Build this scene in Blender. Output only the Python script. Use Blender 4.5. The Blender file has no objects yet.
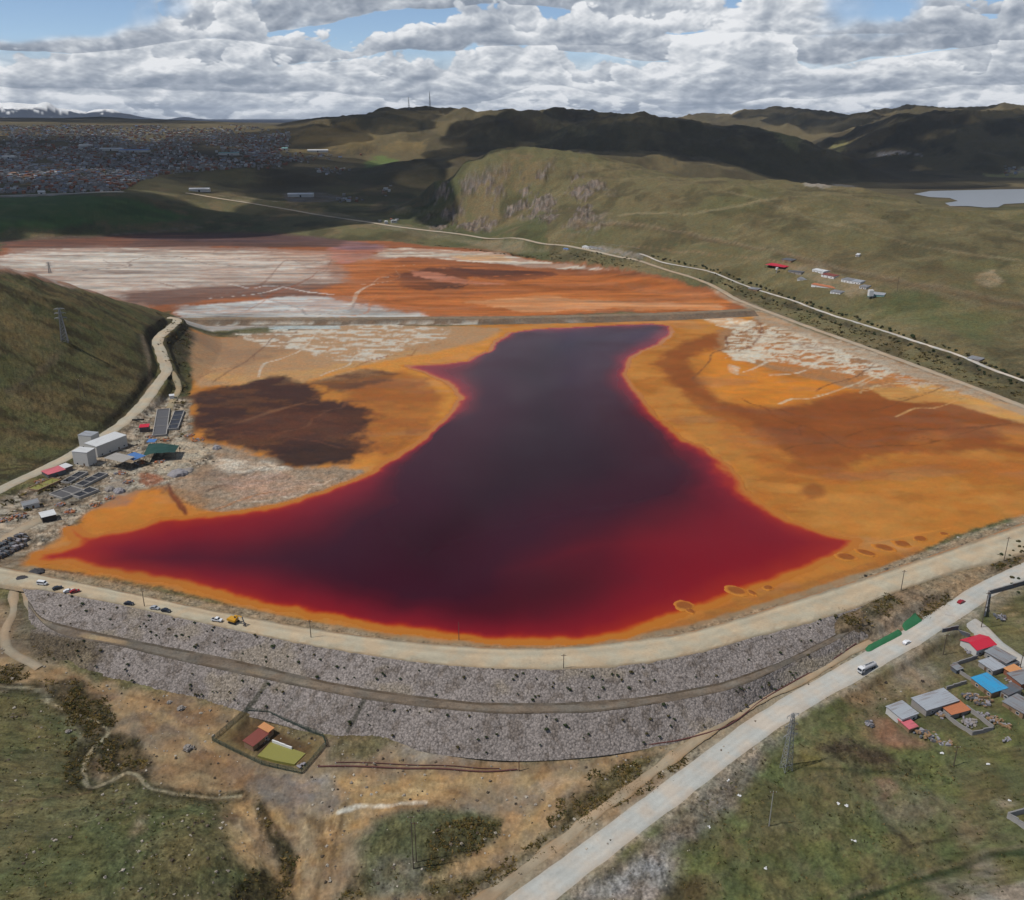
import bpy, math, random
import numpy as np
from math import radians as R_
random.seed(7); rng = np.random.default_rng(7)
SC = bpy.context.scene; COL = SC.collection
# ---------------------------------------------------------------- camera
H = 210.0; FP = 887.0; PITCH = R_(20.5)
cp, sp = math.cos(PITCH), math.sin(PITCH)
cam_d = bpy.data.cameras.new('camera'); cam = bpy.data.objects.new('camera', cam_d); COL.objects.link(cam)
cam.location = (0, 0, H); cam.rotation_euler = (math.pi/2 - PITCH, 0, 0)
cam_d.sensor_width = 36; cam_d.lens = 36*FP/1024; cam_d.clip_start = 1; cam_d.clip_end = 90000
SC.camera = cam
SUN_EL = R_(57); SUN_AZ = (-0.97, -0.24)          # horizontal direction towards the sun
SUN = np.array([SUN_AZ[0]*math.cos(SUN_EL), SUN_AZ[1]*math.cos(SUN_EL), math.sin(SUN_EL)]); SUN /= np.linalg.norm(SUN)

def ray(px, py):
    px = np.asarray(px, float); py = np.asarray(py, float)
    u = (px-512)/FP; v = -(py-450)/FP
    return u, cp+v*sp, -sp+v*cp
def at_plane(px, py, z=0.):
    dx, dy, dz = ray(px, py)
    dz = np.minimum(dz, -0.012); t = (z-H)/dz
    return dx*t, dy*t
def at_dist(px, py, D):
    dx, dy, dz = ray(px, py); t = D/dy
    return dx*t, dy*t, H+dz*t
# ---------------------------------------------------------------- noise
def _hash(ix, iy, seed):
    with np.errstate(over='ignore'):
        h = ix.astype(np.int64)*374761393 + iy.astype(np.int64)*668265263 + seed*974634777
        h = (h ^ (h >> 13))*1274126177
        h = h ^ (h >> 16)
    return (h & 0xFFFFFF).astype(np.float64)/0xFFFFFF
def vnoise(x, y, seed=0):
    fx = np.floor(x); fy = np.floor(y); tx = x-fx; ty = y-fy
    ix = fx.astype(np.int64); iy = fy.astype(np.int64)
    tx = tx*tx*tx*(tx*(tx*6-15)+10); ty = ty*ty*ty*(ty*(ty*6-15)+10)
    a = _hash(ix, iy, seed); b = _hash(ix+1, iy, seed); c = _hash(ix, iy+1, seed); d = _hash(ix+1, iy+1, seed)
    return (a*(1-tx)+b*tx)*(1-ty) + (c*(1-tx)+d*tx)*ty
def fbm(x, y, octs=4, seed=0, gain=.5):
    s = 0; a = 1.; n = 0.
    for o in range(octs):
        s = s + a*vnoise(x, y, seed+o*17); n += a; a *= gain
        x, y = x*1.62-y*1.18+13.7, x*1.18+y*1.62+5.1
    return s/n
def ridged(x, y, octs=4, seed=0):
    s = 0; a = 1.; n = 0.
    for o in range(octs):
        s = s + a*(1-np.abs(2*vnoise(x, y, seed+o*13)-1)); n += a; a *= .5
        x, y = x*1.7-y*1.1+3.3, x*1.1+y*1.7+9.1
    return s/n
def sstep(a, b, x):
    t = np.clip((x-a)/(b-a), 0, 1); return t*t*(3-2*t)
# ---------------------------------------------------------------- 2D polylines and polygons
def seg_dist(x, y, pts, closed):
    """distance to a polyline, the parameter (index + fraction) of the nearest point, and for closed ones inside"""
    n = len(pts); m = n if closed else n-1
    best = np.full(x.shape, 1e18); par = np.zeros(x.shape); ins = np.zeros(x.shape, bool)
    for i in range(m):
        ax, ay = pts[i]; bx, by = pts[(i+1) % n]
        ex, ey = bx-ax, by-ay; L = ex*ex+ey*ey+1e-12
        t = np.clip(((x-ax)*ex+(y-ay)*ey)/L, 0, 1)
        d = (x-ax-t*ex)**2+(y-ay-t*ey)**2
        k = d < best; best = np.where(k, d, best); par = np.where(k, i+t, par)
        if closed:
            c = ((ay > y) != (by > y)) & (x < ex*(y-ay)/(ey if abs(ey) > 1e-9 else 1e-9)+ax)
            ins ^= c
    return np.sqrt(best), par, ins
def poly_sd(x, y, pts):
    d, _, ins = seg_dist(x, y, pts, True)
    return np.where(ins, d, -d)                    # positive inside
def smooth_line(P, step_fn=None, n=None):
    """Catmull-Rom through the rows of P (N x k)"""
    P = np.asarray(P, float); out = []
    Q = np.vstack([2*P[0]-P[1], P, 2*P[-1]-P[-2]])
    for i in range(1, len(Q)-2):
        k = n or 8
        t = np.linspace(0, 1, k, endpoint=False)[:, None]
        a, b, c, d = Q[i-1], Q[i], Q[i+1], Q[i+2]
        out.append(.5*((2*b)+(-a+c)*t+(2*a-5*b+4*c-d)*t*t+(-a+3*b-3*c+d)*t**3))
    out.append(P[-1:])
    return np.vstack(out)
def resample(P, step):
    P = np.asarray(P, float); d = np.r_[0, np.cumsum(np.linalg.norm(np.diff(P[:, :2], axis=0), axis=1))]
    n = max(2, int(d[-1]/step)+1) if np.isscalar(step) else len(step)
    s = np.linspace(0, d[-1], n)
    return np.stack([np.interp(s, d, P[:, k]) for k in range(P.shape[1])], 1)
# ---------------------------------------------------------------- height of the land
class RBF:
    def __init__(s, q, z, c):
        s.q = np.array(q); s.c = c; z = np.array(z); n = len(z)
        A = np.sqrt(((s.q[:, None]-s.q[None])**2).sum(-1)+c*c)
        M = np.zeros((n+1, n+1)); M[:n, :n] = -A; M[:n, n] = 1; M[n, :n] = 1
        M[:n, :n] -= np.eye(n)*.002
        w = np.linalg.solve(M, np.r_[z, 0]); s.w = w[:n]; s.b = w[n]
    def __call__(s, qx, qy):
        o = np.full(qx.shape, s.b)
        for (a, b), w in zip(s.q, s.w): o = o - w*np.sqrt((qx-a)**2+(qy-b)**2+s.c**2)
        return o
# water and tailings outlines, traced on the level floor of the basin (pixels of the photo, turned to ground metres)
BASIN_PX = [(14,566),(35,550),(60,530),(75,520),(100,505),(140,482),(172,452),(186,430),(188,400),(192,372),(196,345),(186,325),(165,312),(120,300),(40,280),(-60,262),(-160,250),(-160,243),(0,241),(150,235),(270,235),(330,240),(400,243),(470,248),(540,258),(620,265),(690,278),(745,298),(775,318),(820,335),(900,366),(1024,408),(1120,445),(1120,500),(1024,514),(960,534),(900,558),(800,592),(720,616),(650,636),(580,646),(520,649),(440,644),(380,636),(300,620),(220,604),(140,586),(80,572)]
BASIN = np.stack(at_plane(*np.array(BASIN_PX).T, 0.), 1)
CREST_PX = [(-120,560),(-40,566),(20,574),(100,592),(200,614),(300,634),(400,650),(500,657),(560,657),(620,652),(690,640),(780,612),(868,586),(960,556),(1040,528),(1160,485),(1300,440)]
CREST = smooth_line(np.stack(at_plane(*np.array(CREST_PX).T, 2.), 1), n=6)
def world(px, D, z):
    dep = D*cp+(H-z)*sp
    return (px-512)/FP*dep, D
_up = [(0,470,4),(-300,470,4),(60,480,2.5),(0,520,5),(-200,520,8),(100,560,2.5),(160,700,4),(170,900,4),(150,1000,5),(100,1100,3),(-300,900,6),(-100,1300,2),
       (1024,640,5),(1024,690,7),(1024,760,9),(1300,640,14),(900,800,9),(940,760,6),(850,900,8),(860,960,12),(760,1080,9),(700,1250,10),(640,1450,10),(560,1620,10),(500,1700,10),(800,1150,14),
       (340,1850,12),(256,1950,16),(200,1800,8),(420,1750,12),(1500,600,15),(-700,500,20),
       (0,2050,67),(100,2060,67),(-300,2060,67),(-600,2100,67),(0,2500,85),(100,2550,88),(-400,2500,85),(0,3200,122),(150,3200,118),(-400,3200,122),(240,2950,100),(270,3700,140),
       (0,4300,182),(150,4300,176),(-500,4300,182),(250,4400,175),(0,5600,214),(200,5600,196),(-600,5600,214),(200,2300,58),(280,2450,48),(350,2400,42),(400,2200,25),(300,2150,30),(400,2900,60),(350,3300,90),(430,3500,80),
       (600,2600,28),(750,2400,22),(920,2100,18),(1024,2300,18),(1100,2500,18),(1000,2600,19),(700,3400,35),(850,3500,32),(1024,3500,32),(1300,3000,30),(800,5000,45),(1024,5000,50),(600,5000,70),(1400,5000,50),(400,6500,120),(800,7500,90),(0,9000,190),(400,9000,150),(900,9000,120),(-600,9000,190),(1500,9000,120),
       (512,300,2),(200,380,2),(800,380,2),(512,600,0),(512,1000,0),(300,1300,0)]
def qmap(x, y): return x/np.maximum(y, 60.), np.log(np.maximum(y, 60.))
_uq = [qmap(*world(*c)) for c in _up]
UP = RBF(_uq, [c[2] for c in _up], .12)
_dn = [(4,592,.6),(24,594,.6),(27,601,-.8),(29,620,-3.4),(30,640,-5.9),(37,661,-8.2),(125,682,-12),(195,700,-13),(260,720,-15),(389,741,-14),(517,758,-15.8),(580,757,-15.8),(640,748,-15.2),(450,754,-15.4),(718,729,-13),(764,698,-11),(829,661,-7),(862,640,-5),(900,612,-3),(960,585,-1),(1040,556,1),(1150,510,2),
       (-120,600,0),(-100,660,-6),(0,700,-10),(-80,760,-8),(60,760,-15),(0,800,-9),(100,840,-10),(150,830,-12),(220,850,-16),(0,900,-9),(120,900,-11),(-150,900,-8),(100,790,-17),(240,797,-21),(280,860,-26),(290,900,-28),(330,860,-24),(300,790,-20),(400,780,-19),(400,840,-20),(420,900,-23),(370,900,-26),(500,790,-20),(500,880,-23),(600,790,-18),(640,770,-17),
       (505,915,-23),(600,858,-20),(700,782,-16),(780,720,-12.5),(850,675,-9),(920,637,-5.5),(960,610,-3),(1000,585,-1),(1060,555,2),(985,640,-5.5),(1024,665,-7),(950,700,-10),(1010,690,-8),(900,730,-12),(800,800,-16),(900,800,-15),(1024,780,-12),(700,860,-19),(800,880,-19),(900,880,-19),(1024,850,-16),(1024,900,-18),(1200,700,-6),(1300,560,6),(1100,600,2),(1200,900,-14),(600,930,-22),(700,960,-22),(0,1000,-10),(512,1100,-26),(1000,1050,-20)]
_dq = []
for px, py, z in _dn:
    a, b = at_plane(px, py, z); _dq.append((float(a)/100, float(b)/100))
DOWN = RBF(_dq, [c[2] for c in _dn], .12)
# ridges: (px, py, D, reach); height follows from the ray
RIDGES = {
 'left': [(178,319,985,20),(150,309,930,60),(120,300,880,112),(60,280,810,150),(0,263,760,185),(-100,236,700,230),(-260,200,640,300),(-500,160,600,330)],
 'rock': [(388,224,1930,60),(404,214,1950,130),(420,201,1970,190),(438,184,1990,240),(460,166,2000,290),(490,151.5,2000,340),(530,148,1990,350),(575,153,1950,350),(610,162,1900,370),(650,178,1780,400),(700,180,1680,430),(780,184,1560,470),(830,188,1490,500),(880,199,1420,520),(920,207,1380,520),(960,209,1340,530),(1024,212,1290,540),(1150,216,1200,540),(1350,215,1100,540)],
 'bank': [(-500,197,1960,190),(0,197,1950,185),(60,195,1950,180),(125,193,1950,175),(170,205,1920,120),(200,219,1880,60)],
 'brown': [(130,190,2250,150),(165,176,2400,260),(190,168,2480,300),(230,165,2600,300),(280,166,2700,300),(330,172,2700,300)],
 'mast': [(262,137,4500,350),(285,133,4350,500),(320,122,4200,800),(345,117,4100,900),(385,114,4050,1000),(420,108.5,4000,1000),(430,106,4000,1000),(441,109.5,4000,1000),(470,114,3980,1000),(520,113,3900,1000),(565,111,3900,1000),(590,115,3850,900),(610,119,3800,700)],
 'spur': [(282,160,3250,180),(300,147,3350,350),(330,143,3500,400),(380,140,3600,400)],
 'dark': [(585,122,3700,700),(620,118.5,3600,900),(640,117,3550,950),(662,116.5,3500,900),(690,121,3450,800),(720,126,3400,700),(760,133,3300,560),(800,142,3200,380),(830,150,3150,200)],
 'lowdark': [(440,160,2750,300),(520,150,2850,500),(600,150,2900,500),(680,158,2900,380)],
 'farmid': [(660,121,7000,1000),(690,117,7000,1200),(720,113,6800,1200),(740,117,6700,1100),(765,114.5,6500,1200),(790,109.5,6200,1500),(805,108,6200,1500),(830,112,6200,1400),(855,118,6200,1200),(885,124,6000,900)],
 'farpeak': [(850,119,8300,900),(872,112,8300,1200),(895,117,8300,900)],
 'right': [(800,150,4300,200),(835,138,4300,600),(862,127,4300,900),(885,118,4250,1000),(905,111.5,4200,1100),(930,108,4150,1100),(975,110,4100,1100),(1024,112,4100,1100),(1200,112,4000,1100),(1500,120,3600,900)],
 'rightback': [(930,109,5600,1100),(970,107,5600,1100),(1024,106,5600,1100),(1300,108,5600,1100)],
 'cityhill': [(-300,124,5600,700),(-50,120,5600,700),(30,119,5600,700),(70,118.5,5600,700),(100,116,5600,700),(125,119,5600,600),(165,124,5600,600),(190,122.5,5600,500),(215,127,5600,400)],
 'snow': [(-500,108,17000,2600),(-200,112,17000,2600),(-60,99,17000,2600),(-20,104,17000,2200),(8,100,17000,2000),(30,103,17000,1800),(52,98,17000,1800),(68,114,17000,1200),(80,118,16500,1500),(98,107,16500,1500),(118,112,16500,1400),(140,119,16500,1400),(158,122,16500,1200),(186,116.5,16500,1300),(205,120,16500,1200),(232,123,16500,1200),(250,125,16500,1200),(400,124,16500,1000),(900,121,16500,1000),(1400,112,16500,2000)],
}
RD = {}
for k, pts in RIDGES.items():
    A = np.array(pts, float); x, y, z = at_dist(A[:, 0], A[:, 1], A[:, 2])
    S = smooth_line(np.stack([x, y, z, A[:, 3]], 1), n=3) if len(A) > 2 else np.stack([x, y, z, A[:, 3]], 1)
    RD[k] = S
CLIFF_PX = [(418,206),(432,192),(455,180),(475,170),(500,164),(545,162),(580,168),(612,178),(618,190),(600,200),(612,226),(600,240),(580,236),(545,232),(500,228),(470,232),(420,228)]
RAIL = {}
def base_h(x, y):
    qx, qy = qmap(x, y)
    up = np.clip(UP(qx, qy), -5, 250)
    sb = poly_sd(x, y, BASIN)
    near = (y < 2200)
    m = sstep(4, 90, -sb)
    up = np.where(near & (y > 200), up*m + .3*(1-m), up)
    sdn = np.full(x.shape, -500.); dn = np.zeros(x.shape); q = y < 760
    xq, yq = x[q], y[q]
    d, par, _ = seg_dist(xq, yq, CREST, False)
    i = np.clip(par.astype(int), 0, len(CREST)-2)
    ex = CREST[i+1]-CREST[i]; side = ex[:, 0]*(yq-CREST[i][:, 1])-ex[:, 1]*(xq-CREST[i][:, 0])
    sdn[q] = np.where(side < 0, d, -d)            # positive downstream
    dn[q] = np.clip(DOWN(xq/100, yq/100), -32, 30)
    q_ = np.maximum(sstep(130, 150, x), sstep(-240, -268, x)); up = np.where(y < 700, up+(1.75-up)*sstep(0, 6, sdn)*q_*(1-sstep(60, 90, sdn)), up); w = sstep(2.5+6.5*q_, 13+34*q_, sdn)*(y < 700)
    return up*(1-w)+dn*w, sb, sdn
def height(x, y, full=False):
    x = np.asarray(x, float); y = np.asarray(y, float); shp = x.shape; x = x.ravel(); y = y.ravel()
    b, sb, sdn = base_h(x, y)
    acc = np.zeros(x.shape); rel = {}
    for k, S in RD.items():
        wm = S[:, 3].max()
        sel = (x > S[:, 0].min()-wm) & (x < S[:, 0].max()+wm) & (y > S[:, 1].min()-wm) & (y < S[:, 1].max()+wm)
        if not sel.any(): continue
        xs, ys = x[sel], y[sel]
        warp = S[:, 3].mean()*.10
        if k != 'bank':
            sc = S[:, 3].mean()*.45
            n1 = fbm(xs/sc, ys/sc, 4, 31)-.5; n2 = fbm(xs/sc, ys/sc, 4, 77)-.5
            far = sstep(0, 60, np.abs(xs)+ys*0+60)
        else: n1 = n2 = 0
        d, par, _ = seg_dist(xs, ys, S[:, :2], False)
        i = np.clip(par.astype(int), 0, len(S)-2); f = par-i
        if k in ('bank',): zr = S[i, 2]*(1-f)+S[i+1, 2]*f; wr = S[i, 3]*(1-f)+S[i+1, 3]*f
        else:                                     # heights blended over the near stretch of the ridge, so that no crease runs down the slopes
            sw = np.zeros(d.shape); sz = np.zeros(d.shape); sr = np.zeros(d.shape)
            Q = resample(S, max(30., S[:, 3].mean()*.16))
            for qx_, qy_, qz_, qr_ in Q:
                w_ = 1/(((xs-qx_)**2+(ys-qy_)**2)+(.10*qr_+12)**2+.05*d*d)**2.5
                w_ *= 1e10
                sw += w_; sz += w_*qz_; sr += w_*qr_
            zr = sz/sw; wr = sr/sw
        u = d/wr
        u = np.clip(u*(1+.35*n1*(k not in ('bank', 'left'))), 0, 1)
        if k == 'bank':
            g = 1-u
        elif k == 'left':
            g = (1-u)*.55+.45*(1-u*u)**2
        elif k == 'rock':
            g = (1-u**1.9)**1.7
        elif k == 'snow':
            g = (1-u)*.7+.3*(1-u*u)**2
        else:
            g = (1-u*u)**2
        c = np.maximum(zr-b[sel], 0)*g
        if k not in ('bank',):
            amp = {'left': .05, 'rock': .06, 'snow': .5}.get(k, .26)
            sc2 = {'snow': 1300.}.get(k, S[:, 3].mean()*.4)
            rn = ridged(xs/sc2, ys/sc2, 3 if k == 'snow' else 6, 5)
            c = c*(1+amp*(rn-.62)*2*sstep(0, .35, u+.12))
        full_c = np.zeros(x.shape); full_c[sel] = c; rel[k] = full_c
        acc = acc + (full_c/100)**8
    acc = 100*acc**.125
    h = b+acc
    # the lumps of the open ground, none on the level tailings
    out = sstep(6, 40, -sb)
    
    h = h + out*(fbm(x/55, y/55, 4, 3)-.5)*np.clip(1.5+acc*.05, 0, 7)
    h = h + sstep(50, 78, sdn)*(y < 700)*((fbm(x/22, y/22, 4, 9)-.5)*2.0+(ridged(x/11, y/13, 4, 15)-.6)*1.9)
    rkh = (y > 700)*(y < 2250)*(x > -250)*sstep(12, 60, acc)*(1-sstep(2100, 2250, y))
    h = h + rkh*((ridged(x/110+y/400, y/150, 5, 37)-.62)*13+(ridged(x/34, y/60, 4, 39)-.6)*4)
    fh = sstep(2100, 2800, y)*(y < 12000)*np.clip(acc/120, 0, 1)
    h = h + fh*((ridged(x/230, y/260, 4, 33)-.6)*34+(fbm(x/70, y/90, 3, 35)-.5)*16)
    h = h - 1.6*sstep(-2, 10, POND_SD(x, y))*(y < 1100)*(y > 280)
    if full: return h.reshape(shp), sb, sdn, acc, rel
    return h.reshape(shp)
_pond = None
def POND_SD(x, y):
    k = (x > POND[:, 0].min()-40) & (x < POND[:, 0].max()+40) & (y > POND[:, 1].min()-40) & (y < POND[:, 1].max()+40)
    o = np.full(x.shape, -60.)
    if k.any(): o[k] = np.maximum(poly_sd(x[k], y[k], POND), -60)
    return o
POND_PX = [(35,561),(40,554),(64,549),(74,546),(77,541),(70,535),(67,528),(76,528),(86,536),(100,536),(130,531),(144,528),(160,520),(174,519),(200,517),(240,514),(280,506),(320,493),(350,483),(378,471),(402,453),(425,440),(441,426),(455,411),(462,398),(451,386),(432,376),(404,366),(440,364),(468,361),(489,351),(499,340),(510,333),(540,329),(600,326),(650,324),(669,326),(672,333),(660,344),(640,352),(628,360),(622,375),(633,390),(648,405),(665,420),(690,436),(715,451),(735,468),(746,485),(756,500),(780,515),(810,529),(838,537),(856,540),(850,548),(830,557),(800,569),(760,586),(720,599),(690,609),(655,623),(620,633),(580,639),(540,641),(500,639),(450,635),(400,629),(350,621),(300,611),(260,604),(220,593),(180,583),(140,575),(110,570),(85,565),(70,561),(45,565)]
POND = np.stack(at_plane(*np.array(POND_PX).T, 0.), 1)
# ---------------------------------------------------------------- the land as a lattice: rows by distance, columns by bearing
def _rows():
    out = [40., 70., 100., 125., 145., 160., 170.]
    d = 176.
    while d < 32000:
        out.append(d)
        if d > 9500: d *= 1.03 if d < 14000 or d > 18500 else 1.006
        else: d += min(1.15*(d*d+H*H)/(H*FP)*1.02, .0058*d)
    return np.array(out)
GD = _rows()
_in = np.linspace(-.615, .615, 1080)
_o = np.geomspace(.625, 1.25, 40)
GU = np.concatenate([-_o[::-1], _in, _o])
GX = GU[None, :]*GD[:, None]; GY = np.broadcast_to(GD[:, None], GX.shape).copy()
GZ, GSB, GSDN, GACC, GREL = height(GX, GY, True)
GSB = GSB.reshape(GX.shape); GSDN = GSDN.reshape(GX.shape); GACC = GACC.reshape(GX.shape)
def look(x, y, A=None):
    A = GZ if A is None else A
    x = np.asarray(x, float); y = np.maximum(np.asarray(y, float), GD[0]+.01)
    u = np.clip(x/y, GU[0], GU[-1]-1e-6); y = np.minimum(y, GD[-1]-1)
    j = np.clip(np.searchsorted(GU, u)-1, 0, len(GU)-2); i = np.clip(np.searchsorted(GD, y)-1, 0, len(GD)-2)
    fu = (u-GU[j])/(GU[j+1]-GU[j]); fd = (y-GD[i])/(GD[i+1]-GD[i])
    return (A[i, j]*(1-fu)+A[i, j+1]*fu)*(1-fd)+(A[i+1, j]*(1-fu)+A[i+1, j+1]*fu)*fd
def hits(P):
    """where the pixel rays P (N x 2) meet the land"""
    P = np.asarray(P, float).reshape(-1, 2); out = np.zeros((len(P), 3))
    for s in range(0, len(P), 500):
        Q = P[s:s+500]; dx, dy, dz = ray(Q[:, 0], Q[:, 1])
        u = np.clip(dx/dy, GU[0], GU[-1]-1e-6); j = np.clip(np.searchsorted(GU, u)-1, 0, len(GU)-2)
        fu = (u-GU[j])/(GU[j+1]-GU[j])
        C = GZ[:, j]*(1-fu)+GZ[:, j+1]*fu
        g = C-(H+GD[:, None]*(dz/dy)[None, :])
        k = np.argmax(g >= 0, 0); k = np.where((g >= 0).any(0), np.maximum(k, 1), len(GD)-1)
        n = np.arange(len(Q)); g0, g1 = g[k-1, n], g[k, n]
        f = np.clip(-g0/np.where(np.abs(g1-g0) < 1e-9, 1e-9, g1-g0), 0, 1)
        D = GD[k-1]*(1-f)+GD[k]*f
        out[s:s+500] = np.stack([D*dx/dy, D, C[k-1, n]*(1-f)+C[k, n]*f], 1)
    return out
def hit(px, py):
    a = hits([(px, py)])[0]; return float(a[0]), float(a[1]), float(a[2])
def hz(x, y): return float(look(x, y))
# cliffs on the rocky hill
CLIFFP = hits([(416,208),(430,192),(452,178),(475,168),(500,162),(545,158),(580,164),(616,176),(622,192),(610,205),(622,226),(604,240),(580,238),(545,234),(500,230),(470,234),(420,230)])[:, :2]
_k = (GX > CLIFFP[:, 0].min()-60) & (GX < CLIFFP[:, 0].max()+60) & (GY > CLIFFP[:, 1].min()-60) & (GY < CLIFFP[:, 1].max()+60)
GCL = np.zeros(GX.shape)
_x, _y = GX[_k], GY[_k]
_m = sstep(-10, 50, poly_sd(_x, _y, CLIFFP))*sstep(.47, .56, fbm(_x/30, _y/42, 5, 55, .62))
GCL[_k] = _m
GZ[_k] += _m*((ridged(_x/17, _y/45, 4, 91)-.5)*15 + (fbm(_x/6, _y/22, 3, 19)-.5)*9)
# ---------------------------------------------------------------- colours of the land: layers traced from the photo, laid on the ground in metres
LAKE_PX = [(914,194),(930,191),(950,190.5),(990,189.6),(1024,189),(1120,188),(1120,203),(1024,203),(1004,204),(998,207.2),(985,207.5),(968,206),(950,206),(945,203),(958,201),(950,198),(930,197)]
ALB = .62
def lin(c):
    c = np.asarray(c, float)/255.
    return np.where(c <= .04045, c/12.92, ((c+.055)/1.055)**2.4)
def alb(c): return np.clip(lin(c)*ALB, 0, .85)
LAYERS = []
def area(rgb, pts, soft=3., warp=3., op=1., brk=0., bs=12., st=1., det=None, seed=0):
    """rgb: colour; soft, warp: softness and raggedness of the rim in metres; brk: how far noise of size bs (stretched st along x) breaks it up"""
    LAYERS.append(('a', rgb, hits(pts)[:, :2], soft, warp, op, brk, bs, st, det, seed))
def line(rgb, pts, w, soft=1., warp=.6, op=1., brk=0., bs=12., st=1., det=None, seed=0, curve=True):
    P = hits(pts)[:, :2]
    if curve and len(P) > 2: P = smooth_line(P, n=5)
    LAYERS.append(('l', rgb, P, soft, warp, op, brk, bs, st, det, seed, w/2))
def blob(rgb, c, rpx, soft=4., warp=3., op=1., brk=0., bs=12., st=1., det=None, seed=0, n=12):
    cx, cy = c; rx, ry = rpx
    area(rgb, [(cx+rx*math.cos(a), cy+ry*math.sin(a)) for a in np.linspace(0, 2*math.pi, n, endpoint=False)], soft, warp, op, brk, bs, st, det, seed)

# --- open ground in front
DRY=(150,122,88)
FRONT = [(0,600),(14,604),(16,640),(37,662),(125,684),(195,702),(260,722),(389,743),(517,758),(640,748),(718,731),(764,700),(829,663),(850,668),(790,712),(700,774),(600,850),(520,905),(-40,930),(-60,640)]
area((142,116,86), FRONT, 3, 3, 1, det=.5)
area((120,104,82), FRONT, 6, 4, .45, .9, 20, 1.5, seed=3)
area((156,132,100), FRONT, 6, 4, .4, .9, 14, 1.5, seed=5)
area((112,98,84), [(5,600),(25,600),(60,660),(40,668),(15,650)], 4,3,.7)
area((132,104,76), [(30,668),(130,690),(200,712),(212,742),(262,770),(300,778),(240,800),(180,760),(120,720),(60,690)], 4,4,.9,.15,20)
area((168,134,88), [(325,771),(420,771),(520,773),(580,772),(560,800),(520,790),(470,795),(400,803),(350,806),(325,795)], 3,3,.95,.2,9,2)
area((196,168,124), [(330,775),(420,780),(500,778),(520,788),(450,792),(370,800)], 2,3,.8,.8,4,2.4,seed=8)
area((128,98,62), [(330,775),(430,778),(520,785),(470,800),(370,804)], 2,3,.6,.85,4,2.,seed=9)
area((166,132,86), [(290,806),(360,790),(400,800),(370,830),(345,850),(330,900),(290,905),(250,880),(225,840),(232,800)], 3,3,.95,.25,8,1.2)
area((200,172,130), [(236,805),(262,815),(268,850),(262,878),(238,862),(226,838)], 2,2,.85,.45,4,.7,seed=14)
area((196,168,124), [(300,815),(345,800),(350,820),(336,850),(318,880),(300,870)], 2,2,.75,.7,4,.7,seed=15)
area((120,90,58), [(285,815),(350,800),(336,860),(310,902),(292,880)], 2,2,.6,.8,3.5,.6,seed=16)
area((122,113,106), [(258,771),(330,770),(345,790),(330,808),(300,818),(268,806),(240,784)], 3,4,.95,.15,10)
area((146,140,138), [(280,776),(330,774),(335,790),(300,800)], 3,3,.7,.6,5,2)
area((150,150,150), [(330,748),(420,746),(500,756),(510,764),(420,764),(330,762)], 4,4,.55,.6,8,2)
area((142,132,118), [(460,785),(520,780),(560,775),(600,770),(580,800),(520,815),(480,810)], 4,4,.8,.6,8)
area((190,185,178), [(535,784),(565,775),(590,772),(575,784),(545,790)], 3,2,.7,.4,5)
area((122,126,126), [(463,810),(480,803),(496,808),(490,818),(470,820)], 2,2,1,.1)
area((110,106,100), [(455,800),(500,796),(508,812),(470,824),(458,815)], 4,3,.6,.5,6)
area((150,104,62), [(500,800),(530,798),(525,820),(505,822)], 4,3,.7,.4,6)
area((104,82,60), FRONT, 3,3,.32,.97,7,2.2,seed=81)
area((206,180,136), FRONT, 3,3,.25,.97,6,2.,seed=83)
area((118,112,106), FRONT, 3,3,.35,.97,16,1.2,seed=85)
line((92,72,50), [(262,805),(278,832),(290,858),(293,905)], 2.2,1,1.6,.8,.2)
line((98,78,54), [(300,812),(318,830),(322,860),(316,900)], 1.4,1,1.6,.6,.3)
line((98,78,54), [(345,805),(336,840),(330,880)], 1.2,1,1.6,.6,.3)
line((206,178,130), [(236,808),(228,830),(240,856),(262,874)], 3,1.4,2,.7,.4,4)
line((168,140,100), [(118,690),(160,715),(200,735),(225,760)], 2,1.2,1.4,.6,.4,6)
line((110,84,58), [(40,668),(110,690),(190,712)], 2,1,1.2,.6,.4,6)
line((124,96,66), [(130,700),(150,730),(180,745)], 1.4,1,1.4,.6,.3)
# grass at the left, by the stream
GRASSL = [(-60,690),(0,692),(40,690),(60,705),(90,730),(80,765),(90,790),(130,778),(170,792),(215,800),(232,806),(222,830),(232,855),(262,880),(285,905),(100,930),(-80,930)]
area((92,98,60), GRASSL, 4, 4, 1, det=1)
area((112,104,66), GRASSL, 6, 4, .75, .95, 18, seed=11)
area((78,82,50), GRASSL, 6, 4, .5, .95, 10, seed=12)
area((118,106,76), GRASSL, 6, 4, .35, .97, 26, seed=13)
area((150,134,108), [(124,830),(140,812),(150,815),(148,832),(132,842)], 2,2,.8,.4,4)
area((120,100,70), [(105,700),(125,720),(110,730),(98,715)],3,3,.6)
BUSHY = [[(36,680),(80,678),(112,700),(118,725),(100,740),(86,722),(50,702)],[(60,700),(80,705),(104,735),(80,780),(66,785),(60,760),(76,738),(62,715)],[(105,735),(122,725),(140,740),(150,765),(130,772),(100,772),(96,758)],[(0,668),(20,664),(30,680),(10,684),(-20,680)],
         [(232,885),(262,872),(285,890),(290,905),(235,905)],[(250,803),(262,800),(275,830),(292,855),(296,905),(284,905),(282,860),(265,840)]]
for q in BUSHY:
    area((64,58,36), q, 2,3,.95,.18,4, det=1.3)
area((98,90,58), [(62,800),(130,790),(230,806),(226,830),(200,806),(130,800)],3,3,.7,.5,6)
area((70,66,42), [(128,778),(165,788),(240,800),(244,806),(200,806),(150,795)], 2,2,.8,.3,5)
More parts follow.
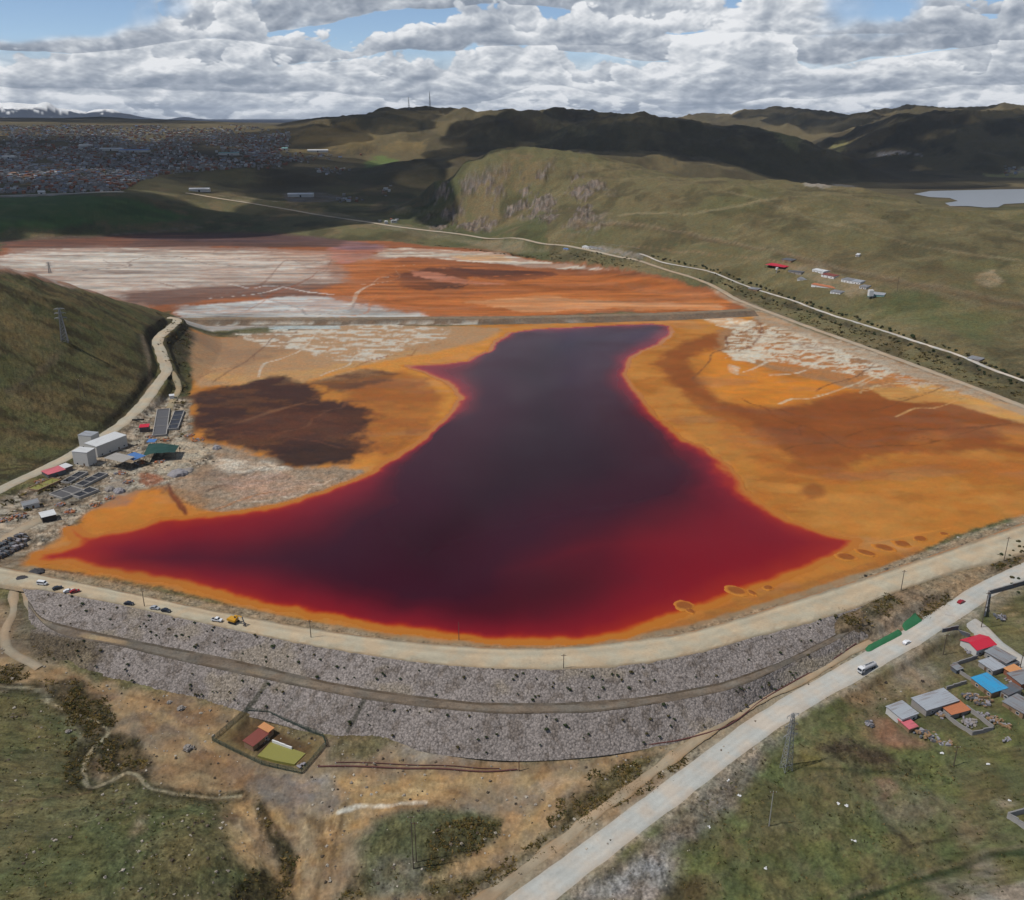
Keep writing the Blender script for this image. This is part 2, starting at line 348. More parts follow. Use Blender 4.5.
line((62,58,36), [(0,687),(28,688),(42,693),(50,703),(76,714),(104,726),(107,735),(92,750),(84,766),(88,786),(106,783),(126,773),(138,776),(150,788),(168,792),(200,797),(240,796)], 8, 2, 2, .85, .45, 4, det=1.2)
line((142,132,106), [(0,687),(28,688),(42,693),(50,703),(76,714),(104,726),(107,735),(92,750),(84,766),(88,786),(106,783),(126,773),(138,776),(150,788),(168,792),(200,797),(240,796)], 1.7, .5, .25, 1)
line((110,96,66), [(0,806),(60,796),(90,792)], 1.4,.7,.6,.9)
line((140,122,92), [(20,710),(45,735),(62,755),(68,768)], 1.6,.7,.8,.8,.4,5)
line((70,66,42), [(0,700),(22,708),(50,736),(70,766)], 3,1,1.4,.6,.4,5)
# grass by the double pole and along the track
area((92,94,62), [(375,820),(420,812),(470,812),(503,820),(500,835),(470,852),(445,872),(440,890),(380,900),(355,905),(360,870),(362,840)], 3,3,1,det=1)
area((70,64,38), [(440,822),(503,820),(500,835),(470,852),(445,872),(430,878),(420,860)], 3,4,.9,.35,4,det=1.3)
area((112,104,92), [(370,862),(410,860),(425,890),(380,905),(362,900)], 4,4,.7,.4,5)
area((78,70,42), [(340,895),(360,868),(375,870),(372,905),(335,905)], 3,3,.8,.4,4,det=1.3)
area((76,68,40), [(560,800),(600,770),(640,757),(690,748),(700,750),(640,790),(580,830),(520,870),(480,892),(430,902),(435,885),(480,875),(520,850),(545,830)], 3,3,.95,.25,4,det=1.3)
area((104,98,62), [(600,775),(640,760),(690,750),(640,785),(590,815)], 3,3,.6,.5,6)
line((214,206,190), [(340,812),(360,806),(385,806),(405,803),(425,802)], 1.8,.6,.8,.9,.5,2.5)
area((172,142,100), [(560,775),(610,768),(560,800),(540,830),(500,852),(470,868),(430,880),(450,870),(490,845),(520,820)], 3,3,.85,.3,5)
area((104,96,64), [(325,745),(340,734),(375,736),(390,742),(380,752),(360,766),(325,764)], 3,3,.95,.2,5,det=1)
area((116,102,70), [(212,742),(246,712),(266,716),(322,738),(328,745),(300,774),(262,764)], 2,1,.9)
area((84,64,46), [(225,742),(248,718),(268,722),(316,742),(300,766),(262,758)], 2,2,.9,.2,5)
# --- right-hand foreground
RF = [(540,905),(620,845),(700,785),(760,740),(800,712),(850,678),(900,652),(955,616),(1000,592),(1030,565),(1060,560),(1150,600),(1200,905),(1000,940),(560,940)]
area((98,94,62), RF, 3,3,1,det=.75)
area((100,108,60), RF, 5,4,.85,.9,15,seed=21)
area((118,104,74), RF, 5,4,.45,.95,12,seed=22)
area((76,84,48), RF, 5,4,.5,.95,9,seed=23)
area((128,120,112), [(555,905),(620,852),(700,790),(750,752),(790,720),(800,735),(760,765),(735,790),(715,815),(690,850),(660,905)], 4,4,.95,.25,7,det=1.2)
area((164,160,160), [(575,905),(640,850),(665,845),(668,870),(640,905)], 4,4,.8,.5,6,1,seed=3)
area((96,86,66), [(590,885),(650,835),(720,780),(745,760),(740,780),(700,820),(660,870),(640,900)],4,4,.6,.75,4,seed=9)
area((134,114,88), [(842,690),(880,672),(905,662),(950,690),(955,700),(910,695),(885,705),(845,700)], 4,3,.9,.3,8,det=.7)
area((128,106,76), [(840,690),(880,675),(890,690),(870,705),(850,705)],4,3,.6)
area((148,140,128), [(890,660),(925,655),(945,675),(920,690),(895,680)], 4,3,.6,.5,6)
area((136,102,80), [(872,718),(890,715),(902,728),(930,742),(930,750),(900,750),(875,742)], 3,2,.95,.1,8,det=.6)
area((126,100,74), [(850,700),(880,700),(884,720),(872,740),(850,720)],4,3,.6,.5,6)
area((72,58,44), [(812,742),(850,738),(875,752),(905,760),(925,768),(910,778),(880,772),(840,762),(815,752)], 3,3,.9,.4,5,3,det=1.2)
area((112,106,50), [(795,748),(820,752),(825,768),(798,770)],3,3,.7,.4,5)
line((60,66,40), [(785,768),(820,768),(870,772),(930,776)], 1.6,1,1,.8,.3,8)
area((124,112,100), [(860,790),(920,782),(960,800),(930,820),(880,815)],5,5,.35,.6,8)
area((140,110,88), [(876,780),(890,778),(900,788),(885,795)],2,2,.8,.3,4)
area((160,142,120), [(992,800),(1008,798),(1014,806),(1000,812)],2,2,.8,.3,4)
area((126,104,84), [(930,800),(1000,805),(1010,850),(960,845)],5,5,.6,.6,8)
line((56,66,38), [(850,902),(900,886),(950,872),(985,858),(1010,854),(1060,850)], 2.6,.8,.8,1,.1,8)
area((156,146,134), [(950,906),(985,893),(1010,886),(1050,876),(1050,906)], 1.5,1,.95,.1,6)
line((116,104,80), [(850,896),(900,879),(950,866),(985,852),(1030,846)], 1.4,1,.8,.7,.3,6)
area((132,120,106), [(930,885),(960,872),(985,860),(1005,868),(990,890),(950,905)],3,3,.8,.5,5)
line((70,66,48), [(820,902),(852,886),(885,868),(900,852),(905,840),(890,828)], 1.3,1,1.2,.8,.25,6)
line((64,60,44), [(910,846),(930,842),(955,836)], 1.2,1,.8,.8,.2)
area((66,56,34), [(663,905),(680,878),(700,880),(706,905)],3,3,.8)
area((120,104,80), [(905,655),(945,622),(985,645),(1010,670),(960,668)],4,3,.7,.4,6)
area((110,104,66), [(990,590),(1030,575),(1060,590),(1060,640),(1024,650),(1000,632),(985,615)], 3,3,.9,.3,6)
area((72,70,52), [(1000,600),(1030,588),(1040,612),(1010,610)],4,3,.6,.4,5)
line((150,128,94), [(995,601),(1010,612),(1030,630)], 2.2,1,.6,.7)
line((158,146,128), [(505,918),(600,847),(700,771),(780,713),(850,672),(905,641),(950,614),(1000,586),(1060,558)], 16, 2, 2.4, .85, .35, 4)
line((150,134,110), [(440,930),(475,906),(540,858),(620,796),(700,737),(760,700),(800,680),(845,655)], 9, 1.5, 2, .8, .35, 4)
# --- bank between the dam and the road at the right
BANK = [(830,614),(870,600),(905,588),(960,572),(1024,552),(1040,556),(1000,582),(960,606),(925,630),(890,648),(862,642),(845,630)]
area((136,116,92), BANK,3,3,1,.0,det=1)
area((84,76,52), [(838,610),(890,592),(905,604),(880,620),(868,632),(858,634),(848,622)],3,3,.9,.35,4,det=1.3)
area((150,134,116), [(860,630),(900,610),(930,596),(925,616),(900,628),(875,642)],3,3,.8,.5,5)
area((90,80,60), [(925,602),(946,590),(952,600),(935,618),(920,622)],2,2,.8,.5,3,det=1.3)
area((152,130,100), [(905,588),(990,562),(985,578),(945,594)],3,3,.9,.2,6)
area((80,74,58), [(990,562),(1024,548),(1030,556),(995,572)],2,2,.8,.4,4)
area((128,110,88), [(800,624),(846,611),(880,618),(872,642),(830,662),(796,674),(806,650)],3,3,1,det=1)
area((86,78,56), [(806,626),(846,613),(868,634),(838,650),(812,646)],3,3,.8,.5,4,det=1.2)
# --- tailings: lower basin
LOW = [(14,566),(30,552),(60,535),(78,528),(85,515),(120,492),(150,478),(172,452),(186,430),(188,400),(192,372),(196,345),(190,328),(760,312),(820,335),(900,366),(1024,408),(1120,445),(1120,500),(1024,514),(960,534),(900,560),(860,578),(800,598),(720,618),(650,637),(580,646),(520,648),(440,644),(380,636),(300,620),(220,602),(140,584),(80,572)]
area((186,122,52), LOW, 2,2,1,det=.12)
area((164,100,40), LOW, 6,5,.7,.9,40,2,seed=31)
area((200,140,70), LOW, 6,5,.5,.9,25,2,seed=32)
area((176,140,104), [(190,330),(340,325),(440,326),(500,328),(495,340),(470,352),(430,362),(380,375),(300,384),(215,386),(196,392),(188,372)], 4,5,1,.1,20,2,det=.5)
area((194,150,96), [(205,375),(300,370),(400,350),(440,352),(400,372),(320,382),(230,388)], 6,8,.8,.55,18,2)
area((146,116,92), [(195,330),(300,330),(300,350),(240,365),(200,360)], 8,8,.7,.5,25,2)
area((208,140,60), [(300,385),(330,372),(400,358),(470,345),(500,333),(520,330),(500,345),(470,362),(445,380),(462,398),(440,425),(400,440),(350,480),(320,470),(420,420),(440,400),(410,375),(360,368)], 6,4,.9)
area((206,198,184), [(236,333),(290,326),(345,325),(415,326),(452,330),(445,338),(420,344),(400,352),(372,362),(338,362),(300,350),(262,346)], 3,6,.9,.93,7,2.2,seed=4)
area((176,188,190), [(268,325.5),(338,324.5),(340,328.5),(270,329.5)], 1.5,1.5,.95,.1)
area((158,96,48), [(345,388),(372,378),(400,372),(420,378),(446,396),(438,418),(415,440),(380,458),(345,466),(352,440),(340,420)], 8,6,.9,.3,20,1.5)
area((100,66,48), [(310,382),(340,374),(370,368),(396,374),(392,380),(365,388),(338,392)], 5,5,.9,.3,14,2)
area((70,47,41), [(190,396),(205,388),(250,382),(282,377),(310,384),(322,392),(345,404),(378,420),(365,432),(352,440),(372,450),(358,460),(330,463),(296,468),(280,466),(270,458),(240,447),(200,440),(190,424),(194,410)], 7,9,1,.12,12,2,det=.3)
area((94,58,44), [(230,420),(300,405),(372,428),(330,440),(270,440),(210,436)], 8,6,.75,.5,18,3)
line((140,98,68), [(200,432),(240,422),(270,412),(300,404),(320,398)], 2.5,2,2,.6,.3,10)
area((48,38,38), [(276,448),(330,444),(372,452),(345,463),(296,468),(276,464)], 5,5,.8,.2,14,3)
area((156,134,112), [(150,482),(172,455),(192,440),(236,447),(272,458),(290,468),(345,466),(362,470),(356,482),(320,494),(290,502),(250,512),(215,516),(190,505),(170,490)], 4,5,1,.1,14,1.6,det=.8)
area((206,194,176), [(205,455),(270,462),(292,470),(270,478),(230,476),(214,468)], 3,4,.85,.65,6,2,seed=8)
area((188,150,128), [(215,478),(280,472),(320,484),(290,498),(240,500)], 4,4,.8,.55,7,2)
area((120,100,88), [(190,470),(250,468),(300,478),(240,486),(200,492)], 4,4,.6,.65,6,2.4,seed=6)
area((196,126,52), [(86,530),(78,515),(110,495),(140,484),(180,500),(216,516),(170,518),(140,528),(100,534)], 3,3,1,.08,14)
area((150,114,94), [(75,512),(100,494),(135,480),(142,490),(125,505),(95,510)], 3,3,.85,.3,6)
area((160,116,70), [(165,486),(190,490),(215,505),(200,516),(175,504)], 3,3,.6,.5,6)
line((104,52,40), [(168,483),(172,494),(180,505),(185,512),(187,519)], 2.2,1.2,1.2,.9)
line((140,80,44), [(150,480),(165,488),(176,498),(184,508)], 1.6,1.2,1.2,.6)
# right lobe
area((144,82,38), [(668,380),(655,365),(664,352),(690,340),(730,330),(760,340),(720,350),(690,358),(700,380),(722,402),(760,412),(806,402),(850,386),(900,388),(960,402),(1040,416),(1090,440),(1090,462),(1000,452),(950,452),(900,452),(858,462),(836,478),(806,476),(785,452),(740,428),(700,410)], 7,6,1,.1,30,2)
area((140,78,36), [(720,404),(800,408),(860,396),(940,412),(960,430),(900,440),(850,445),(790,440),(750,424)], 8,7,.85,.3,22,2.2)
area((176,106,46), [(690,395),(760,430),(800,470),(860,470),(930,455),(1024,460),(1080,480),(900,470),(830,485),(780,478),(730,440)], 8,6,.7,.2,20,2)
area((212,144,66), [(1000,430),(1060,430),(1060,450),(1000,445)], 8,5,.6,.3,16,2)
blob((150,92,44), (813,491), (11,9), 3,2,.9)
blob((158,94,42), (808,467), (26,7), 4,3,.85)
blob((166,100,44), (930,440), (22,9), 5,4,.7)
area((214,134,46), [(700,352),(722,350),(752,366),(790,378),(850,382),(870,388),(830,396),(800,402),(758,406),(722,396),(702,378)], 9,8,.9,.4,12,2)
area((164,122,84), [(760,318),(800,328),(860,346),(930,370),(1010,402),(960,400),(900,390),(850,388),(790,374),(752,362),(716,350),(720,330)], 4,5,.95,.15,16,1.5,det=.6)
area((192,120,54), [(760,340),(850,362),(940,386),(980,396),(900,388),(820,378),(750,358)], 4,5,.85,.6,14,2,seed=15)
area((206,156,88), [(870,388),(930,384),(1024,408),(1080,428),(1024,424),(950,404),(890,400)], 4,4,.9,.3,16,3)
area((140,104,78), [(780,336),(850,355),(920,376),(860,368),(800,350)], 4,5,.7,.65,12,2,seed=17)
WHT=(214,204,184)
area(WHT, [(700,318),(730,317),(756,322),(752,332),(725,328)], 2,3,.9,.6,6,2)
area(WHT, [(722,350),(745,349),(762,354),(752,362),(732,360)], 2,3,.95,.45,5,2)
area(WHT, [(752,336),(772,332),(776,340),(762,346),(775,357),(758,356)], 2,3,.85,.55,5,1.5)
area(WHT, [(728,364),(740,368),(738,375),(730,372)], 2,2,.7,.5,4)
line(WHT, [(770,375),(790,374),(806,370),(818,362),(830,356),(838,358)], 4,1.5,2,.9,.35,6)
line(WHT, [(838,345),(840,352)], 5,1.5,2,.8,.3,6)
line(WHT, [(846,357),(850,366),(856,368)], 3.2,1.5,1.5,.9,.3,6)
line(WHT, [(862,356),(880,362),(896,366),(904,374)], 2.6,1.5,1.5,.8,.4,6)
line(WHT, [(900,384),(915,388),(918,392)], 2,1.5,1.5,.6,.4,6)
line((120,78,56), [(757,318),(762,330),(752,345),(735,352)], 3,1.5,1.5,.8,.2)
area((206,196,180), [(790,340),(830,345),(838,352),(800,350)], 3,4,.6,.7,5,2)
# marks in the shallows along the dam at the right
line((214,140,60), [(730,583),(760,577),(800,578)], 1.2,.8,.4,.8)
line((214,140,60), [(822,560),(826,553),(860,545),(900,537),(950,528)], 1.3,.8,.4,.8)
area((160,104,52), [(560,646),(640,640),(720,620),(800,598),(860,578),(930,551),(920,545),(860,566),(800,586),(740,602),(660,628),(600,640)], 1.5,2,.75,.4,6)
area((152,116,86), [(10,572),(30,566),(80,574),(150,588),(220,604),(300,620),(380,636),(440,644),(520,650),(580,648),(650,638),(720,618),(800,597),(880,570),(860,580),(800,604),(720,626),(640,646),(560,655),(440,650),(380,642),(300,626),(200,604),(100,580)], 1,1,.75,.3,5)
area((158,142,118), [(860,577),(900,560),(960,536),(1024,516),(1080,500),(1080,520),(1024,530),(960,552),(900,574),(868,586)], 1.5,2,.95,.3,5,det=1)
area((96,86,74), [(880,574),(940,548),(1010,524),(1010,530),(940,556),(890,576)], 1.2,1.5,.6,.6,3,2)
line((150,130,104), [(0,565),(14,568),(100,585),(200,605.5),(300,624.5),(400,639),(480,645.5),(560,646.5),(640,638.5),(700,628.5),(780,604.5),(868,576.5),(960,545.5),(1040,517.5)], 8, 1.2, 1.2, .95, .2, 4)
area(WHT, [(742,320),(800,330),(860,346),(905,366),(880,378),(830,372),(780,362),(740,358),(722,345)], 2,3,.85,.97,4.5,2,seed=95)
area((196,186,168), [(860,352),(930,372),(990,392),(960,396),(900,384)], 2,3,.6,.97,4,2.5,seed=96)
def channel(rgb, a, b, w, seed, wob=5., branch=2, op=.8, n=9):
    """a runnel across the mud, with side branches (pixels of the photo)"""
    q = np.random.default_rng(seed); t = np.linspace(0, 1, n)
    x = a[0]+(b[0]-a[0])*t; y = a[1]+(b[1]-a[1])*t; k = math.hypot(b[0]-a[0], b[1]-a[1])/60.
    x = x+np.cumsum(q.normal(size=n))*wob*.6*k; y = y+np.cumsum(q.normal(size=n))*wob*.26*k
    P_ = list(zip(x, y)); zz = hits(P_)[:, 2]
    if zz.max() > 2.5 or y.min() < 245: return
    line(rgb, P_, w, .8, .8, op, .45, 5)
    for i in range(branch):
        j = int(q.integers(1, n-2)); dx, dy = (b[0]-a[0])*.32, (b[1]-a[1])*.32; r = q.choice([-1, 1])*q.uniform(.5, 1.)
        channel(rgb, (x[j], y[j]), (x[j]+dx*q.uniform(.5, 1.)-dy*r*1.6, y[j]+dy*.6+abs(dx)*r*.14), w*.65, seed*7+i, wob, branch-1 if w > 2 else 0, op*.9, 6)
for i, (a, b, w, c_) in enumerate([((905,372),(800,408),2.2,(208,190,160)),((860,352),(770,378),2.4,WHT),((940,380),(850,396),2.,(206,176,132)),((820,336),(742,360),2.2,WHT),((985,396),(900,412),2.,(204,160,104)),((880,360),(812,392),1.8,(112,72,48)),((770,322),(700,372),2.4,(120,76,50)),((960,384),(880,404),1.6,(112,72,44)),((1000,420),(840,436),2.2,(120,70,34)),((960,446),(820,456),2.,(122,72,34)),((740,398),(820,446),2.2,(124,70,34)),((900,470),(790,482),1.8,(168,104,44)),
     ((330,330),(240,372),2.2,(206,196,180)),((420,330),(330,372),2.4,(206,196,180)),((300,332),(210,380),2.,(124,92,72)),((440,346),(360,376),2.,(150,96,56)),((270,338),(200,364),2.,(206,190,168)),((372,402),(250,432),2.2,(112,74,54)),((352,446),(230,428),2.,(100,66,50)),((280,466),(190,500),1.8,(120,96,78)),((330,478),(240,498),1.8,(206,186,164)),((300,486),(220,512),1.6,(176,112,60)),((200,452),(170,492),1.8,(112,84,62))]):
    channel(c_, a, b, w, 300+i)
# --- tailings: upper basin
UPB = [(-160,243),(0,241),(150,235),(270,235),(330,240),(400,243),(470,248),(540,258),(620,265),(690,278),(738,298),(748,308),(700,312),(500,317),(340,319),(184,322),(165,312),(120,300),(40,280),(-160,255)]
area((150,92,58), UPB, 6,8,1,det=.3)
area((108,80,70), [(-160,240),(150,233),(270,235),(340,241),(330,246),(260,248),(100,247),(-160,250)], 12,12,.9,.35,60,4)
area((158,130,116), [(0,246),(100,246),(260,247),(340,252),(400,254),(380,270),(345,284),(250,290),(160,298),(120,300),(40,280),(-160,262)], 12,14,.95,.1,60,3)
area((198,188,176), [(-160,248),(20,249),(120,249),(250,250),(335,256),(330,266),(300,278),(210,284),(110,290),(70,284),(0,266),(-160,262)], 10,14,.95,.7,15,6,seed=41)
area((212,206,196), [(0,252),(60,253),(200,256),(320,262),(300,270),(200,272),(60,270),(0,262)], 10,14,.85,.8,12,8,seed=43)
area((140,116,106), [(60,262),(200,262),(330,272),(300,282),(150,290)], 10,14,.75,.85,13,7,seed=47)
area((116,90,80), [(110,296),(180,290),(250,286),(340,284),(366,290),(330,296),(250,297),(190,304),(150,306)], 8,8,.95,.15,40,4)
area((196,198,196), [(172,306),(220,302),(290,298),(345,298),(400,306),(424,312),(420,318),(340,319),(180,321)], 6,7,.97,.45,10,7,seed=51)
area((150,142,134), [(180,313),(420,311),(420,318),(180,321)], 4,6,.6,.5,14,6)
area((174,102,52), [(330,262),(370,258),(420,262),(500,268),(600,272),(690,282),(736,300),(720,310),(500,316),(430,314),(390,308),(350,300),(330,290),(350,282)], 10,10,.95,.1,40,3)
area((198,120,62), [(450,300),(560,292),(660,288),(728,302),(715,309),(560,312)], 8,10,.8,.4,36,5)
area((202,148,104), [(470,302),(540,296),(620,300),(714,304),(716,309),(520,312)], 5,8,.75,.5,24,7,seed=53)
area((106,62,44), [(385,274),(430,266),(480,268),(560,272),(585,276),(520,280),(470,278),(462,288),(430,294),(395,290),(388,282)], 6,9,.9,.35,36,4,seed=55)
area((92,58,46), [(436,266),(520,270),(560,274),(470,276)], 5,6,.85,.3,24,4)
area((90,62,50), [(418,280),(450,284),(466,290),(430,290)], 4,6,.7,.3,20,4)
area((200,132,104), [(400,268),(440,272),(466,280),(500,284),(440,282),(410,276)], 4,6,.8,.5,18,5)
area((216,206,190), [(382,248),(440,248),(500,254),(560,261),(612,267),(650,272),(600,271),(520,267),(470,262),(410,258),(370,256)], 5,8,.95,.65,11,6,seed=61)
area((204,160,110), [(440,254),(500,256),(520,262),(460,260)], 4,6,.8,.4,16,4)
area((176,120,112), [(330,244),(390,246),(370,258),(345,266),(330,260)], 6,8,.8,.4,30,4)
area((120,100,110), [(300,236),(360,242),(390,248),(350,250),(310,244)], 6,8,.7,.3,30,4)
line((190,110,60), [(372,270),(380,280),(388,290),(392,302),(420,308)], 4,3,4,.7,.3)
area((98,72,64), [(-160,236),(0,237.5),(150,232.5),(270,231.5),(345,240),(340,247),(200,246.5),(0,248.5),(-160,251)], 10,5,.9,.3,30,6,seed=88)
area((74,58,62), [(120,238),(260,234),(330,240),(250,243)], 8,5,.7,.4,25,6,seed=89)
area((196,188,178), [(60,258),(330,262),(335,282),(200,286),(120,292),(60,284)], 10,8,.6,.7,9,9,seed=90)
area((176,112,70), [(180,250),(400,250),(420,300),(300,296),(200,280)], 10,8,.3,.85,14,6,seed=91)
for i, (a, b, w, c_) in enumerate([((430,262),(350,306),4,(206,190,170)),((620,276),(460,300),4,(112,62,40)),((560,282),(400,310),4,(196,120,70)),((320,262),(120,280),5,(120,88,76)),((260,254),(40,266),5,(112,86,78)),((340,272),(180,286),5,(206,198,186)),((200,256),(20,262),5,(214,208,198)),((690,292),(540,306),4,(110,62,40)),((400,254),(300,292),5,(150,84,52)),((640,270),(500,280),4,(204,192,172)),((380,306),(230,316),4,(120,112,108)),((340,300),(200,310),4,(222,222,218))]):
    channel(c_, a, b, w*.62, 400+i, 9., 1, .6)
# --- shores, tracks and scrub round the basin
area((116,102,78), [(640,258),(700,274),(770,310),(850,340),(940,372),(1040,410),(1024,404),(900,362),(820,332),(770,315),(740,296),(690,276),(620,262)], 3,4,.9,.3,12,det=1)
area((172,152,128), [(700,283),(750,303),(800,326),(880,356),(960,384),(1060,420),(1060,428),(960,392),(880,364),(800,335),(760,322),(745,306)], 3,3,.85,.3,10)
area((84,78,58), [(400,240),(560,252),(650,262),(660,268),(560,258),(470,248)], 5,6,.8,.5,30,3)
area((60,56,44), [(690,268),(760,296),(850,328),(950,362),(1024,388),(1060,400),(1060,384),(1024,376),(900,338),(820,312),(750,290),(700,268)], 4,5,.8,.45,9,det=1.3)
area((64,58,46), [(148,320),(180,318),(192,330),(190,355),(186,400),(182,440),(168,430),(172,390),(165,360),(158,345)], 4,5,.75,.4,9,det=1.2)
PAD = [(-30,560),(-30,505),(0,500),(60,476),(110,440),(150,405),(170,395),(190,400),(190,440),(215,446),(215,462),(170,482),(120,494),(90,508),(72,524),(60,536),(30,552),(14,566)]
area((130,112,92), PAD, 4,4,1,det=.9)
area((92,80,66), PAD, 4,4,.75,.8,7,seed=71)
area((170,152,128), PAD, 4,4,.6,.9,6,seed=72)
area((70,64,56), PAD, 3,3,.7,.93,3.5,seed=74)
area((190,176,156), PAD, 2,2,.7,.95,3,seed=76)
area((182,166,142), [(160,446),(185,440),(215,448),(200,460),(160,478),(150,470),(170,460)], 3,3,.85,.3,8)
area((152,86,52), [(138,472),(160,474),(168,480),(150,486),(140,482)], 2,2,.8,.3,5)
area((172,156,134), [(0,540),(20,522),(40,515),(48,525),(30,535),(0,548)], 3,2,.8,.2,6)
area((78,68,56), [(22,506),(50,480),(90,468),(105,478),(80,500),(60,510)], 4,4,.6,.5,6)
area((150,140,128), [(108,478),(120,474),(130,486),(125,496),(110,495)],2,2,.9,.2,4)
area((110,90,64), [(0,552),(30,545),(24,565),(0,575)],3,3,.6,.3,5)
line((58,52,40), [(0,482),(60,456),(110,425),(135,400),(144,375),(142,345),(155,326)], 9,3,3,.75,.3,10)
line((122,106,84), [(143,336),(147,352),(150,372),(148,388),(140,402)], 4,1.5,1,.9)
line((120,106,78), [(10,392),(28,380),(45,367),(62,352)], 4,2,2,.7,.2,8)
area((60,50,34), [(10,390),(40,372),(58,355),(50,375),(25,392)], 4,4,.7,.4,8)
line((60,52,36), [(0,415),(20,420)], 3,2,2,.6)
area((70,60,40), [(64,352),(72,344),(82,350),(74,356)],2,2,.7)
line((168,150,124), [(172,396),(164,430),(160,446)], 4,1.5,1,.5)
# --- middle distance
line((84,74,50), [(640,196),(720,214),(800,236),(900,262),(1024,286)], 14,6,6,.5,.5,24)
line((150,134,100), [(720,190),(800,214),(900,240),(1024,262)], 8,3,3,.5,.4,20)
line((82,72,48), [(790,192),(772,208),(750,224)], 16,8,6,.5,.3,20)
line((82,72,48), [(930,214),(900,236),(880,256)], 14,8,6,.45,.3,20)
line((140,120,92), [(575,222),(660,228),(720,240),(800,258),(870,274),(940,288),(1040,306)], 11,3,2,.85,.3,20)
line((92,76,54), [(575,224),(660,230),(720,242),(800,260),(870,277),(940,291),(1040,310)], 10,3,2,.75,.3,20)
line((150,134,100), [(620,215),(690,214),(740,206),(775,198)], 12,3,2,.7,.2,20)
line((132,116,86), [(860,280),(940,294),(1000,310),(1040,318)], 7,3,2,.7,.3,16)
line((84,104,66), [(560,232),(640,240),(700,246),(760,252)], 6,4,3,.6,.3,20)
line((150,118,86), [(620,246),(700,252),(760,258),(800,270)], 9,3,2,.7,.3,16)
area((176,152,120), [(978,276),(992,270),(1004,282),(990,288),(976,284)], 3,3,.7,.4,8)
area((74,72,42), [(700,212),(760,208),(770,192),(790,190),(770,212),(720,218)], 10,14,.45,.3,40)
area((104,88,60), [(800,250),(1024,290),(1024,320),(900,300),(800,272)], 14,14,.5,.5,30,seed=7)
area((88,100,56), [(900,290),(1000,320),(980,340),(920,325),(860,310)], 14,14,.5,.3,30)
area((150,132,104), [(790,268),(820,262),(850,280),(880,290),(850,296),(820,284)], 4,5,.7,.5,10)
area((148,140,134), [(575,246),(610,244),(640,250),(655,262),(620,258),(590,254)], 5,6,.8,.4,14)
area((72,104,56), [(-160,198),(120,196),(190,216),(180,222),(0,236),(-160,238)], 10,8,.8,.15,60,3,det=.3)
line((112,118,80), [(0,206),(120,205),(160,208)], 4,3,2,.4)
line((110,124,84), [(0,222),(100,218),(180,214)], 4,3,2,.4)
line((130,116,104), [(0,240),(90,236),(200,227)], 7,4,3,.6)
line((214,204,196), [(-160,198),(0,196.5),(60,194.5),(124,192.5)], 10,3,2,.9)
area((150,140,90), [(165,175),(230,166),(300,168),(260,178),(200,184)], 30,30,.4,.3,120,3)
area((104,128,62), [(362,162),(380,156),(400,160),(385,166),(366,168)], 12,14,.8,.1,60,2)  # green turf, with a patch of sunshine put into its colour
area((146,122,70), [(300,134),(350,122),(380,130),(400,146),(360,150),(320,148)], 40,60,.6,.4,150,2)  # sunlit patch on the hillside, painted as a brighter brown
area((140,128,84), [(560,126),(600,128),(590,138),(530,146)], 40,60,.6,.3,150,2)  # sun patch painted into the colour of the far slope
area((150,136,110), [(230,198),(330,212),(420,228),(560,246),(560,250),(420,234),(300,214)], 8,8,.5,.5,30,3)
area((130,122,118), [(285,194),(310,192),(350,198),(330,202),(290,202)], 8,8,.8,.5,18,2)
line((136,122,100), [(190,193),(250,198),(300,205)], 6,3,3,.7)
line((126,112,92), [(392,200),(396,206),(402,210),(440,212)], 5,3,3,.6)
area((196,178,140), [(1000,170),(1024,165),(1060,168),(1060,174),(1010,175)], 12,14,.9,.4,30,3)
area((168,160,96), [(985,174),(1024,172),(1060,176),(1024,178),(990,177)], 10,10,.8)
area((170,160,150), [(795,185),(830,183),(862,186),(830,189),(800,188)], 8,10,.8,.2,40,3)
area((168,160,156), [(872,153),(910,153),(920,155),(880,156)], 8,10,.8)
area((146,140,80), [(780,138),(850,136),(840,142),(790,143)], 20,30,.6)  # sunlit strip of the plain, its light painted into the colour

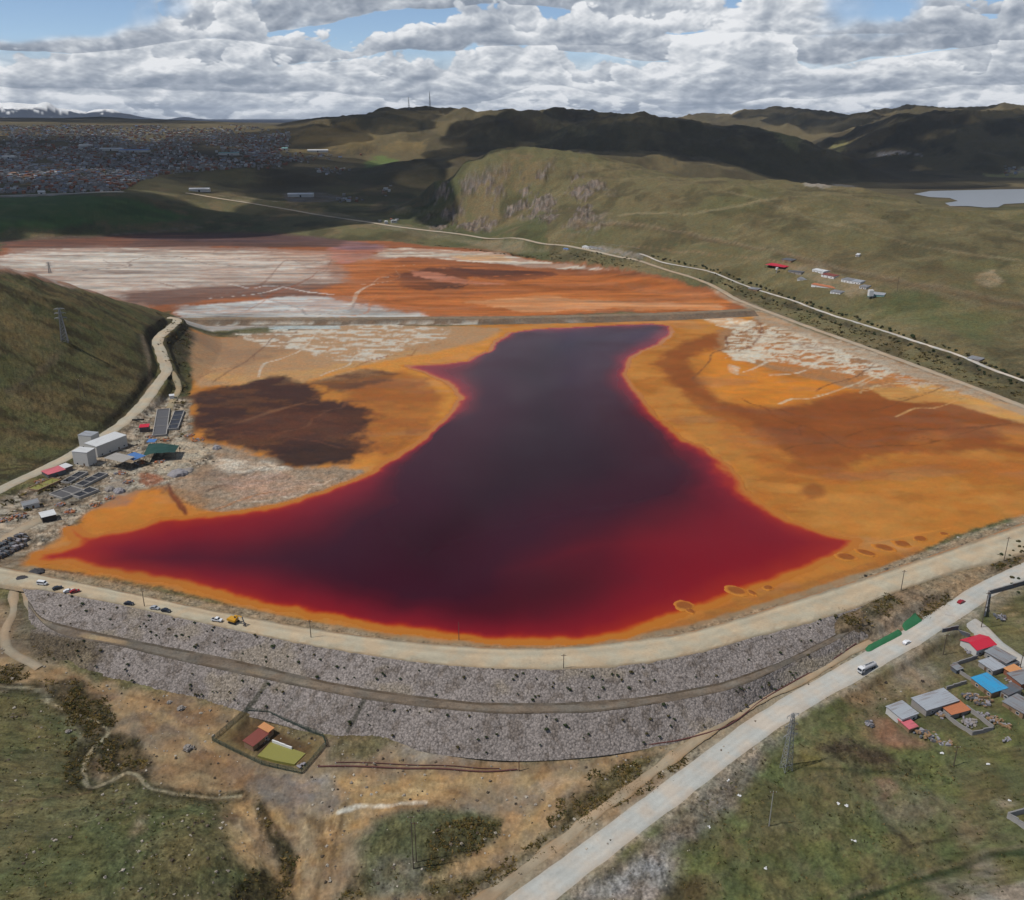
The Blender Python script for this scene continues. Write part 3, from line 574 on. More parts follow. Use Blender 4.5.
def ground_base(x, y, acc, z):
    """the turf where no layer lies"""
    big = fbm(x/190, y/260, 4, 101); mid = fbm(x/38, y/60, 4, 103); sm = fbm(x/9, y/12, 3, 107)
    c = alb((108,102,66))[None]*np.ones((len(x), 1))
    def mix(col, m):
        nonlocal c
        c = c*(1-m[:, None])+alb(col)[None]*m[:, None]
    mix((86,90,54), sstep(.42, .62, big)*.8)
    mix((128,108,74), sstep(.5, .68, mid)*.7)
    mix((74,70,44), sstep(.55, .7, fbm(x/60, y/80, 4, 109))*.7)
    far = sstep(1900, 2600, y)
    mix((90,80,56), far*.85)
    mix((78,68,48), far*sstep(.45, .58, fbm(x/300, y/420, 5, 111, .6))*.85)
    mix((118,104,70), far*sstep(.52, .64, fbm(x/220, y/360, 5, 113, .6))*.7)
    lh = (x < -120)*(y > 380)*(y < 1100)
    mix((88,90,52), lh*.7); mix((112,98,62), lh*sstep(.5, .66, fbm(x/30, y/45, 4, 115))*.6); mix((60,50,32), lh*sstep(.5, .6, fbm((x+y*.5)/40, (y-x*.5)/11, 5, 117, .6))*.7); mix((122,104,66), lh*sstep(.56, .66, fbm((x+y*.5)/30, (y-x*.5)/9, 4, 118))*.5)
    rh = (x > 60)*(y > 650)*(y < 1900)
    mix((114,103,69), rh*.7); mix((100,98,60), rh*sstep(.5, .7, fbm(x/120, y/160, 3, 119))*.6)
    mix((76,68,46), rh*sstep(.54, .64, fbm(x/50, y/60, 5, 121, .6))*.55); mix((134,120,84), rh*sstep(.55, .66, fbm(x/70, y/24, 5, 122, .6))*.5); mix((72,64,44), rh*sstep(.6, .7, ridged(x/110+y/400, y/150, 5, 37))*.0)
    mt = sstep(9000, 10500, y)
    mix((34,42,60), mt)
    mix((255,255,255), mt*sstep(300, 335, z+(fbm(x/380, y/380, 5, 123, .65)-.5)*330))
    return c
def paint(x, y, z, acc, cl):
    n1 = fbm(x/26, y/34, 4, 201)-.5; n2 = fbm(x/6, y/8, 3, 203)-.5
    n3 = fbm(x/120, y/170, 3, 207)-.5; far3 = 6*sstep(850, 1150, y)
    c = ground_base(x, y, acc, z); det = np.ones(len(x))
    rk = fbm(x/4, y/14, 4, 205, .65)
    rc = alb((118,105,96))[None]*np.clip(-.45+2.7*rk[:, None], .12, 2)
    m = (np.clip(cl, 0, 1)*(.55+.45*sstep(.3, .5, rk)))[:, None]; c = c*(1-m)+rc*m
    for L in LAYERS:
        kind, rgb, P, soft, warp, op, brk, bs, st, dt, seed = L[:11]
        pad = soft+warp*2+(L[11] if kind == 'l' else 0)
        k = np.nonzero((x > P[:, 0].min()-pad) & (x < P[:, 0].max()+pad) & (y > P[:, 1].min()-pad) & (y < P[:, 1].max()+pad))[0]
        if not len(k): continue
        xs, ys = x[k], y[k]
        d = poly_sd(xs, ys, P) if kind == 'a' else L[11]-seg_dist(xs, ys, P, False)[0]
        d = d+warp*(n1[k]*2.4+n2[k]*1.6+n3[k]*far3[k])
        m = op*sstep(-soft, soft, d)
        if brk > 0:
            q = np.nonzero(m > 0)[0]; nb = fbm(xs[q]/(bs*st), ys[q]/bs, 5, 300+seed*7+int(bs), .62)
            m[q] *= (1-brk)+brk*sstep(.42, .6, nb)
        m = m[:, None]
        c[k] = c[k]*(1-m)+alb(rgb)[None]*m
        if dt is not None: det[k] = det[k]*(1-m[:, 0])+dt*m[:, 0]
    f1 = fbm(x/2.2, y/2.8, 3, 211, .6); f2 = fbm(x/.9, y/1.1, 2, 213)
    nearw = 1-sstep(500, 900, y)
    k_ = 1+det*nearw*((f1-.5)*.95+(f2-.5)*.9)
    c = c*np.clip(k_, .35, 1.8)[:, None]
    g_ = c.mean(1)[:, None]*np.array([[1.04, 1.0, .9]]); ds_ = (.15*sstep(.45, .7, det)*(y < 9500))[:, None]; c = c*(1-ds_)+g_*ds_
    flat = det < .45
    st_ = fbm(x/80, y/13, 5, 221, .62); sl = fbm(x/24, y/13, 5, 223, .62); up_ = sstep(930, 980, y)
    c = c*np.where(flat & (y > 300) & (y < 1900), 1+up_*(st_-.5)*1.3+(1-up_)*(sl-.5)*.38, 1)[:, None]
    md = flat & (y > 300) & (y < 1900)
    gr = (sstep(.55, .68, fbm(x/60, y/26, 5, 225, .6))*md*.14)[:, None]
    c = c*(1-gr)+c.mean(1)[:, None]*np.array([[1.25,.95,.8]])*gr
    return c, det
# ---------------------------------------------------------------- water colour by depth: bright in the shallows, nearly black in the middle
CORE_PX = [(496,346),(520,335),(600,330),(656,328),(640,340),(610,356),(600,376),(612,398),(640,424),(662,446),(672,470),(660,490),(620,505),(560,528),(515,555),(495,580),(470,602),(400,598),(330,580),(250,570),(170,566),(120,562),(110,556),(150,546),(230,548),(300,540),(360,522),(392,504),(405,482),(425,460),(452,432),(470,408),(482,388),(470,374),(484,360)]
CORE_PX = [p for p in CORE_PX if p not in ((330,580),(250,570),(170,566),(120,562),(110,556),(150,546),(230,548),(300,540))]
CORE_PX.insert(CORE_PX.index((400,598))+1, (350,578)); CORE_PX.insert(CORE_PX.index((350,578))+1, (335,552))
COREP = np.stack(at_plane(*np.array(CORE_PX).T, 0.), 1)
MAROON = np.stack(at_plane(*np.array([(470,600),(520,560),(600,560),(640,580),(620,610),(560,625),(500,628),(440,618)]).T, 0.), 1)
PURPLE = np.stack(at_plane(*np.array([(108,561),(130,552),(190,544),(260,542),(320,536),(360,524),(380,560),(340,592),(270,584),(200,576),(140,570)]).T, 0.), 1)
CRIM = np.stack(at_plane(*np.array([(500,572),(545,548),(620,526),(690,505),(735,512),(790,534),(790,560),(720,584),(650,580),(600,556),(550,572)]).T, 0.), 1)
def pond_paint(x, y):
    n1 = fbm(x/26, y/40, 4, 401)-.5; n2 = fbm(x/7, y/10, 4, 403)-.5; n3 = fbm(x/70, y/110, 3, 405)-.5
    rt = sstep(20, 120, x)*sstep(420, 500, y)*(1-sstep(560, 720, y)); ds = poly_sd(x, y, POND)+n1*(6+12*rt)+n2*(4+5*rt)+n3*26*rt
    dc = np.maximum(-(poly_sd(x, y, COREP)+n1*16+n3*24), 0)
    dsp = np.maximum(ds, 0)
    t = dsp/(dsp+dc+1e-6)
    t = np.where(ds <= 0, 0, t)
    t2 = np.clip(ds/60, 0, 1)
    stops = [(0,(190,118,46)),(.03,(186,84,32)),(.08,(166,44,32)),(.22,(136,26,38)),(.45,(112,22,38)),(.7,(82,18,34)),(1,(62,18,36))]
    # the first metres of shallow water turn from orange to red whatever the width of the lake there
    tt = np.minimum(np.maximum(t*.93+.07, 0), 1)*1
    ew = 5+11*rt; tt = np.where(ds < ew, np.clip(ds/ew, 0, 1)*np.clip(.07+t*.93, 0, 1), t*.93+.07)
    xs = [s[0] for s in stops]; cols = np.array([alb(s[1]) for s in stops])
    c = np.stack([np.interp(tt, xs, cols[:, i]) for i in range(3)], 1)
    di = poly_sd(x, y, COREP)+n1*16+n3*24; m = sstep(-5, 70, di)[:, None]; c = c*(1-m)+alb((44,13,27))[None]*m
    m = sstep(-20, 34, poly_sd(x, y, CRIM)+n3*60+n1*14)[:, None]*.62; c = c*(1-m)+alb((140,28,40))[None]*m
    m = sstep(-14, 30, poly_sd(x, y, MAROON)+n3*20)[:, None]*.6
    c = c*(1-m)+alb((66,22,32))[None]*m
    m = sstep(-12, 26, poly_sd(x, y, PURPLE)+n3*26)[:, None]*.8
    c = c*(1-m)+alb((58,20,38))[None]*m
    return c, ds
# ---------------------------------------------------------------- node helpers
class NT:
    """tiny arithmetic layer over a node tree"""
    def __init__(s, tree): s.t = tree
    def n(s, typ, **kw):
        nd = s.t.nodes.new(typ)
        for k, v in kw.items(): setattr(nd, k, v)
        return nd
    def put(s, sock, v):
        if hasattr(v, 'is_linked') or hasattr(v, 'links'): s.t.links.new(v, sock)
        elif v is not None: sock.default_value = v
    def m(s, op, a, b=None, c=None, clamp=False):
        nd = s.n('ShaderNodeMath', operation=op, use_clamp=clamp)
        s.put(nd.inputs[0], a); s.put(nd.inputs[1], b); s.put(nd.inputs[2], c)
        return nd.outputs[0]
    def mr(s, v, a, b, c=0., d=1., smooth=True):
        nd = s.n('ShaderNodeMapRange', interpolation_type='SMOOTHSTEP' if smooth else 'LINEAR')
        s.put(nd.inputs[0], v)
        for i, q in enumerate((a, b, c, d)): s.put(nd.inputs[i+1], q)
        return nd.outputs[0]
    def noise(s, vec, scale, detail=4., rough=.55, dist=0., dim='3D'):
        nd = s.n('ShaderNodeTexNoise', noise_dimensions=dim)
        s.put(nd.inputs['Vector'], vec); nd.inputs['Scale'].default_value = scale
        nd.inputs['Detail'].default_value = detail; nd.inputs['Roughness'].default_value = rough; nd.inputs['Distortion'].default_value = dist
        return nd.outputs['Fac']
    def mix(s, f, a, b, typ='MIX'):
        nd = s.n('ShaderNodeMix', data_type='RGBA', blend_type=typ)
        s.put(nd.inputs[0], f)
        s.put(nd.inputs[6], tuple(a)+(1,)*(len(a) == 3) if isinstance(a, tuple) else a)
        s.put(nd.inputs[7], tuple(b)+(1,)*(len(b) == 3) if isinstance(b, tuple) else b)
        return nd.outputs[2]
    def comb(s, x, y, z=0.):
        nd = s.n('ShaderNodeCombineXYZ')
        for i, v in enumerate((x, y, z)): s.put(nd.inputs[i], v)
        return nd.outputs[0]
    def scale_col(s, col, v):
        nd = s.n('ShaderNodeVectorMath', operation='SCALE'); s.put(nd.inputs[0], col); s.put(nd.inputs['Scale'], v)
        return nd.outputs[0]
def new_mat(name, rough=.9, spec=.2):
    m = bpy.data.materials.new(name); m.use_nodes = True
    b = m.node_tree.nodes['Principled BSDF']; b.inputs['Roughness'].default_value = rough
    b.inputs['Specular IOR Level'].default_value = spec
    return m, NT(m.node_tree), b
def bump(N, b, h, strength, dist):
    nd = N.n('ShaderNodeBump'); N.put(nd.inputs['Height'], h); nd.inputs['Strength'].default_value = strength; nd.inputs['Distance'].default_value = dist
    N.t.links.new(nd.outputs[0], b.inputs['Normal'])
def land_mat(name, rough=.95, grain=1., bumpy=.5):
    """colour from the ground survey (attribute Col), grain from procedural noise"""
    m, N, b = new_mat(name, rough, .1)
    col = N.n('ShaderNodeAttribute', attribute_name='Col').outputs['Color']
    det = N.n('ShaderNodeAttribute', attribute_name='det').outputs['Fac']
    p = N.n('ShaderNodeTexCoord').outputs['Object']
    a = N.noise(p, .045, 5, .6); c = N.noise(p, .33, 4, .65); d = N.noise(p, 1.15, 4, .7)
    e = N.noise(p, .11, 3, .5)
    v = N.m('ADD', N.m('MULTIPLY', N.m('SUBTRACT', a, .5), .7*grain), N.m('ADD', N.m('MULTIPLY', N.m('SUBTRACT', c, .5), 1.3*grain), N.m('MULTIPLY', N.m('SUBTRACT', d, .5), 1.9*grain)))
    vo = N.n('ShaderNodeTexVoronoi'); N.put(vo.inputs['Vector'], p); vo.inputs['Scale'].default_value = .55
    spot = N.m('MULTIPLY', N.mr(vo.outputs['Distance'], .18, .42, 1., 0.), N.mr(a, .42, .6))
    v = N.m('SUBTRACT', v, N.m('MULTIPLY', spot, .38*grain))
    v = N.m('ADD', 1.04, N.m('MULTIPLY', v, det))
    v = N.m('MAXIMUM', v, .25)
    warm = N.mix(N.mr(e, .35, .65), (1.07, 1.0, .92), (.95, 1.01, 1.03))
    out = N.mix(1., N.scale_col(col, v), warm, 'MULTIPLY')
    N.put(b.inputs['Base Color'], out)
    h = N.m('ADD', N.m('MULTIPLY', c, 1.2), N.m('MULTIPLY', d, .5))
    bump(N, b, N.m('MULTIPLY', h, det), bumpy, .9)
    return m
def flat_mat(name, rgb, rough=.8, spec=.3, var=.25, scale=.8, metal=0., streak=None, bumpy=0., rust=0.):
    """paint, metal, plaster: a base colour with procedural wear"""
    m, N, b = new_mat(name, rough, spec)
    p = N.n('ShaderNodeTexCoord').outputs['Object']
    if streak:
        mp = N.n('ShaderNodeMapping'); N.put(mp.inputs[0], p); mp.inputs['Scale'].default_value = streak; p2 = mp.outputs[0]
    else: p2 = p
    a = N.noise(p2, scale, 5, .65); c = N.noise(p, scale*5, 3, .6)
    v = N.m('ADD', 1-var*.9, N.m('MULTIPLY', N.m('ADD', N.m('MULTIPLY', a, .65), N.m('MULTIPLY', c, .35)), var*1.8))
    base = N.n('ShaderNodeRGB'); base.outputs[0].default_value = tuple(lin(rgb)*.66)+(1,)
    oc = N.scale_col(base.outputs[0], v)
    if rust: oc = N.mix(N.m('MULTIPLY', N.mr(N.noise(p2, scale*.45, 4, .65), .5, .64), rust), oc, tuple(lin((112,84,68))*.7))
    N.put(b.inputs['Base Color'], oc); b.inputs['Metallic'].default_value = metal
    if bumpy: bump(N, b, a, bumpy, .1)
    return m
def mesh_obj(name, V, F, mat, col=None, det=None, parent=None, smooth=True, kind=None):
    """F: list of faces or an (n x 4) array"""
    me = bpy.data.meshes.new(name)
    V = np.asarray(V, np.float32)
    if isinstance(F, np.ndarray):
        k = F.shape[1]
        me.vertices.add(len(V)); me.vertices.foreach_set('co', V.ravel())
        me.loops.add(F.size); me.loops.foreach_set('vertex_index', F.astype(np.int32).ravel())
        me.polygons.add(len(F)); me.polygons.foreach_set('loop_start', np.arange(0, F.size, k, dtype=np.int32))
        me.polygons.foreach_set('loop_total', np.full(len(F), k, np.int32))
        me.update(calc_edges=True)
    else: me.from_pydata([tuple(map(float, v)) for v in V], [], F); me.update()
    me.polygons.foreach_set('use_smooth', np.full(len(me.polygons), smooth))
    if col is not None:
        a = me.color_attributes.new('Col', 'FLOAT_COLOR', 'POINT')
        a.data.foreach_set('color', np.concatenate([np.asarray(col), np.ones((len(V), 1))], 1).astype(np.float32).ravel())
    if det is not None:
        a = me.attributes.new('det', 'FLOAT', 'POINT'); a.data.foreach_set('value', np.asarray(det, np.float32))
    for q in (mat if isinstance(mat, list) else [mat]): me.materials.append(q)
    o = bpy.data.objects.new(name, me); COL.objects.link(o)
    if parent: o.parent = parent
    if kind: o['kind'] = kind
    return o
def tag(o, label=None, cat=None, group=None, kind=None):
    for k, v in (('label', label), ('category', cat), ('group', group), ('kind', kind)):
        if v: o[k] = v
    return o
def grid_faces(nr, nc, mask=None):
    i, j = np.meshgrid(np.arange(nr-1), np.arange(nc-1), indexing='ij')
    F = np.stack([i*nc+j, i*nc+j+1, (i+1)*nc+j+1, (i+1)*nc+j], -1)
    return F[mask] if mask is not None else F.reshape(-1, 4)
def compact(V, F, *A):
    u, inv = np.unique(F, return_inverse=True)
    return (V[u], inv.reshape(F.shape).astype(np.int64))+tuple(a[u] for a in A)
# ---------------------------------------------------------------- roads: traced first, so that the land can be levelled under them
ROADS = []
def _r(*a, **k): ROADS.append((a, k))
ROAD_PX = [(470,945),(505,918),(600,847),(700,771),(780,713),(850,672),(905,641),(950,613),(989,588),(1024,571.5),(1060,555),(1150,515)]
_r('road', ROAD_PX, 10.6, (190,186,178), 2.5, .2, .25, 9, .28, soft_rgb=(176,168,156), seed=1)
_r('road', [(946,611),(960,614.5),(970,620),(979,629),(1000,648),(1024,664),(1080,690)], 9.5, (186,182,176), 2., .1, .4, 9, .3, seed=2)
_r('dirt_track', [(440,930),(475,906),(540,858),(620,796),(700,737),(760,700),(800,680),(845,655),(872,642)], 4.8, (166,148,124), 2., .16, .5, 7, .6, soft_rgb=(150,122,88), seed=3)
_r('dirt_road', [(-60,522),(0,490),(60,461),(112,431),(140,407),(157,385),(166,370),(161,352),(158,340),(170,328),(177,321),(168,317.5)], 9.5, (186,174,154), 3., .2, .5, 7, .35, seed=4)
_r('dirt_road', [(166,368),(174,375),(179,388),(174,398),(168,412),(164,428)], 5, (160,146,120), 3., .2, .5, 5, .4, seed=5)
_r('dirt_road', [(24,577),(14,590),(14,610),(6,630),(8,648),(24,660),(40,668)], 4., (164,148,126), 2., .2, .4, 5, .5, seed=6)
_r('dirt_road', [(24,580),(30,602),(42,616),(52,624)], 5., (164,148,126), 2., .25, .4, 5, .5, seed=7)
_r('dirt_road', [(-40,560),(0,542),(24,528),(44,518)], 8, (172,156,134), 3., .2, .5, 5, .4, seed=8)
_r('plateau_road', [(-160,198),(-60,197.5),(0,196.4),(60,194.4),(124,192.4)], 13, (206,196,184), 8., 1., .8, 5, .3, ruts=False, seed=12)
_r('highway', [(186,193),(220,199),(256,204.5),(300,212),(340,218.5),(390,226),(420,230),(460,234.5),(500,239),(550,245),(590,250.5),(640,261)], 9, (184,170,150), 8., .8, .8, 5, .3, ruts=False, seed=9)
_r('highway', [(640,261),(680,274),(715,287),(760,309),(800,324),(850,342),(900,360),(940,375),(980,390),(1024,407),(1100,436)], 8, (178,160,138), 5., .4, .6, 5, .4, seed=10)
_r('stony_track', [(640,254),(660,262),(690,268),(735,282),(780,297),(820,311),(870,327),(920,343),(965,358),(1024,381),(1090,406)], 4.6, (198,190,180), 4., .4, .8, 5, .8, seed=11)
POOL_PX = [(259,757),(271,742.5),(290,748.5),(304.5,753.5),(294,765.5),(276,762.5)]
YARD_PX = [(222,741),(249,716),(268,719),(317,739),(319,746),(299,769),(264,761)]
def carve():
    for a, k in ROADS+[R for R in ROADS if R[0][2] == 10.6]:
        P = hits(a[1])[:, :2]; P = smooth_line(P, n=8) if len(P) > 2 else P; P = resample(P, 2.)
        z = look(P[:, 0], P[:, 1]); n = 8; z = np.convolve(np.pad(z, n, 'edge'), np.ones(2*n+1)/(2*n+1), 'valid')
        w = a[2]/2; pad = w+7
        q = np.nonzero((GX > P[:, 0].min()-pad) & (GX < P[:, 0].max()+pad) & (GY > P[:, 1].min()-pad) & (GY < P[:, 1].max()+pad) & (GY < 2300))
        if not len(q[0]): continue
        S = P[::3] if len(P) > 8 else P; zs = z[::3] if len(P) > 8 else z
        x, y = GX[q], GY[q]; d, par, _ = seg_dist(x, y, S, False)
        i = np.clip(par.astype(int), 0, len(S)-2); f = par-i; zz = zs[i]*(1-f)+zs[i+1]*f
        m = 1-sstep(w+1.3, w+6, d)
        GZ[q] = GZ[q]*(1-m)+(zz-.05)*m
    Y = hits(YARD_PX)[:, :2]; zy = float(np.median(look(Y[:, 0], Y[:, 1])))-1.2
    q = np.nonzero((GX > Y[:, 0].min()-6) & (GX < Y[:, 0].max()+6) & (GY > Y[:, 1].min()-6) & (GY < Y[:, 1].max()+6))
    m = sstep(-1.5, 2.5, poly_sd(GX[q], GY[q], Y)); GZ[q] = GZ[q]*(1-m)+zy*m
    L = hits(POOL_PX)[:, :2]; m = sstep(-1.2, .4, poly_sd(GX[q], GY[q], L)); GZ[q] -= .9*m
    L = hits(LAKE_PX)[:, :2]; zl = float(np.percentile(hits(LAKE_PX)[:, 2], 30))
    q = np.nonzero((GX > L[:, 0].min()-60) & (GX < L[:, 0].max()+60) & (GY > L[:, 1].min()-60) & (GY < L[:, 1].max()+60))
    m = sstep(-45, 6, poly_sd(GX[q], GY[q], L)); GZ[q] = GZ[q]*(1-m)+(zl-1.2+1.5*sstep(8, -12, poly_sd(GX[q], GY[q], L)))*m
    global LZ; LZ = zl
    return zy
POOL_Z = carve()-.3
# ---------------------------------------------------------------- ground, tailings, pond
fx, fy, fz = GX.ravel(), GY.ravel(), GZ.ravel()
GC, GDET = paint(fx, fy, fz, GACC.ravel(), GCL.ravel())
_ps = POND_SD(fx, fy)
_k = np.nonzero(_ps > -26)[0]
PC, PDS = pond_paint(fx[_k], fy[_k])
_m = sstep(-7, -1, PDS)[:, None]
GC[_k] = GC[_k]*(1-_m)+PC*_m                       # the lake bed has the colour of the shallows
GZ -= (1.5*sstep(-1, 9, POND_SD(fx, fy))).reshape(GX.shape)
fz = GZ.ravel()
V = np.stack([fx, fy, fz], 1)
sbq = GSB[:-1, :-1]
tail = (sbq > 1)
M_LAND = land_mat('open_ground'); M_TAIL = land_mat('tailings_mud', .85, 1.0, .25)
nr, nc = GX.shape
v, f, c, d = compact(V, grid_faces(nr, nc, ~tail), GC, GDET)
ground = mesh_obj('ground', v, f, M_LAND, c, d, kind='structure')
v, f, c, d = compact(V, grid_faces(nr, nc, tail), GC, GDET)
tailings = mesh_obj('tailings_ground', v, f, M_TAIL, c, d, kind='structure')
# the red pond: a level sheet a little wider than its shore, over the dip in the tailings
wm = np.zeros(GX.size, bool); wm[_k] = PDS > -4
wq = wm.reshape(GX.shape); wq = wq[:-1, :-1] & wq[1:, 1:] & wq[1:, :-1] & wq[:-1, 1:]
WC = np.zeros((GX.size, 3)); WC[_k] = PC
m, N, b = new_mat('red_water', .18, .12)
N.put(b.inputs['Base Color'], N.n('ShaderNodeAttribute', attribute_name='Col').outputs['Color'])
b.inputs['IOR'].default_value = 1.33
p = N.n('ShaderNodeTexCoord').outputs['Object']
bump(N, b, N.noise(p, 1.1, 3, .6), .06, .2)
N.put(b.inputs['Roughness'], N.mr(N.noise(p, .012, 3, .5), .35, .65, .12, .24))
SHORE_Z = float(np.median(fz[_k][np.abs(PDS+2) < .6])) if len(_k) else 0.
V2 = V.copy(); V2[:, 2] = SHORE_Z+.02
v, f, c = compact(V2, grid_faces(nr, nc, wq), WC)
pond = mesh_obj('pond_water', v, f, m, c, kind='structure')
# ---------------------------------------------------------------- grey lake beyond the right-hand ridge
def sheet(name, px, z, mat, kind='structure', inner=0):
    P = np.stack(at_plane(*np.array(px, float).T, z), 1)
    V = [(a, b_, z) for a, b_ in P]
    return mesh_obj(name, V, [list(range(len(V)))], mat, kind=kind, smooth=False)
m_lake, N, b = new_mat('lake_water', .3, .5)
b.inputs['Base Color'].default_value = tuple(lin((120,124,128)))+(1,)
lake = sheet('lake_water', LAKE_PX, LZ, m_lake)
sheet('lake_water', [(1010,212),(1024,211.5),(1060,211),(1060,213.6),(1020,213.6)], LZ, m_lake)
# ---------------------------------------------------------------- ribbons: roads and tracks
def ribbon(name, px, width, rgb, step=3., lift=.14, edge=.35, nl=7, var=.5, pts=None, z=None, soft_rgb=None, ruts=True, seed=0):
    P = pts if pts is not None else hits(px)[:, :2]
    P = smooth_line(P, n=8) if len(P) > 2 else P
    P = resample(P, step)
    T = np.gradient(P, axis=0); T /= np.linalg.norm(T, axis=1)[:, None]+1e-9
    Nn = np.stack([-T[:, 1], T[:, 0]], 1)
    s = np.cumsum(np.r_[0, np.linalg.norm(np.diff(P, axis=0), axis=1)])
    V = []; C = []
    w = np.linspace(-1, 1, nl)
    jl = (fbm(s/9, s*0+seed, 3, 11)-.5)*edge*4; jr = (fbm(s/9, s*0+seed+50, 3, 12)-.5)*edge*4
    X = P[:, None, 0]+Nn[:, None, 0]*(w[None]*width/2+np.where(w[None] > 0, jl[:, None], -jr[:, None])*np.abs(w[None])**3)
    Y = P[:, None, 1]+Nn[:, None, 1]*(w[None]*width/2+np.where(w[None] > 0, jl[:, None], -jr[:, None])*np.abs(w[None])**3)
    zc = look(P[:, 0], P[:, 1]); k = 3; zc = np.convolve(np.pad(zc, k, 'edge'), np.ones(2*k+1)/(2*k+1), 'valid')
    Z = zc[:, None]+lift+Y*.0004-(np.abs(w)[None] > .99)*(lift+.12)
    base = alb(rgb)
    t = fbm(X/9, Y/9, 4, 21+seed); u = fbm(X/2.6+3, Y/2.6, 3, 23+seed)
    sh = 1+var*((t-.5)*.8+(u-.5)*.5)
    if ruts: sh = sh*(1+.035*np.cos(w[None]*math.pi*4))
    C = base[None, None]*sh[..., None]
    sc = alb(soft_rgb if soft_rgb else tuple(.86*q for q in rgb))
    e = (sstep(.72, 1, np.abs(w)+(t-.5)*.3))[..., None]*.7
    C = C*(1-e)+sc*e
    return mesh_obj(name, np.stack([X, Y, Z], -1).reshape(-1, 3), grid_faces(len(P), nl), M_ROAD, C.reshape(-1, 3), np.full(X.size, .22), kind='structure')
M_ROAD = land_mat('gravel_road', .9, .7, .15)
for R in ROADS: ribbon(*R[0], **R[1])
# ---------------------------------------------------------------- the dyke between the two basins
def loft(name, rows, mat, col, det, kind='structure', smooth=True):
    """rows: list of (n x 3) arrays"""
    A = np.stack(rows, 1); n, k = A.shape[:2]
    return mesh_obj(name, A.reshape(-1, 3), grid_faces(n, k), mat, col(A).reshape(-1, 3), det(A).ravel() if callable(det) else np.full(n*k, det), kind=kind, smooth=smooth)
P = resample(smooth_line(np.stack(at_plane(*np.array([(172,323),(260,322.5),(340,322.5),(420,322),(500,321.5),(600,319.5),(680,317),(752,313.5)]).T, 0.), 1), n=6), 2.5)
T = np.gradient(P, axis=0); T /= np.linalg.norm(T, axis=1)[:, None]; Nn = np.stack([-T[:, 1], T[:, 0]], 1)
rows = []
s = P[:, 0]
for off, zz in ((-19,-.6),(-16,.6),(-12,1.2),(-6.5,4.2),(-4.5,4.9),(0,4.7),(4.5,4.9),(6.5,4.0),(12,.8),(14,-.6)):
    jit = (fbm(s/14, s*0+off, 3, 41)-.5)*3
    rows.append(np.stack([P[:, 0]+Nn[:, 0]*(off+jit*(abs(off) > 5)), P[:, 1]+Nn[:, 1]*(off+jit*(abs(off) > 5)), zz+(fbm(s/6, s*0+off*3, 3, 43)-.5)*.9*(zz > .5)], 1))
def dyke_col(A):
    x, y, z = A[..., 0], A[..., 1], A[..., 2]
    t = fbm(x/22, y/6, 4, 45); q = fbm(x/60, y/20, 3, 47)
    c = alb((122,104,88))*np.ones(x.shape+(1,)); c = c*(.6+.8*t[..., None])
    w = (sstep(60, -60, x+(q-.5)*200)*sstep(.45, .62, fbm(x/24, y/7, 4, 49, .62))*(z < 2.5)*.75)[..., None]; c = c*(1-w)+alb((196,190,178))*w
    top = (sstep(4.2, 4.8, z)*.6)[..., None]; c = c*(1-top)+alb((150,132,110))*top
    return c
loft('dyke', rows, M_LAND, dyke_col, .7)
# ---------------------------------------------------------------- the dam: crest road, two stone-faced slopes with a berm between
def zline(pts, n=700):
    A = np.array(pts, float); x, y = at_plane(A[:, 0], A[:, 1], A[:, 2])
    return resample(smooth_line(np.stack([x, y, A[:, 2]], 1), n=8), np.zeros(n))
ci = zline([(-120,556,1.6),(-40,562,1.6),(14,570,1.6),(100,587,1.6),(200,608,1.6),(300,627,1.6),(400,641,1.6),(480,647.5,1.6),(560,648,1.6),(640,640,1.6),(700,630,1.6),(780,606,1.6),(868,578,1.6),(960,547,1.6),(1040,519,1.6),(1160,476,1.6)])
co = zline([(-120,575,2),(-40,579,2),(22,588,2),(45,590,2),(100,600,2),(200,622,2),(260,635,2),(340,650,2),(420,662,2),(500,668,2),(580,668,2),(640,663,2),(700,652,2),(760,635,2),(834,615,2),(904,589,2),(960,570,2),(1024,553,2),(1160,505,2)])
cmid = (ci+co)/2
M_DAM = land_mat('dam_crest_gravel', .9, .8, .2); 
rows = []
for f, dz in ((-.22,-1.9),(-.06,-.25),(0,0),(.12,.02),(.3,.05),(.5,.08),(.7,.05),(.9,.02),(1,0),(1.06,-1.4)):
    r = ci*(1-f)+co*f; r[:, 2] += dz; s = np.arange(len(r))
    r = r.copy(); 
    if f in (0, 1): r[:, 0] += (fbm(s/5., s*0+f*9, 3, 61)-.5)*1.2; r[:, 1] += (fbm(s/5., s*0+f*9+4, 3, 62)-.5)*1.6
    rows.append(r)
def crest_col(A):
    x, y, z = A[..., 0], A[..., 1], A[..., 2]; k = np.arange(A.shape[1])[None]*np.ones(x.shape)
    t = fbm(x/12, y/5, 4, 63); q = fbm(x/4, y/2.5, 3, 65)
    c = alb((188,174,150))*(.82+.36*t[..., None])
    r = (1+.08*np.where((k == 3) | (k == 5), 1, 0)-.06*(k == 4))[..., None]; c = c*r
    e = (((k <= 2) | (k >= 8))*.75+((k == 7))*.35*sstep(.4, .6, q))[..., None]
    c = c*(1-e)+alb((140,124,102))*(.7+.6*q[..., None])*e
    e = (k <= 1)*sstep(.35, .6, t)*.7; c = c*(1-e[..., None])+alb((172,110,60))*e[..., None]
    return c
dam = bpy.data.objects.new('tailings_dam', None); COL.objects.link(dam); dam.location = (0, 0, 0)
tag(dam, 'long curved dam with a pale gravel crest and grey stone slopes below the red pond', 'dam')
o = loft('crest_road', rows, M_DAM, crest_col, .3, kind=None); o.parent = dam
_tz = lambda px, py: 0
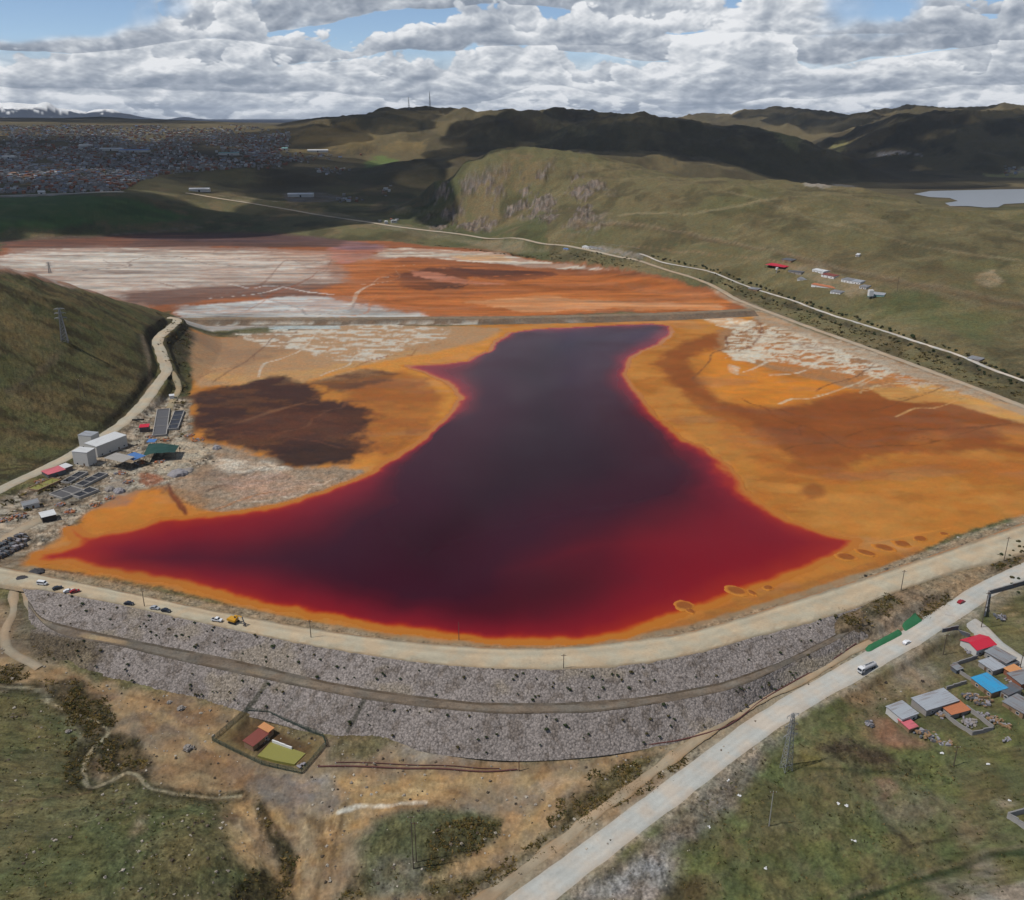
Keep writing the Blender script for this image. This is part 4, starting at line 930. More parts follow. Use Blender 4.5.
s1 = zline([(22,588.5,1.9),(45,590.5,1.9),(100,600.5,1.9),(200,622.5,1.9),(260,635.5,1.9),(340,650.5,1.9),(420,662.5,1.9),(500,668.5,1.9),(580,668.5,1.9),(640,663.5,1.9),(700,652.5,1.9),(760,635.5,1.9),(812,621.5,1.9),(838,614,1.9),(864,606,1.7)], 1100)
s2 = zline([(28,600,-.5),(48,620,-2.6),(125,638,-4),(190,651,-4.6),(250,663,-5),(340,684,-5),(453,700,-5),(510,703,-5),(567,702.5,-5),(640,697,-5),(700,687,-4.8),(729,680,-4.5),(782,661,-3.6),(825,640,-2),(868,616,-.4)], 1100)
s3 = zline([(28,606,-1),(46,626,-3.0),(72,637,-4),(120,646,-4.5),(160,656,-5),(255,677,-5.4),(340,694.5,-5.4),(400,704,-5.4),(491,713,-5.4),(550,713,-5.4),(604,711,-5.4),(700,696,-5.2),(745,684,-4.9),(795,661,-3.9),(835,641,-2.2),(872,619,-.8)], 1100)
s4 = zline([(30,640,-5.5),(37,661,-8),(80,672,-10),(125,683,-12),(195,701,-13.4),(262,717,-14.4),(330,735,-14.6),(389,743,-14.6),(450,753,-14.6),(517,758,-14.8),(580,755,-14.6),(640,747,-14.4),(718,730,-13.4),(764,699,-11.4),(800,678,-9.4),(829,662,-7.4),(862,640,-5.2),(880,628,-3.4)], 1100)
DRAINS = [(tuple(map(float, at_plane(266,683,-6.))), tuple(map(float, at_plane(247,711,-14.4))), 1.5, .8), (tuple(map(float, at_plane(365,700,-6.))), tuple(map(float, at_plane(348,733,-14.4))), 1.3, .75), (tuple(map(float, at_plane(300,690,-6.))), tuple(map(float, at_plane(285,715,-14.))), .7, .4), (tuple(map(float, at_plane(205,655,-4.))), tuple(map(float, at_plane(186,690,-12.))), .8, .25)]
def stone_faces(a, b, n, seed, name, inset=.0):
    rows = []
    for f in np.linspace(0, 1, n):
        r = a*(1-f)+b*f
        x, y = r[:, 0], r[:, 1]
        e = min(1, 6*f, 9*(1-f))
        r[:, 2] += e*((fbm(x/.95, y/.95, 2, seed)-.5)*.32+(fbm(x/9, y/9, 3, seed+5)-.5)*.7)
        r[:, 1] += e*(fbm(x/.9+9, y/.9, 2, seed+3)-.5)*.5
        rows.append(r)
    def col(A):
        x, y, z = A[..., 0], A[..., 1], A[..., 2]
        t = fbm(x/13, y/9, 4, seed+7); q = vnoise(x/.75, y/.6, seed+8); g = fbm(x/3.2, y/3.2, 3, seed+11)
        c = alb((150,141,135))*(.80+.18*q[..., None]+.26*t[..., None])
        br = (sstep(.56, .72, g)*.5)[..., None]; c = c*(1-br)+alb((104,92,80))*br
        for (p0, p1, w_, o_) in DRAINS:
            dd = seg_dist(x.ravel(), y.ravel(), np.array([p0, p1]), False)[0].reshape(x.shape); k_ = (sstep(w_, w_*.4, dd+(g-.5)*1.5)*o_)[..., None]
            c = c*(1-k_)+alb((70,70,58))*k_
        lv = (sstep(-158, -190, x+(t-.5)*50)*sstep(-3, -5, z)*.85)[..., None]; c = c*(1-lv)+alb((92,80,58))*(.6+.8*q[..., None])*lv
        rv = (sstep(100, 125, x+(t-.5)*40)*sstep(-4.5, -6, z)*.6)[..., None]; c = c*(1-rv)+alb((170,158,138))*rv
        yl = (sstep(.6, .74, fbm(x/24, y/14, 4, seed+13))*.45)[..., None]; c = c*(1-yl)+alb((158,144,120))*yl
        return c
    o = loft(name, rows, M_STONE, col, .55, kind=None, smooth=False); o.parent = dam
    return o
M_STONE, N, b = new_mat('riprap_stone', .95, .1)
_col = N.n('ShaderNodeAttribute', attribute_name='Col').outputs['Color']; _p = N.n('ShaderNodeTexCoord').outputs['Object']
_v1 = N.n('ShaderNodeTexVoronoi'); N.put(_v1.inputs['Vector'], _p); _v1.inputs['Scale'].default_value = 1.25
_v2 = N.n('ShaderNodeTexVoronoi'); N.put(_v2.inputs['Vector'], _p); _v2.inputs['Scale'].default_value = 2.6
_s = N.n('ShaderNodeSeparateColor'); N.put(_s.inputs[0], _v1.outputs['Color']); _s2 = N.n('ShaderNodeSeparateColor'); N.put(_s2.inputs[0], _v2.outputs['Color'])
_t = N.m('ADD', N.m('MULTIPLY', _s.outputs[0], .75), N.m('MULTIPLY', _s2.outputs[0], .5))
_t = N.m('MULTIPLY', N.m('ADD', .62, N.m('MULTIPLY', _t, .62)), N.mr(_v1.outputs['Distance'], .4, .8, 1., .6))
N.put(b.inputs['Base Color'], N.scale_col(_col, _t))
bump(N, b, N.m('SUBTRACT', 1., N.m('ADD', _v1.outputs['Distance'], N.m('MULTIPLY', _v2.outputs['Distance'], .4))), .45, .6)
s2[:, 2] += 0; b1 = s2.copy(); b1[:, 2] -= .12
stone_faces(s1, b1, 40, 501, 'stone_slope')
rows = []
for f in np.linspace(0, 1, 9):
    r = s2*(1-f)+s3*f; r[:, 2] += (fbm(r[:, 0]/5, r[:, 1]/3, 3, 71)-.5)*.5-(.35 if f == .125 else 0)-.0; rows.append(r)
def berm_col(A):
    x, y = A[..., 0], A[..., 1]; k = np.arange(A.shape[1])[None]*np.ones(x.shape)
    t = fbm(x/11, y/4, 4, 73); q = fbm(x/45, y/30, 3, 75)
    c = alb((120,110,99))*(.62+.7*t[..., None])
    p = (sstep(-300, -170, x)*sstep(-60, -170, x)*sstep(.42, .55, q)*((k > 2) & (k < 7))*.75)[..., None]; c = c*(1-p)+alb((176,154,120))*p
    e = ((k <= 1)*.75*sstep(.3, .5, t)+(k >= 7)*.6*sstep(.36, .55, t))[..., None]; c = c*(1-e)+alb((78,68,56))*e
    return c
o = loft('berm', rows, M_DAM, berm_col, .7, kind=None); o.parent = dam
b3 = s3.copy(); b3[:, 2] -= .1
b4 = s4.copy(); b4[:, 2] -= .9; b4[:, 1] -= .6
stone_faces(b3, b4, 46, 601, 'stone_slope')
# ---------------------------------------------------------------- sun, sky
sun_d = bpy.data.lights.new('sun', 'SUN'); sun_d.energy = 4.4; sun_d.angle = R_(.53); sun_d.color = (1., .955, .89)
sun = bpy.data.objects.new('sun', sun_d); COL.objects.link(sun)
from mathutils import Vector
sun.rotation_euler = Vector(SUN).to_track_quat('Z', 'Y').to_euler()
W = bpy.data.worlds.new('World'); SC.world = W; W.use_nodes = True
N = NT(W.node_tree); W.node_tree.nodes.clear()
sky = N.n('ShaderNodeTexSky', sky_type='NISHITA', sun_disc=False); sky.sun_elevation = SUN_EL; sky.sun_rotation = math.atan2(SUN[0], SUN[1]); sky.altitude = 4300; sky.air_density = 1.; sky.dust_density = .6
tc = N.n('ShaderNodeTexCoord').outputs['Generated']
sep = N.n('ShaderNodeSeparateXYZ'); N.put(sep.inputs[0], tc)
el = N.m('ARCSINE', N.m('MINIMUM', N.m('MAXIMUM', sep.outputs[2], -1.), 1.)); az = N.m('ARCTAN2', sep.outputs[0], sep.outputs[1])
CX0, CY0 = 6.6, 2.5
def cloud_coords(del_, daz):
    e = N.m('MAXIMUM', N.m('ADD', el, del_), -.02); s = N.m('ADD', e, .12)
    X = N.m('MULTIPLY', N.m('ADD', az, daz), CX0); Y = N.m('MULTIPLY', N.m('LOGARITHM', N.m('DIVIDE', s, .12), math.e), CY0)
    return X, Y
def n2(x, y, scale, detail=0., rough=.5, seed=0.):
    nd = N.n('ShaderNodeTexNoise', noise_dimensions='2D'); N.put(nd.inputs['Vector'], N.comb(N.m('ADD', x, seed) if seed else x, y))
    nd.inputs['Scale'].default_value = scale; nd.inputs['Detail'].default_value = detail; nd.inputs['Roughness'].default_value = rough
    return nd.outputs['Fac']
def billow(x, y):
    """rounded heads with sharp creases between them"""
    t = None
    for sc, am, sd in ((2.1, .5, 0.), (4.6, .29, 3.3), (9.7, .16, 7.7), (20., .09, 1.9)):
        q = N.m('MULTIPLY', N.m('ABSOLUTE', N.m('SUBTRACT', N.m('MULTIPLY', n2(x, y, sc, 0., .5, sd), 2.), 1.)), am*2.2)
        t = q if t is None else N.m('ADD', t, q)
    return t
CX, CY = cloud_coords(0., 0.)
B0 = billow(CX, CY); X1, Y1 = cloud_coords(.0042, -.006); B1 = billow(X1, Y1)
X2, Y2 = cloud_coords(.013, -.010); F0 = n2(CX, CY, 1.5, 4., .55, 9.1); F1 = n2(X2, Y2, 1.5, 4., .55, 9.1)
relief = N.m('ADD', N.m('MULTIPLY', N.m('SUBTRACT', B0, B1), .62), N.m('MULTIPLY', N.m('SUBTRACT', F0, F1), 1.25))
def bank(rows, off, t0, t1, seed):
    """one storey of cumulus rows with level bases: brightness and cover"""
    Yw = N.m('ADD', N.m('ADD', N.m('MULTIPLY', CY, rows), off), N.m('MULTIPLY', N.m('SUBTRACT', n2(CX, CY, .55, 2., .5, seed), .5), 1.9))
    row = N.m('FLOOR', Yw); f = N.m('SUBTRACT', Yw, row)
    top = n2(N.m('ADD', CX, N.m('MULTIPLY', row, 17.31)), row, .9, 3., .55, seed+2.)
    T = N.m('ADD', N.mr(top, .36, .64, t0, t1), N.m('MULTIPLY', N.m('SUBTRACT', B0, .5), .42))
    inside = N.mr(N.m('SUBTRACT', T, f), 0., .09)
    base = N.mr(f, .0, .10)                         # a little raggedness along the base
    edge = N.mr(N.m('ADD', f, N.m('MULTIPLY', N.m('SUBTRACT', B0, .5), .12)), .0, .05)
    v = N.m('ADD', .36, N.m('MULTIPLY', N.mr(N.m('DIVIDE', f, N.m('MAXIMUM', T, .25)), .02, .95), .46))
    return v, N.m('MULTIPLY', inside, edge)
vA, mA = bank(1.6, .30, .25, 1.3, 5.)
vB, mB = bank(2.3, .75, .4, 1.5, 21.)
# the nearer storey stands in front of the farther one
cut = N.m('ADD', N.mr(el, .03, .125, 1.10, .82, False), N.m('MULTIPLY', N.mr(az, -.28, -.5, 0., -.9), N.mr(el, .05, .09)))
gap = n2(CX, CY, .8, 3., .55, 31.)
mB = N.m('MULTIPLY', mB, N.mr(N.m('ADD', gap, N.m('MULTIPLY', cut, .6)), .80, .97)); mA = N.m('MULTIPLY', mA, N.mr(N.m('ADD', gap, N.m('MULTIPLY', cut, .6)), .74, .95))
low = N.mr(el, .03, .075, 1., 0.)                   # towards the horizon the farthest rows close up
mask = N.m('SUBTRACT', 1., N.m('MULTIPLY', N.m('MULTIPLY', N.m('SUBTRACT', 1., mA), N.m('SUBTRACT', 1., mB)), N.m('SUBTRACT', 1., low)))
vv = N.m('ADD', N.m('MULTIPLY', vA, mA), N.m('MULTIPLY', N.m('SUBTRACT', 1., mA), N.m('ADD', N.m('MULTIPLY', vB, mB), N.m('MULTIPLY', N.m('SUBTRACT', 1., mB), .70))))
shade = n2(CX, CY, .6, 2., .5, 41.)
val = N.m('ADD', N.m('ADD', vv, relief), N.m('MULTIPLY', N.m('SUBTRACT', shade, .5), .7))
val = N.m('MINIMUM', N.m('MAXIMUM', val, .0), 1.)
ramp = N.n('ShaderNodeValToRGB'); N.put(ramp.inputs[0], val)
cr = ramp.color_ramp; cr.elements[0].position = .1; cr.elements[0].color = tuple(lin((136,146,161)))+(1,)
cr.elements[1].position = 1.; cr.elements[1].color = tuple(lin((236,238,241)))+(1,)
e = cr.elements.new(.42); e.color = tuple(lin((164,172,184)))+(1,)
e = cr.elements.new(.66); e.color = tuple(lin((192,198,206)))+(1,)
bs = N.n('ShaderNodeBackground'); N.put(bs.inputs[0], sky.outputs[0]); bs.inputs[1].default_value = .11
bc = N.n('ShaderNodeBackground'); N.put(bc.inputs[0], ramp.outputs[0]); bc.inputs[1].default_value = 1.
mx = N.n('ShaderNodeMixShader'); N.put(mx.inputs[0], N.m('MULTIPLY', mask, N.mr(el, .5, .16, .45, 1.))); N.put(mx.inputs[1], bs.outputs[0]); N.put(mx.inputs[2], bc.outputs[0])
out = N.n('ShaderNodeOutputWorld'); N.put(out.inputs[0], mx.outputs[0])
# ---------------------------------------------------------------- picture
SC.view_settings.view_transform = 'Standard'; SC.view_settings.look = 'None'; SC.view_settings.gamma = 1; SC.view_settings.exposure = 0.
SC.cycles.max_bounces = 4; SC.cycles.diffuse_bounces = 2; SC.cycles.glossy_bounces = 2; SC.cycles.transparent_max_bounces = 32; SC.cycles.volume_bounces = 0
SC.cycles.use_denoising = False; SC.cycles.use_adaptive_sampling = True; SC.cycles.adaptive_threshold = .02
# ---------------------------------------------------------------- cumulus overhead (their shade lies on the far hills) and the air
m_cloud, N, b = new_mat('cloud_vapour', 1., 0.); b.inputs['Base Color'].default_value = (.85, .86, .88, 1)
_p = N.n('ShaderNodeTexCoord').outputs['Object']; _tr = N.n('ShaderNodeBsdfTransparent'); _mx = N.n('ShaderNodeMixShader')
N.put(_mx.inputs[0], N.mr(N.noise(_p, .0022, 5, .6), .34, .62, .7, .28)); N.t.links.new(b.outputs[0], _mx.inputs[1]); N.t.links.new(_tr.outputs[0], _mx.inputs[2])
# input 1 is the vapour, input 2 lets light through: thin wisps pass more of it
N.t.links.new(_mx.outputs[0], N.t.nodes['Material Output'].inputs['Surface'])
def ico():
    t = (1+5**.5)/2
    v = [(-1,t,0),(1,t,0),(-1,-t,0),(1,-t,0),(0,-1,t),(0,1,t),(0,-1,-t),(0,1,-t),(t,0,-1),(t,0,1),(-t,0,-1),(-t,0,1)]
    f = [(0,11,5),(0,5,1),(0,1,7),(0,7,10),(0,10,11),(1,5,9),(5,11,4),(11,10,2),(10,7,6),(7,1,8),(3,9,4),(3,4,2),(3,2,6),(3,6,8),(3,8,9),(4,9,5),(2,4,11),(6,2,10),(8,6,7),(9,8,1)]
    v = np.array(v, float); v /= np.linalg.norm(v, axis=1)[:, None]
    return v, np.array(f)
def ico_div(n):
    v, f = ico()
    for _ in range(n):
        e = {}; V = list(map(tuple, v)); F = []
        def mid(a, b):
            k = (min(a, b), max(a, b))
            if k not in e:
                p = (np.array(V[a])+np.array(V[b]))/2; p /= np.linalg.norm(p); e[k] = len(V); V.append(tuple(p))
            return e[k]
        for a, b_, c in f:
            x, y, z = mid(a, b_), mid(b_, c), mid(c, a)
            F += [(a, x, z), (b_, y, x), (c, z, y), (x, y, z)]
        v, f = np.array(V), np.array(F)
    return v, f
ICO = {n: ico_div(n) for n in (1, 2, 3, 4)}
def cloud(px, py, rx, ry, z=1550., n=9, seed=0, D=None):
    g = np.array(at_dist(px, py, D)) if D else np.array(hit(px, py))
    k = (z-g[2])/SUN[2]; cx, cy = g[0]+SUN[0]*k, g[1]+SUN[1]*k
    r = np.random.default_rng(seed); VV = []; FF = []; o = 0
    iv, jf = ICO[4]
    for i in range(n):
        a = r.uniform(0, 2*math.pi); q = r.uniform(.1, 1.25)
        sx = rx*r.uniform(.2, .4); sy = ry*r.uniform(.2, .4)
        v = iv.copy(); nn = fbm(v[:, 0]*2.2+i*7, v[:, 1]*2.2+v[:, 2]*3.1, 5, seed+3)
        v = v*(.75+.55*nn)[:, None]
        v = v*np.array([sx, sy, min(sx, sy)*.55])
        v[:, 2] = np.where(v[:, 2] < 0, v[:, 2]*.15, v[:, 2])
        v += np.array([cx+rx*.62*q*math.cos(a), cy+ry*.62*q*math.sin(a), z])
        VV.append(v); FF.append(jf+o); o += len(v)
    ob = mesh_obj('cloud', np.vstack(VV), np.vstack(FF), m_cloud, smooth=True)
    return tag(ob, kind='stuff')
for args in [(60,150,1200,900,1550,11,1,2900),(-60,205,800,380,1500,10,2,1880),(90,212,560,260,1500,10,3,1850),(210,218,300,160,1450,8,17,1850),(240,165,620,700,1550,10,4,2700),(350,190,420,420,1500,10,5,2250),(428,178,260,460,1500,10,6,2150),(400,120,560,380,1550,7,16,4050),(50,229,420,110,1450,8,18,1800),
             (520,140,650,520,1600,10,7,3100),(680,150,900,620,1600,11,8,3100),(880,160,800,500,1600,10,9,3200),(1010,150,700,560,1600,10,10,3500),(620,120,520,480,1650,8,11,3900),(930,120,900,420,1650,10,12,4200),(820,115,1100,700,1700,9,13,6000),(380,136,620,330,1550,9,19,3800),(330,126,420,300,1550,7,20,4100),(470,118,380,260,1600,8,14,4150),(150,122,1500,700,1650,9,15,5200)]:
    cloud(*args[:4], z=args[4], n=args[5], seed=args[6], D=args[7])
hz_m = bpy.data.materials.new('air'); hz_m.use_nodes = True; hz_m.node_tree.nodes.clear()
N = NT(hz_m.node_tree); vol = N.n('ShaderNodeVolumePrincipled'); o_ = N.n('ShaderNodeOutputMaterial'); hz_m.node_tree.links.new(vol.outputs[0], o_.inputs['Volume'])
vol.inputs['Color'].default_value = (.72, .84, 1., 1); vol.inputs['Density'].default_value = 1.5e-5; vol.inputs['Anisotropy'].default_value = .1
zt = max(float(GZ.max()), H)+12; zb = float(GZ.min())-1.5; xs_ = float(GX.max())+60; y0_, y1_ = -600., float(GD[-1])+60
bv = [(x, y, z) for z in (zb, zt) for x, y in ((-xs_, y0_), (xs_, y0_), (xs_, y1_), (-xs_, y1_))]
haze = mesh_obj('haze', bv, [[0,3,2,1],[4,5,6,7],[0,1,5,4],[1,2,6,5],[2,3,7,6],[3,0,4,7]], hz_m, smooth=False); tag(haze, kind='stuff')
# ---------------------------------------------------------------- things: builders
class MB:
    def __init__(s): s.V = []; s.F = []
    def add(s, v, f):
        o = len(s.V); s.V += [tuple(map(float, q)) for q in v]; s.F += [[i+o for i in q] for q in f]; return s
    def box(s, c, d, rz=0., taper=1.):
        """centre of the base c, size d"""
        x, y, z = d[0]/2, d[1]/2, d[2]; ca, sa = math.cos(rz), math.sin(rz); v = []
        for zz, k in ((0, 1.), (z, taper)):
            for a, b in ((-x, -y), (x, -y), (x, y), (-x, y)):
                a *= k; b *= k; v.append((c[0]+a*ca-b*sa, c[1]+a*sa+b*ca, c[2]+zz))
        return s.add(v, [[3,2,1,0],[4,5,6,7],[0,1,5,4],[1,2,6,5],[2,3,7,6],[3,0,4,7]])
    def bar(s, a, b, r, n=6, r2=None):
        a = Vector(a); b = Vector(b); d = b-a; q = d.to_track_quat('Z', 'Y'); v = []
        for p, rr in ((a, r), (b, r if r2 is None else r2)):
            for i in range(n):
                t = 2*math.pi*i/n+.4; v.append(p+q @ Vector((rr*math.cos(t), rr*math.sin(t), 0)))
        return s.add(v, [[i, (i+1) % n, n+(i+1) % n, n+i] for i in range(n)]+[list(range(n))[::-1], list(range(n, 2*n))])
    def prism(s, pts, y0, y1):
        """outline in x,z extruded along y"""
        n = len(pts)
        v = [(x, y0, z) for x, z in pts]+[(x, y1, z) for x, z in pts]
        return s.add(v, [list(range(n)), list(range(n, 2*n))[::-1]]+[[i, n+i, n+(i+1) % n, (i+1) % n] for i in range(n)])
    def ball(s, c, r, n=1, seed=0, rough=.25, flat=1.):
        v, f = ICO[n]; rr = np.random.default_rng(seed); k = 1+rough*(rr.random(len(v))-.5)*2
        v = v*k[:, None]*np.array([r, r, r*flat])+np.array(c)
        return s.add(v, [list(map(int, q)) for q in f])
    def build(s, name, mat, parent=None, smooth=False):
        return mesh_obj(name, s.V, s.F, mat, parent=parent, smooth=smooth)
    def tag(s, name, mat, loc, rz, label, cat, group=None, smooth=False):
        o = s.build(name, mat, None, smooth); o.location = loc; o.rotation_euler = (0, 0, rz); return tag(o, label, cat, group)
def thing(name, label, cat, loc=(0,0,0), rz=0., group=None):
    o = bpy.data.objects.new(name, None); COL.objects.link(o); o.location = loc; o.rotation_euler = (0, 0, rz)
    return tag(o, label, cat, group)
def dup(root, loc, rz, label=None, scale=None):
    r = root.copy(); COL.objects.link(r); r.location = loc; r.rotation_euler = (0, 0, rz)
    if label: r['label'] = label
    if scale: r.scale = scale
    for ch in root.children:
        c = ch.copy(); COL.objects.link(c); c.parent = r
        for g in ch.children:
            d = g.copy(); COL.objects.link(d); d.parent = c
    return r
MT = {}
def mt(key, rgb=None, **k):
    if key not in MT: MT[key] = flat_mat(key, rgb, **k)
    return MT[key]
mt('grey_block', (158,152,146), var=.3); mt('pale_wall', (206,204,198), var=.22); mt('white_paint', (232,232,230), rough=.5, var=.12); mt('brick', (150,98,74), var=.35, scale=1.5)
mt('adobe', (150,122,94), var=.35); mt('dark_opening', (38,38,42), rough=.4, var=.2); mt('glass', (44,54,64), rough=.12, spec=.6, var=.1); mt('wood', (110,84,60), var=.4, streak=(1,1,6)); mt('weathered_pole', (96,84,72), var=.35, scale=2.)
mt('steel', (150,152,154), rough=.45, spec=.5, var=.25); mt('galvanised', (170,176,182), rough=.45, spec=.5, var=.3, streak=(.25,3,1), rust=0.45); mt('dull_tin', (138,142,146), rough=.6, var=.4, streak=(.3,3,1), rust=0.7); mt('dark_tin', (96,102,108), rough=.6, var=.4, streak=(.3,3,1), rust=0.6)
mt('bright_tin', (220,222,222), rough=.5, var=.18, streak=(.3,2,1), rust=0.15); mt('red_tin', (206,44,66), rough=.5, var=.2, streak=(.3,2,1)); mt('pink_tin', (214,112,122), rough=.6, var=.3, streak=(.3,3,1), rust=0.5); mt('blue_tin', (58,158,206), rough=.5, var=.25, streak=(.3,3,1), rust=0.35); mt('navy_tin', (84,128,188), rough=.5, var=.2)
mt('rust_tin', (190,120,82), rough=.8, var=.5, streak=(.4,3,1)); mt('orange_tin', (212,150,98), rough=.8, var=.4, streak=(.4,3,1)); mt('brown_tin', (136,74,64), rough=.8, var=.4, streak=(.4,3,1)); mt('teal_tin', (120,168,164), rough=.6, var=.3, streak=(.3,2,1)); mt('green_cloth', (34,72,66), rough=.9, var=.4); mt('green_net', (46,108,70), rough=.95, var=.5, scale=1.6, bumpy=.6)
mt('black_rubber', (30,30,32), rough=.85, var=.2); mt('concrete', (168,164,158), var=.3); mt('grey_concrete', (140,138,136), var=.35); mt('slurry', (96,94,94), rough=.4, var=.35, scale=.3); mt('dark_slurry', (50,50,54), rough=.35, var=.3, scale=.3); mt('green_water', (146,142,76), rough=.2, var=.12); mt('grey_ore', (150,146,148), var=.4, bumpy=.5); mt('black_ore', (62,60,62), var=.4, bumpy=.5)
mt('car_white', (236,238,240), rough=.3, spec=.5, var=.05); mt('car_red', (150,24,34), rough=.3, spec=.5, var=.05); mt('car_dark', (44,50,62), rough=.3, spec=.5, var=.05); mt('car_silver', (176,180,186), rough=.35, spec=.5, var=.05); mt('tanker_grey', (196,196,198), rough=.35, spec=.5, var=.15); mt('digger_yellow', (212,156,40), rough=.5, var=.2); mt('lamp_glass', (240,238,224), rough=.2, var=.05); mt('tail_red', (170,20,24), rough=.3, var=.05)
mt('stone', (150,142,134), var=.4, bumpy=.5); mt('leaf_dark', (62,74,40), var=.5, scale=3.); mt('leaf_olive', (92,84,48), var=.5, scale=3.); mt('rubbish', (150,146,150), var=.7, scale=1.2); mt('timber', (150,120,88), var=.4); mt('rust_pipe', (104,66,60), var=.3); mt('fence_green', (62,78,66), rough=.8, var=.3)
def gnd(px, py): return hit(px, py)
def frame3(c0, c1, W):
    a = gnd(*c0); b = gnd(*c1); L = math.hypot(b[0]-a[0], b[1]-a[1]); rz = math.atan2(b[1]-a[1], b[0]-a[0])
    z = min(a[2], b[2]); cx = (a[0]+b[0])/2-math.sin(rz)*W/2; cy = (a[1]+b[1])/2+math.cos(rz)*W/2
    z = min(z, hz(cx, cy))
    return L, rz, (cx, cy, z-.15)
def house(name, label, cat, c0, c1, W, h, wall='grey_block', roof='dull_tin', kind='mono', rise=.6, over=.35, doors=((-.1, 0),), windows=(-.35, .3), side_windows=False, group=None, open_sides=False, L=None):
    """c0, c1: photo pixels of the two ends of the front foot; W: depth behind it"""
    L0, rz, loc = frame3(c0, c1, W); L = L or L0
    t = thing(name, label, cat, loc, rz, group)
    h2 = h+rise
    if open_sides:
        for sx in (-1, 1):
            for sy in (-1, 1):
                MB().bar((sx*(L/2-.3), sy*(W/2-.3), 0), (sx*(L/2-.3), sy*(W/2-.3), h+(rise if sy > 0 else 0)*.9), .14).build('post', mt('weathered_pole'), t)
    else:
        m = MB()
        if kind == 'gable':
            v = [(-L/2,-W/2,0),(L/2,-W/2,0),(L/2,W/2,0),(-L/2,W/2,0),(-L/2,-W/2,h),(L/2,-W/2,h),(L/2,W/2,h),(-L/2,W/2,h),(-L/2,0,h2),(L/2,0,h2)]
            m.add(v, [[0,1,5,4],[2,3,7,6],[1,2,6,9,5],[3,0,4,8,7],[0,3,2,1]])
        else:
            v = [(-L/2,-W/2,0),(L/2,-W/2,0),(L/2,W/2,0),(-L/2,W/2,0),(-L/2,-W/2,h),(L/2,-W/2,h),(L/2,W/2,h2),(-L/2,W/2,h2)]
            m.add(v, [[0,1,5,4],[2,3,7,6],[1,2,6,5],[3,0,4,7],[0,3,2,1]])
        m.build('wall', mt(wall), t)
        for fx_, _ in doors:
            d = MB().box((fx_*L, -W/2-.02, 0), (1.1, .1, 2.0)).build('door', mt('wood'), t)
            MB().box((fx_*L+.4, -W/2-.1, 1.), (.08, .06, .14)).build('handle', mt('steel'), d)
        for fx_ in windows:
            w = MB().box((fx_*L, -W/2-.02, 1.0), (1.2, .08, 1.0)).build('window', mt('glass'), t)
            fr = MB()
            for q, dd in (((fx_*L,-W/2-.05,.93),(1.4,.1,.08)),((fx_*L,-W/2-.05,2.0),(1.4,.1,.08)),((fx_*L-.64,-W/2-.05,1.01),(.08,.1,.99)),((fx_*L+.64,-W/2-.05,1.01),(.08,.1,.99))): fr.box(q, dd)
            fr.build('frame', mt('white_paint'), w)
    r = MB(); o = over; th = .12
    if kind == 'gable':
        sl = rise/(W/2)
        pts = [(-W/2-o, h-sl*o), (0, h2), (W/2+o, h-sl*o), (W/2+o, h-sl*o+th), (0, h2+th), (-W/2-o, h-sl*o+th)]
    else:
        sl = rise/W
        pts = [(-W/2-o, h-sl*o+.01), (W/2+o, h2+sl*o+.01), (W/2+o, h2+sl*o+th), (-W/2-o, h-sl*o+th)]
    n = len(pts)
    v = [(-L/2-o, y, z) for y, z in pts]+[(L/2+o, y, z) for y, z in pts]
    r.add(v, [list(range(n))[::-1], list(range(n, 2*n))]+[[i, (i+1) % n, n+(i+1) % n, n+i] for i in range(n)])
    # corrugation: raised ribs running down the roof
    k = max(3, int(L/1.3))
    for i in range(k+1):
        x = -L/2-o+.08+(L+2*o-.16)*i/k
        if kind == 'gable':
            r.add([(x-.06,-W/2-o,h-sl*o+th+.07),(x+.06,-W/2-o,h-sl*o+th+.07),(x+.06,0,h2+th+.07),(x-.06,0,h2+th+.07),(x-.06,W/2+o,h-sl*o+th+.07),(x+.06,W/2+o,h-sl*o+th+.07)], [[0,1,2,3],[3,2,5,4]])
        else:
            r.add([(x-.06,-W/2-o,h-sl*o+th+.06),(x+.06,-W/2-o,h-sl*o+th+.06),(x+.06,W/2+o,h2+sl*o+th+.06),(x-.06,W/2+o,h2+sl*o+th+.06)], [[0,1,2,3]])
    r.build('roof', mt(roof), t)
    return t
def wall_line(name, label, pts, h=1.9, thick=.35, mat='grey_block', cat='wall', cap=True):
    P = [gnd(*p) for p in pts]; c = P[0]; m = MB(); k = MB()
    for i, (a, b) in enumerate(zip(P[:-1], P[1:])):
        L = math.hypot(b[0]-a[0], b[1]-a[1]); rz = math.atan2(b[1]-a[1], b[0]-a[0]); n = max(1, int(L/3))
        for j in range(n):
            f = (j+.5)/n; x, y = a[0]+(b[0]-a[0])*f, a[1]+(b[1]-a[1])*f; z = hz(x, y)-.4
            e = -.003 if j else thick*.5*(i > 0)*0
            m.box((x-c[0], y-c[1], z-c[2]), (L/n-.01, thick, h+.4+(j % 2)*.05), rz)
            k.box((x-c[0], y-c[1], z-c[2]+h+.4+(j % 2)*.05), (L/n-.01, thick+.14, .1), rz)
    t = thing(name, label, cat, c); m.build('panel', mt(mat), t)
    if cap: k.build('coping', mt('grey_concrete'), t)
    return t
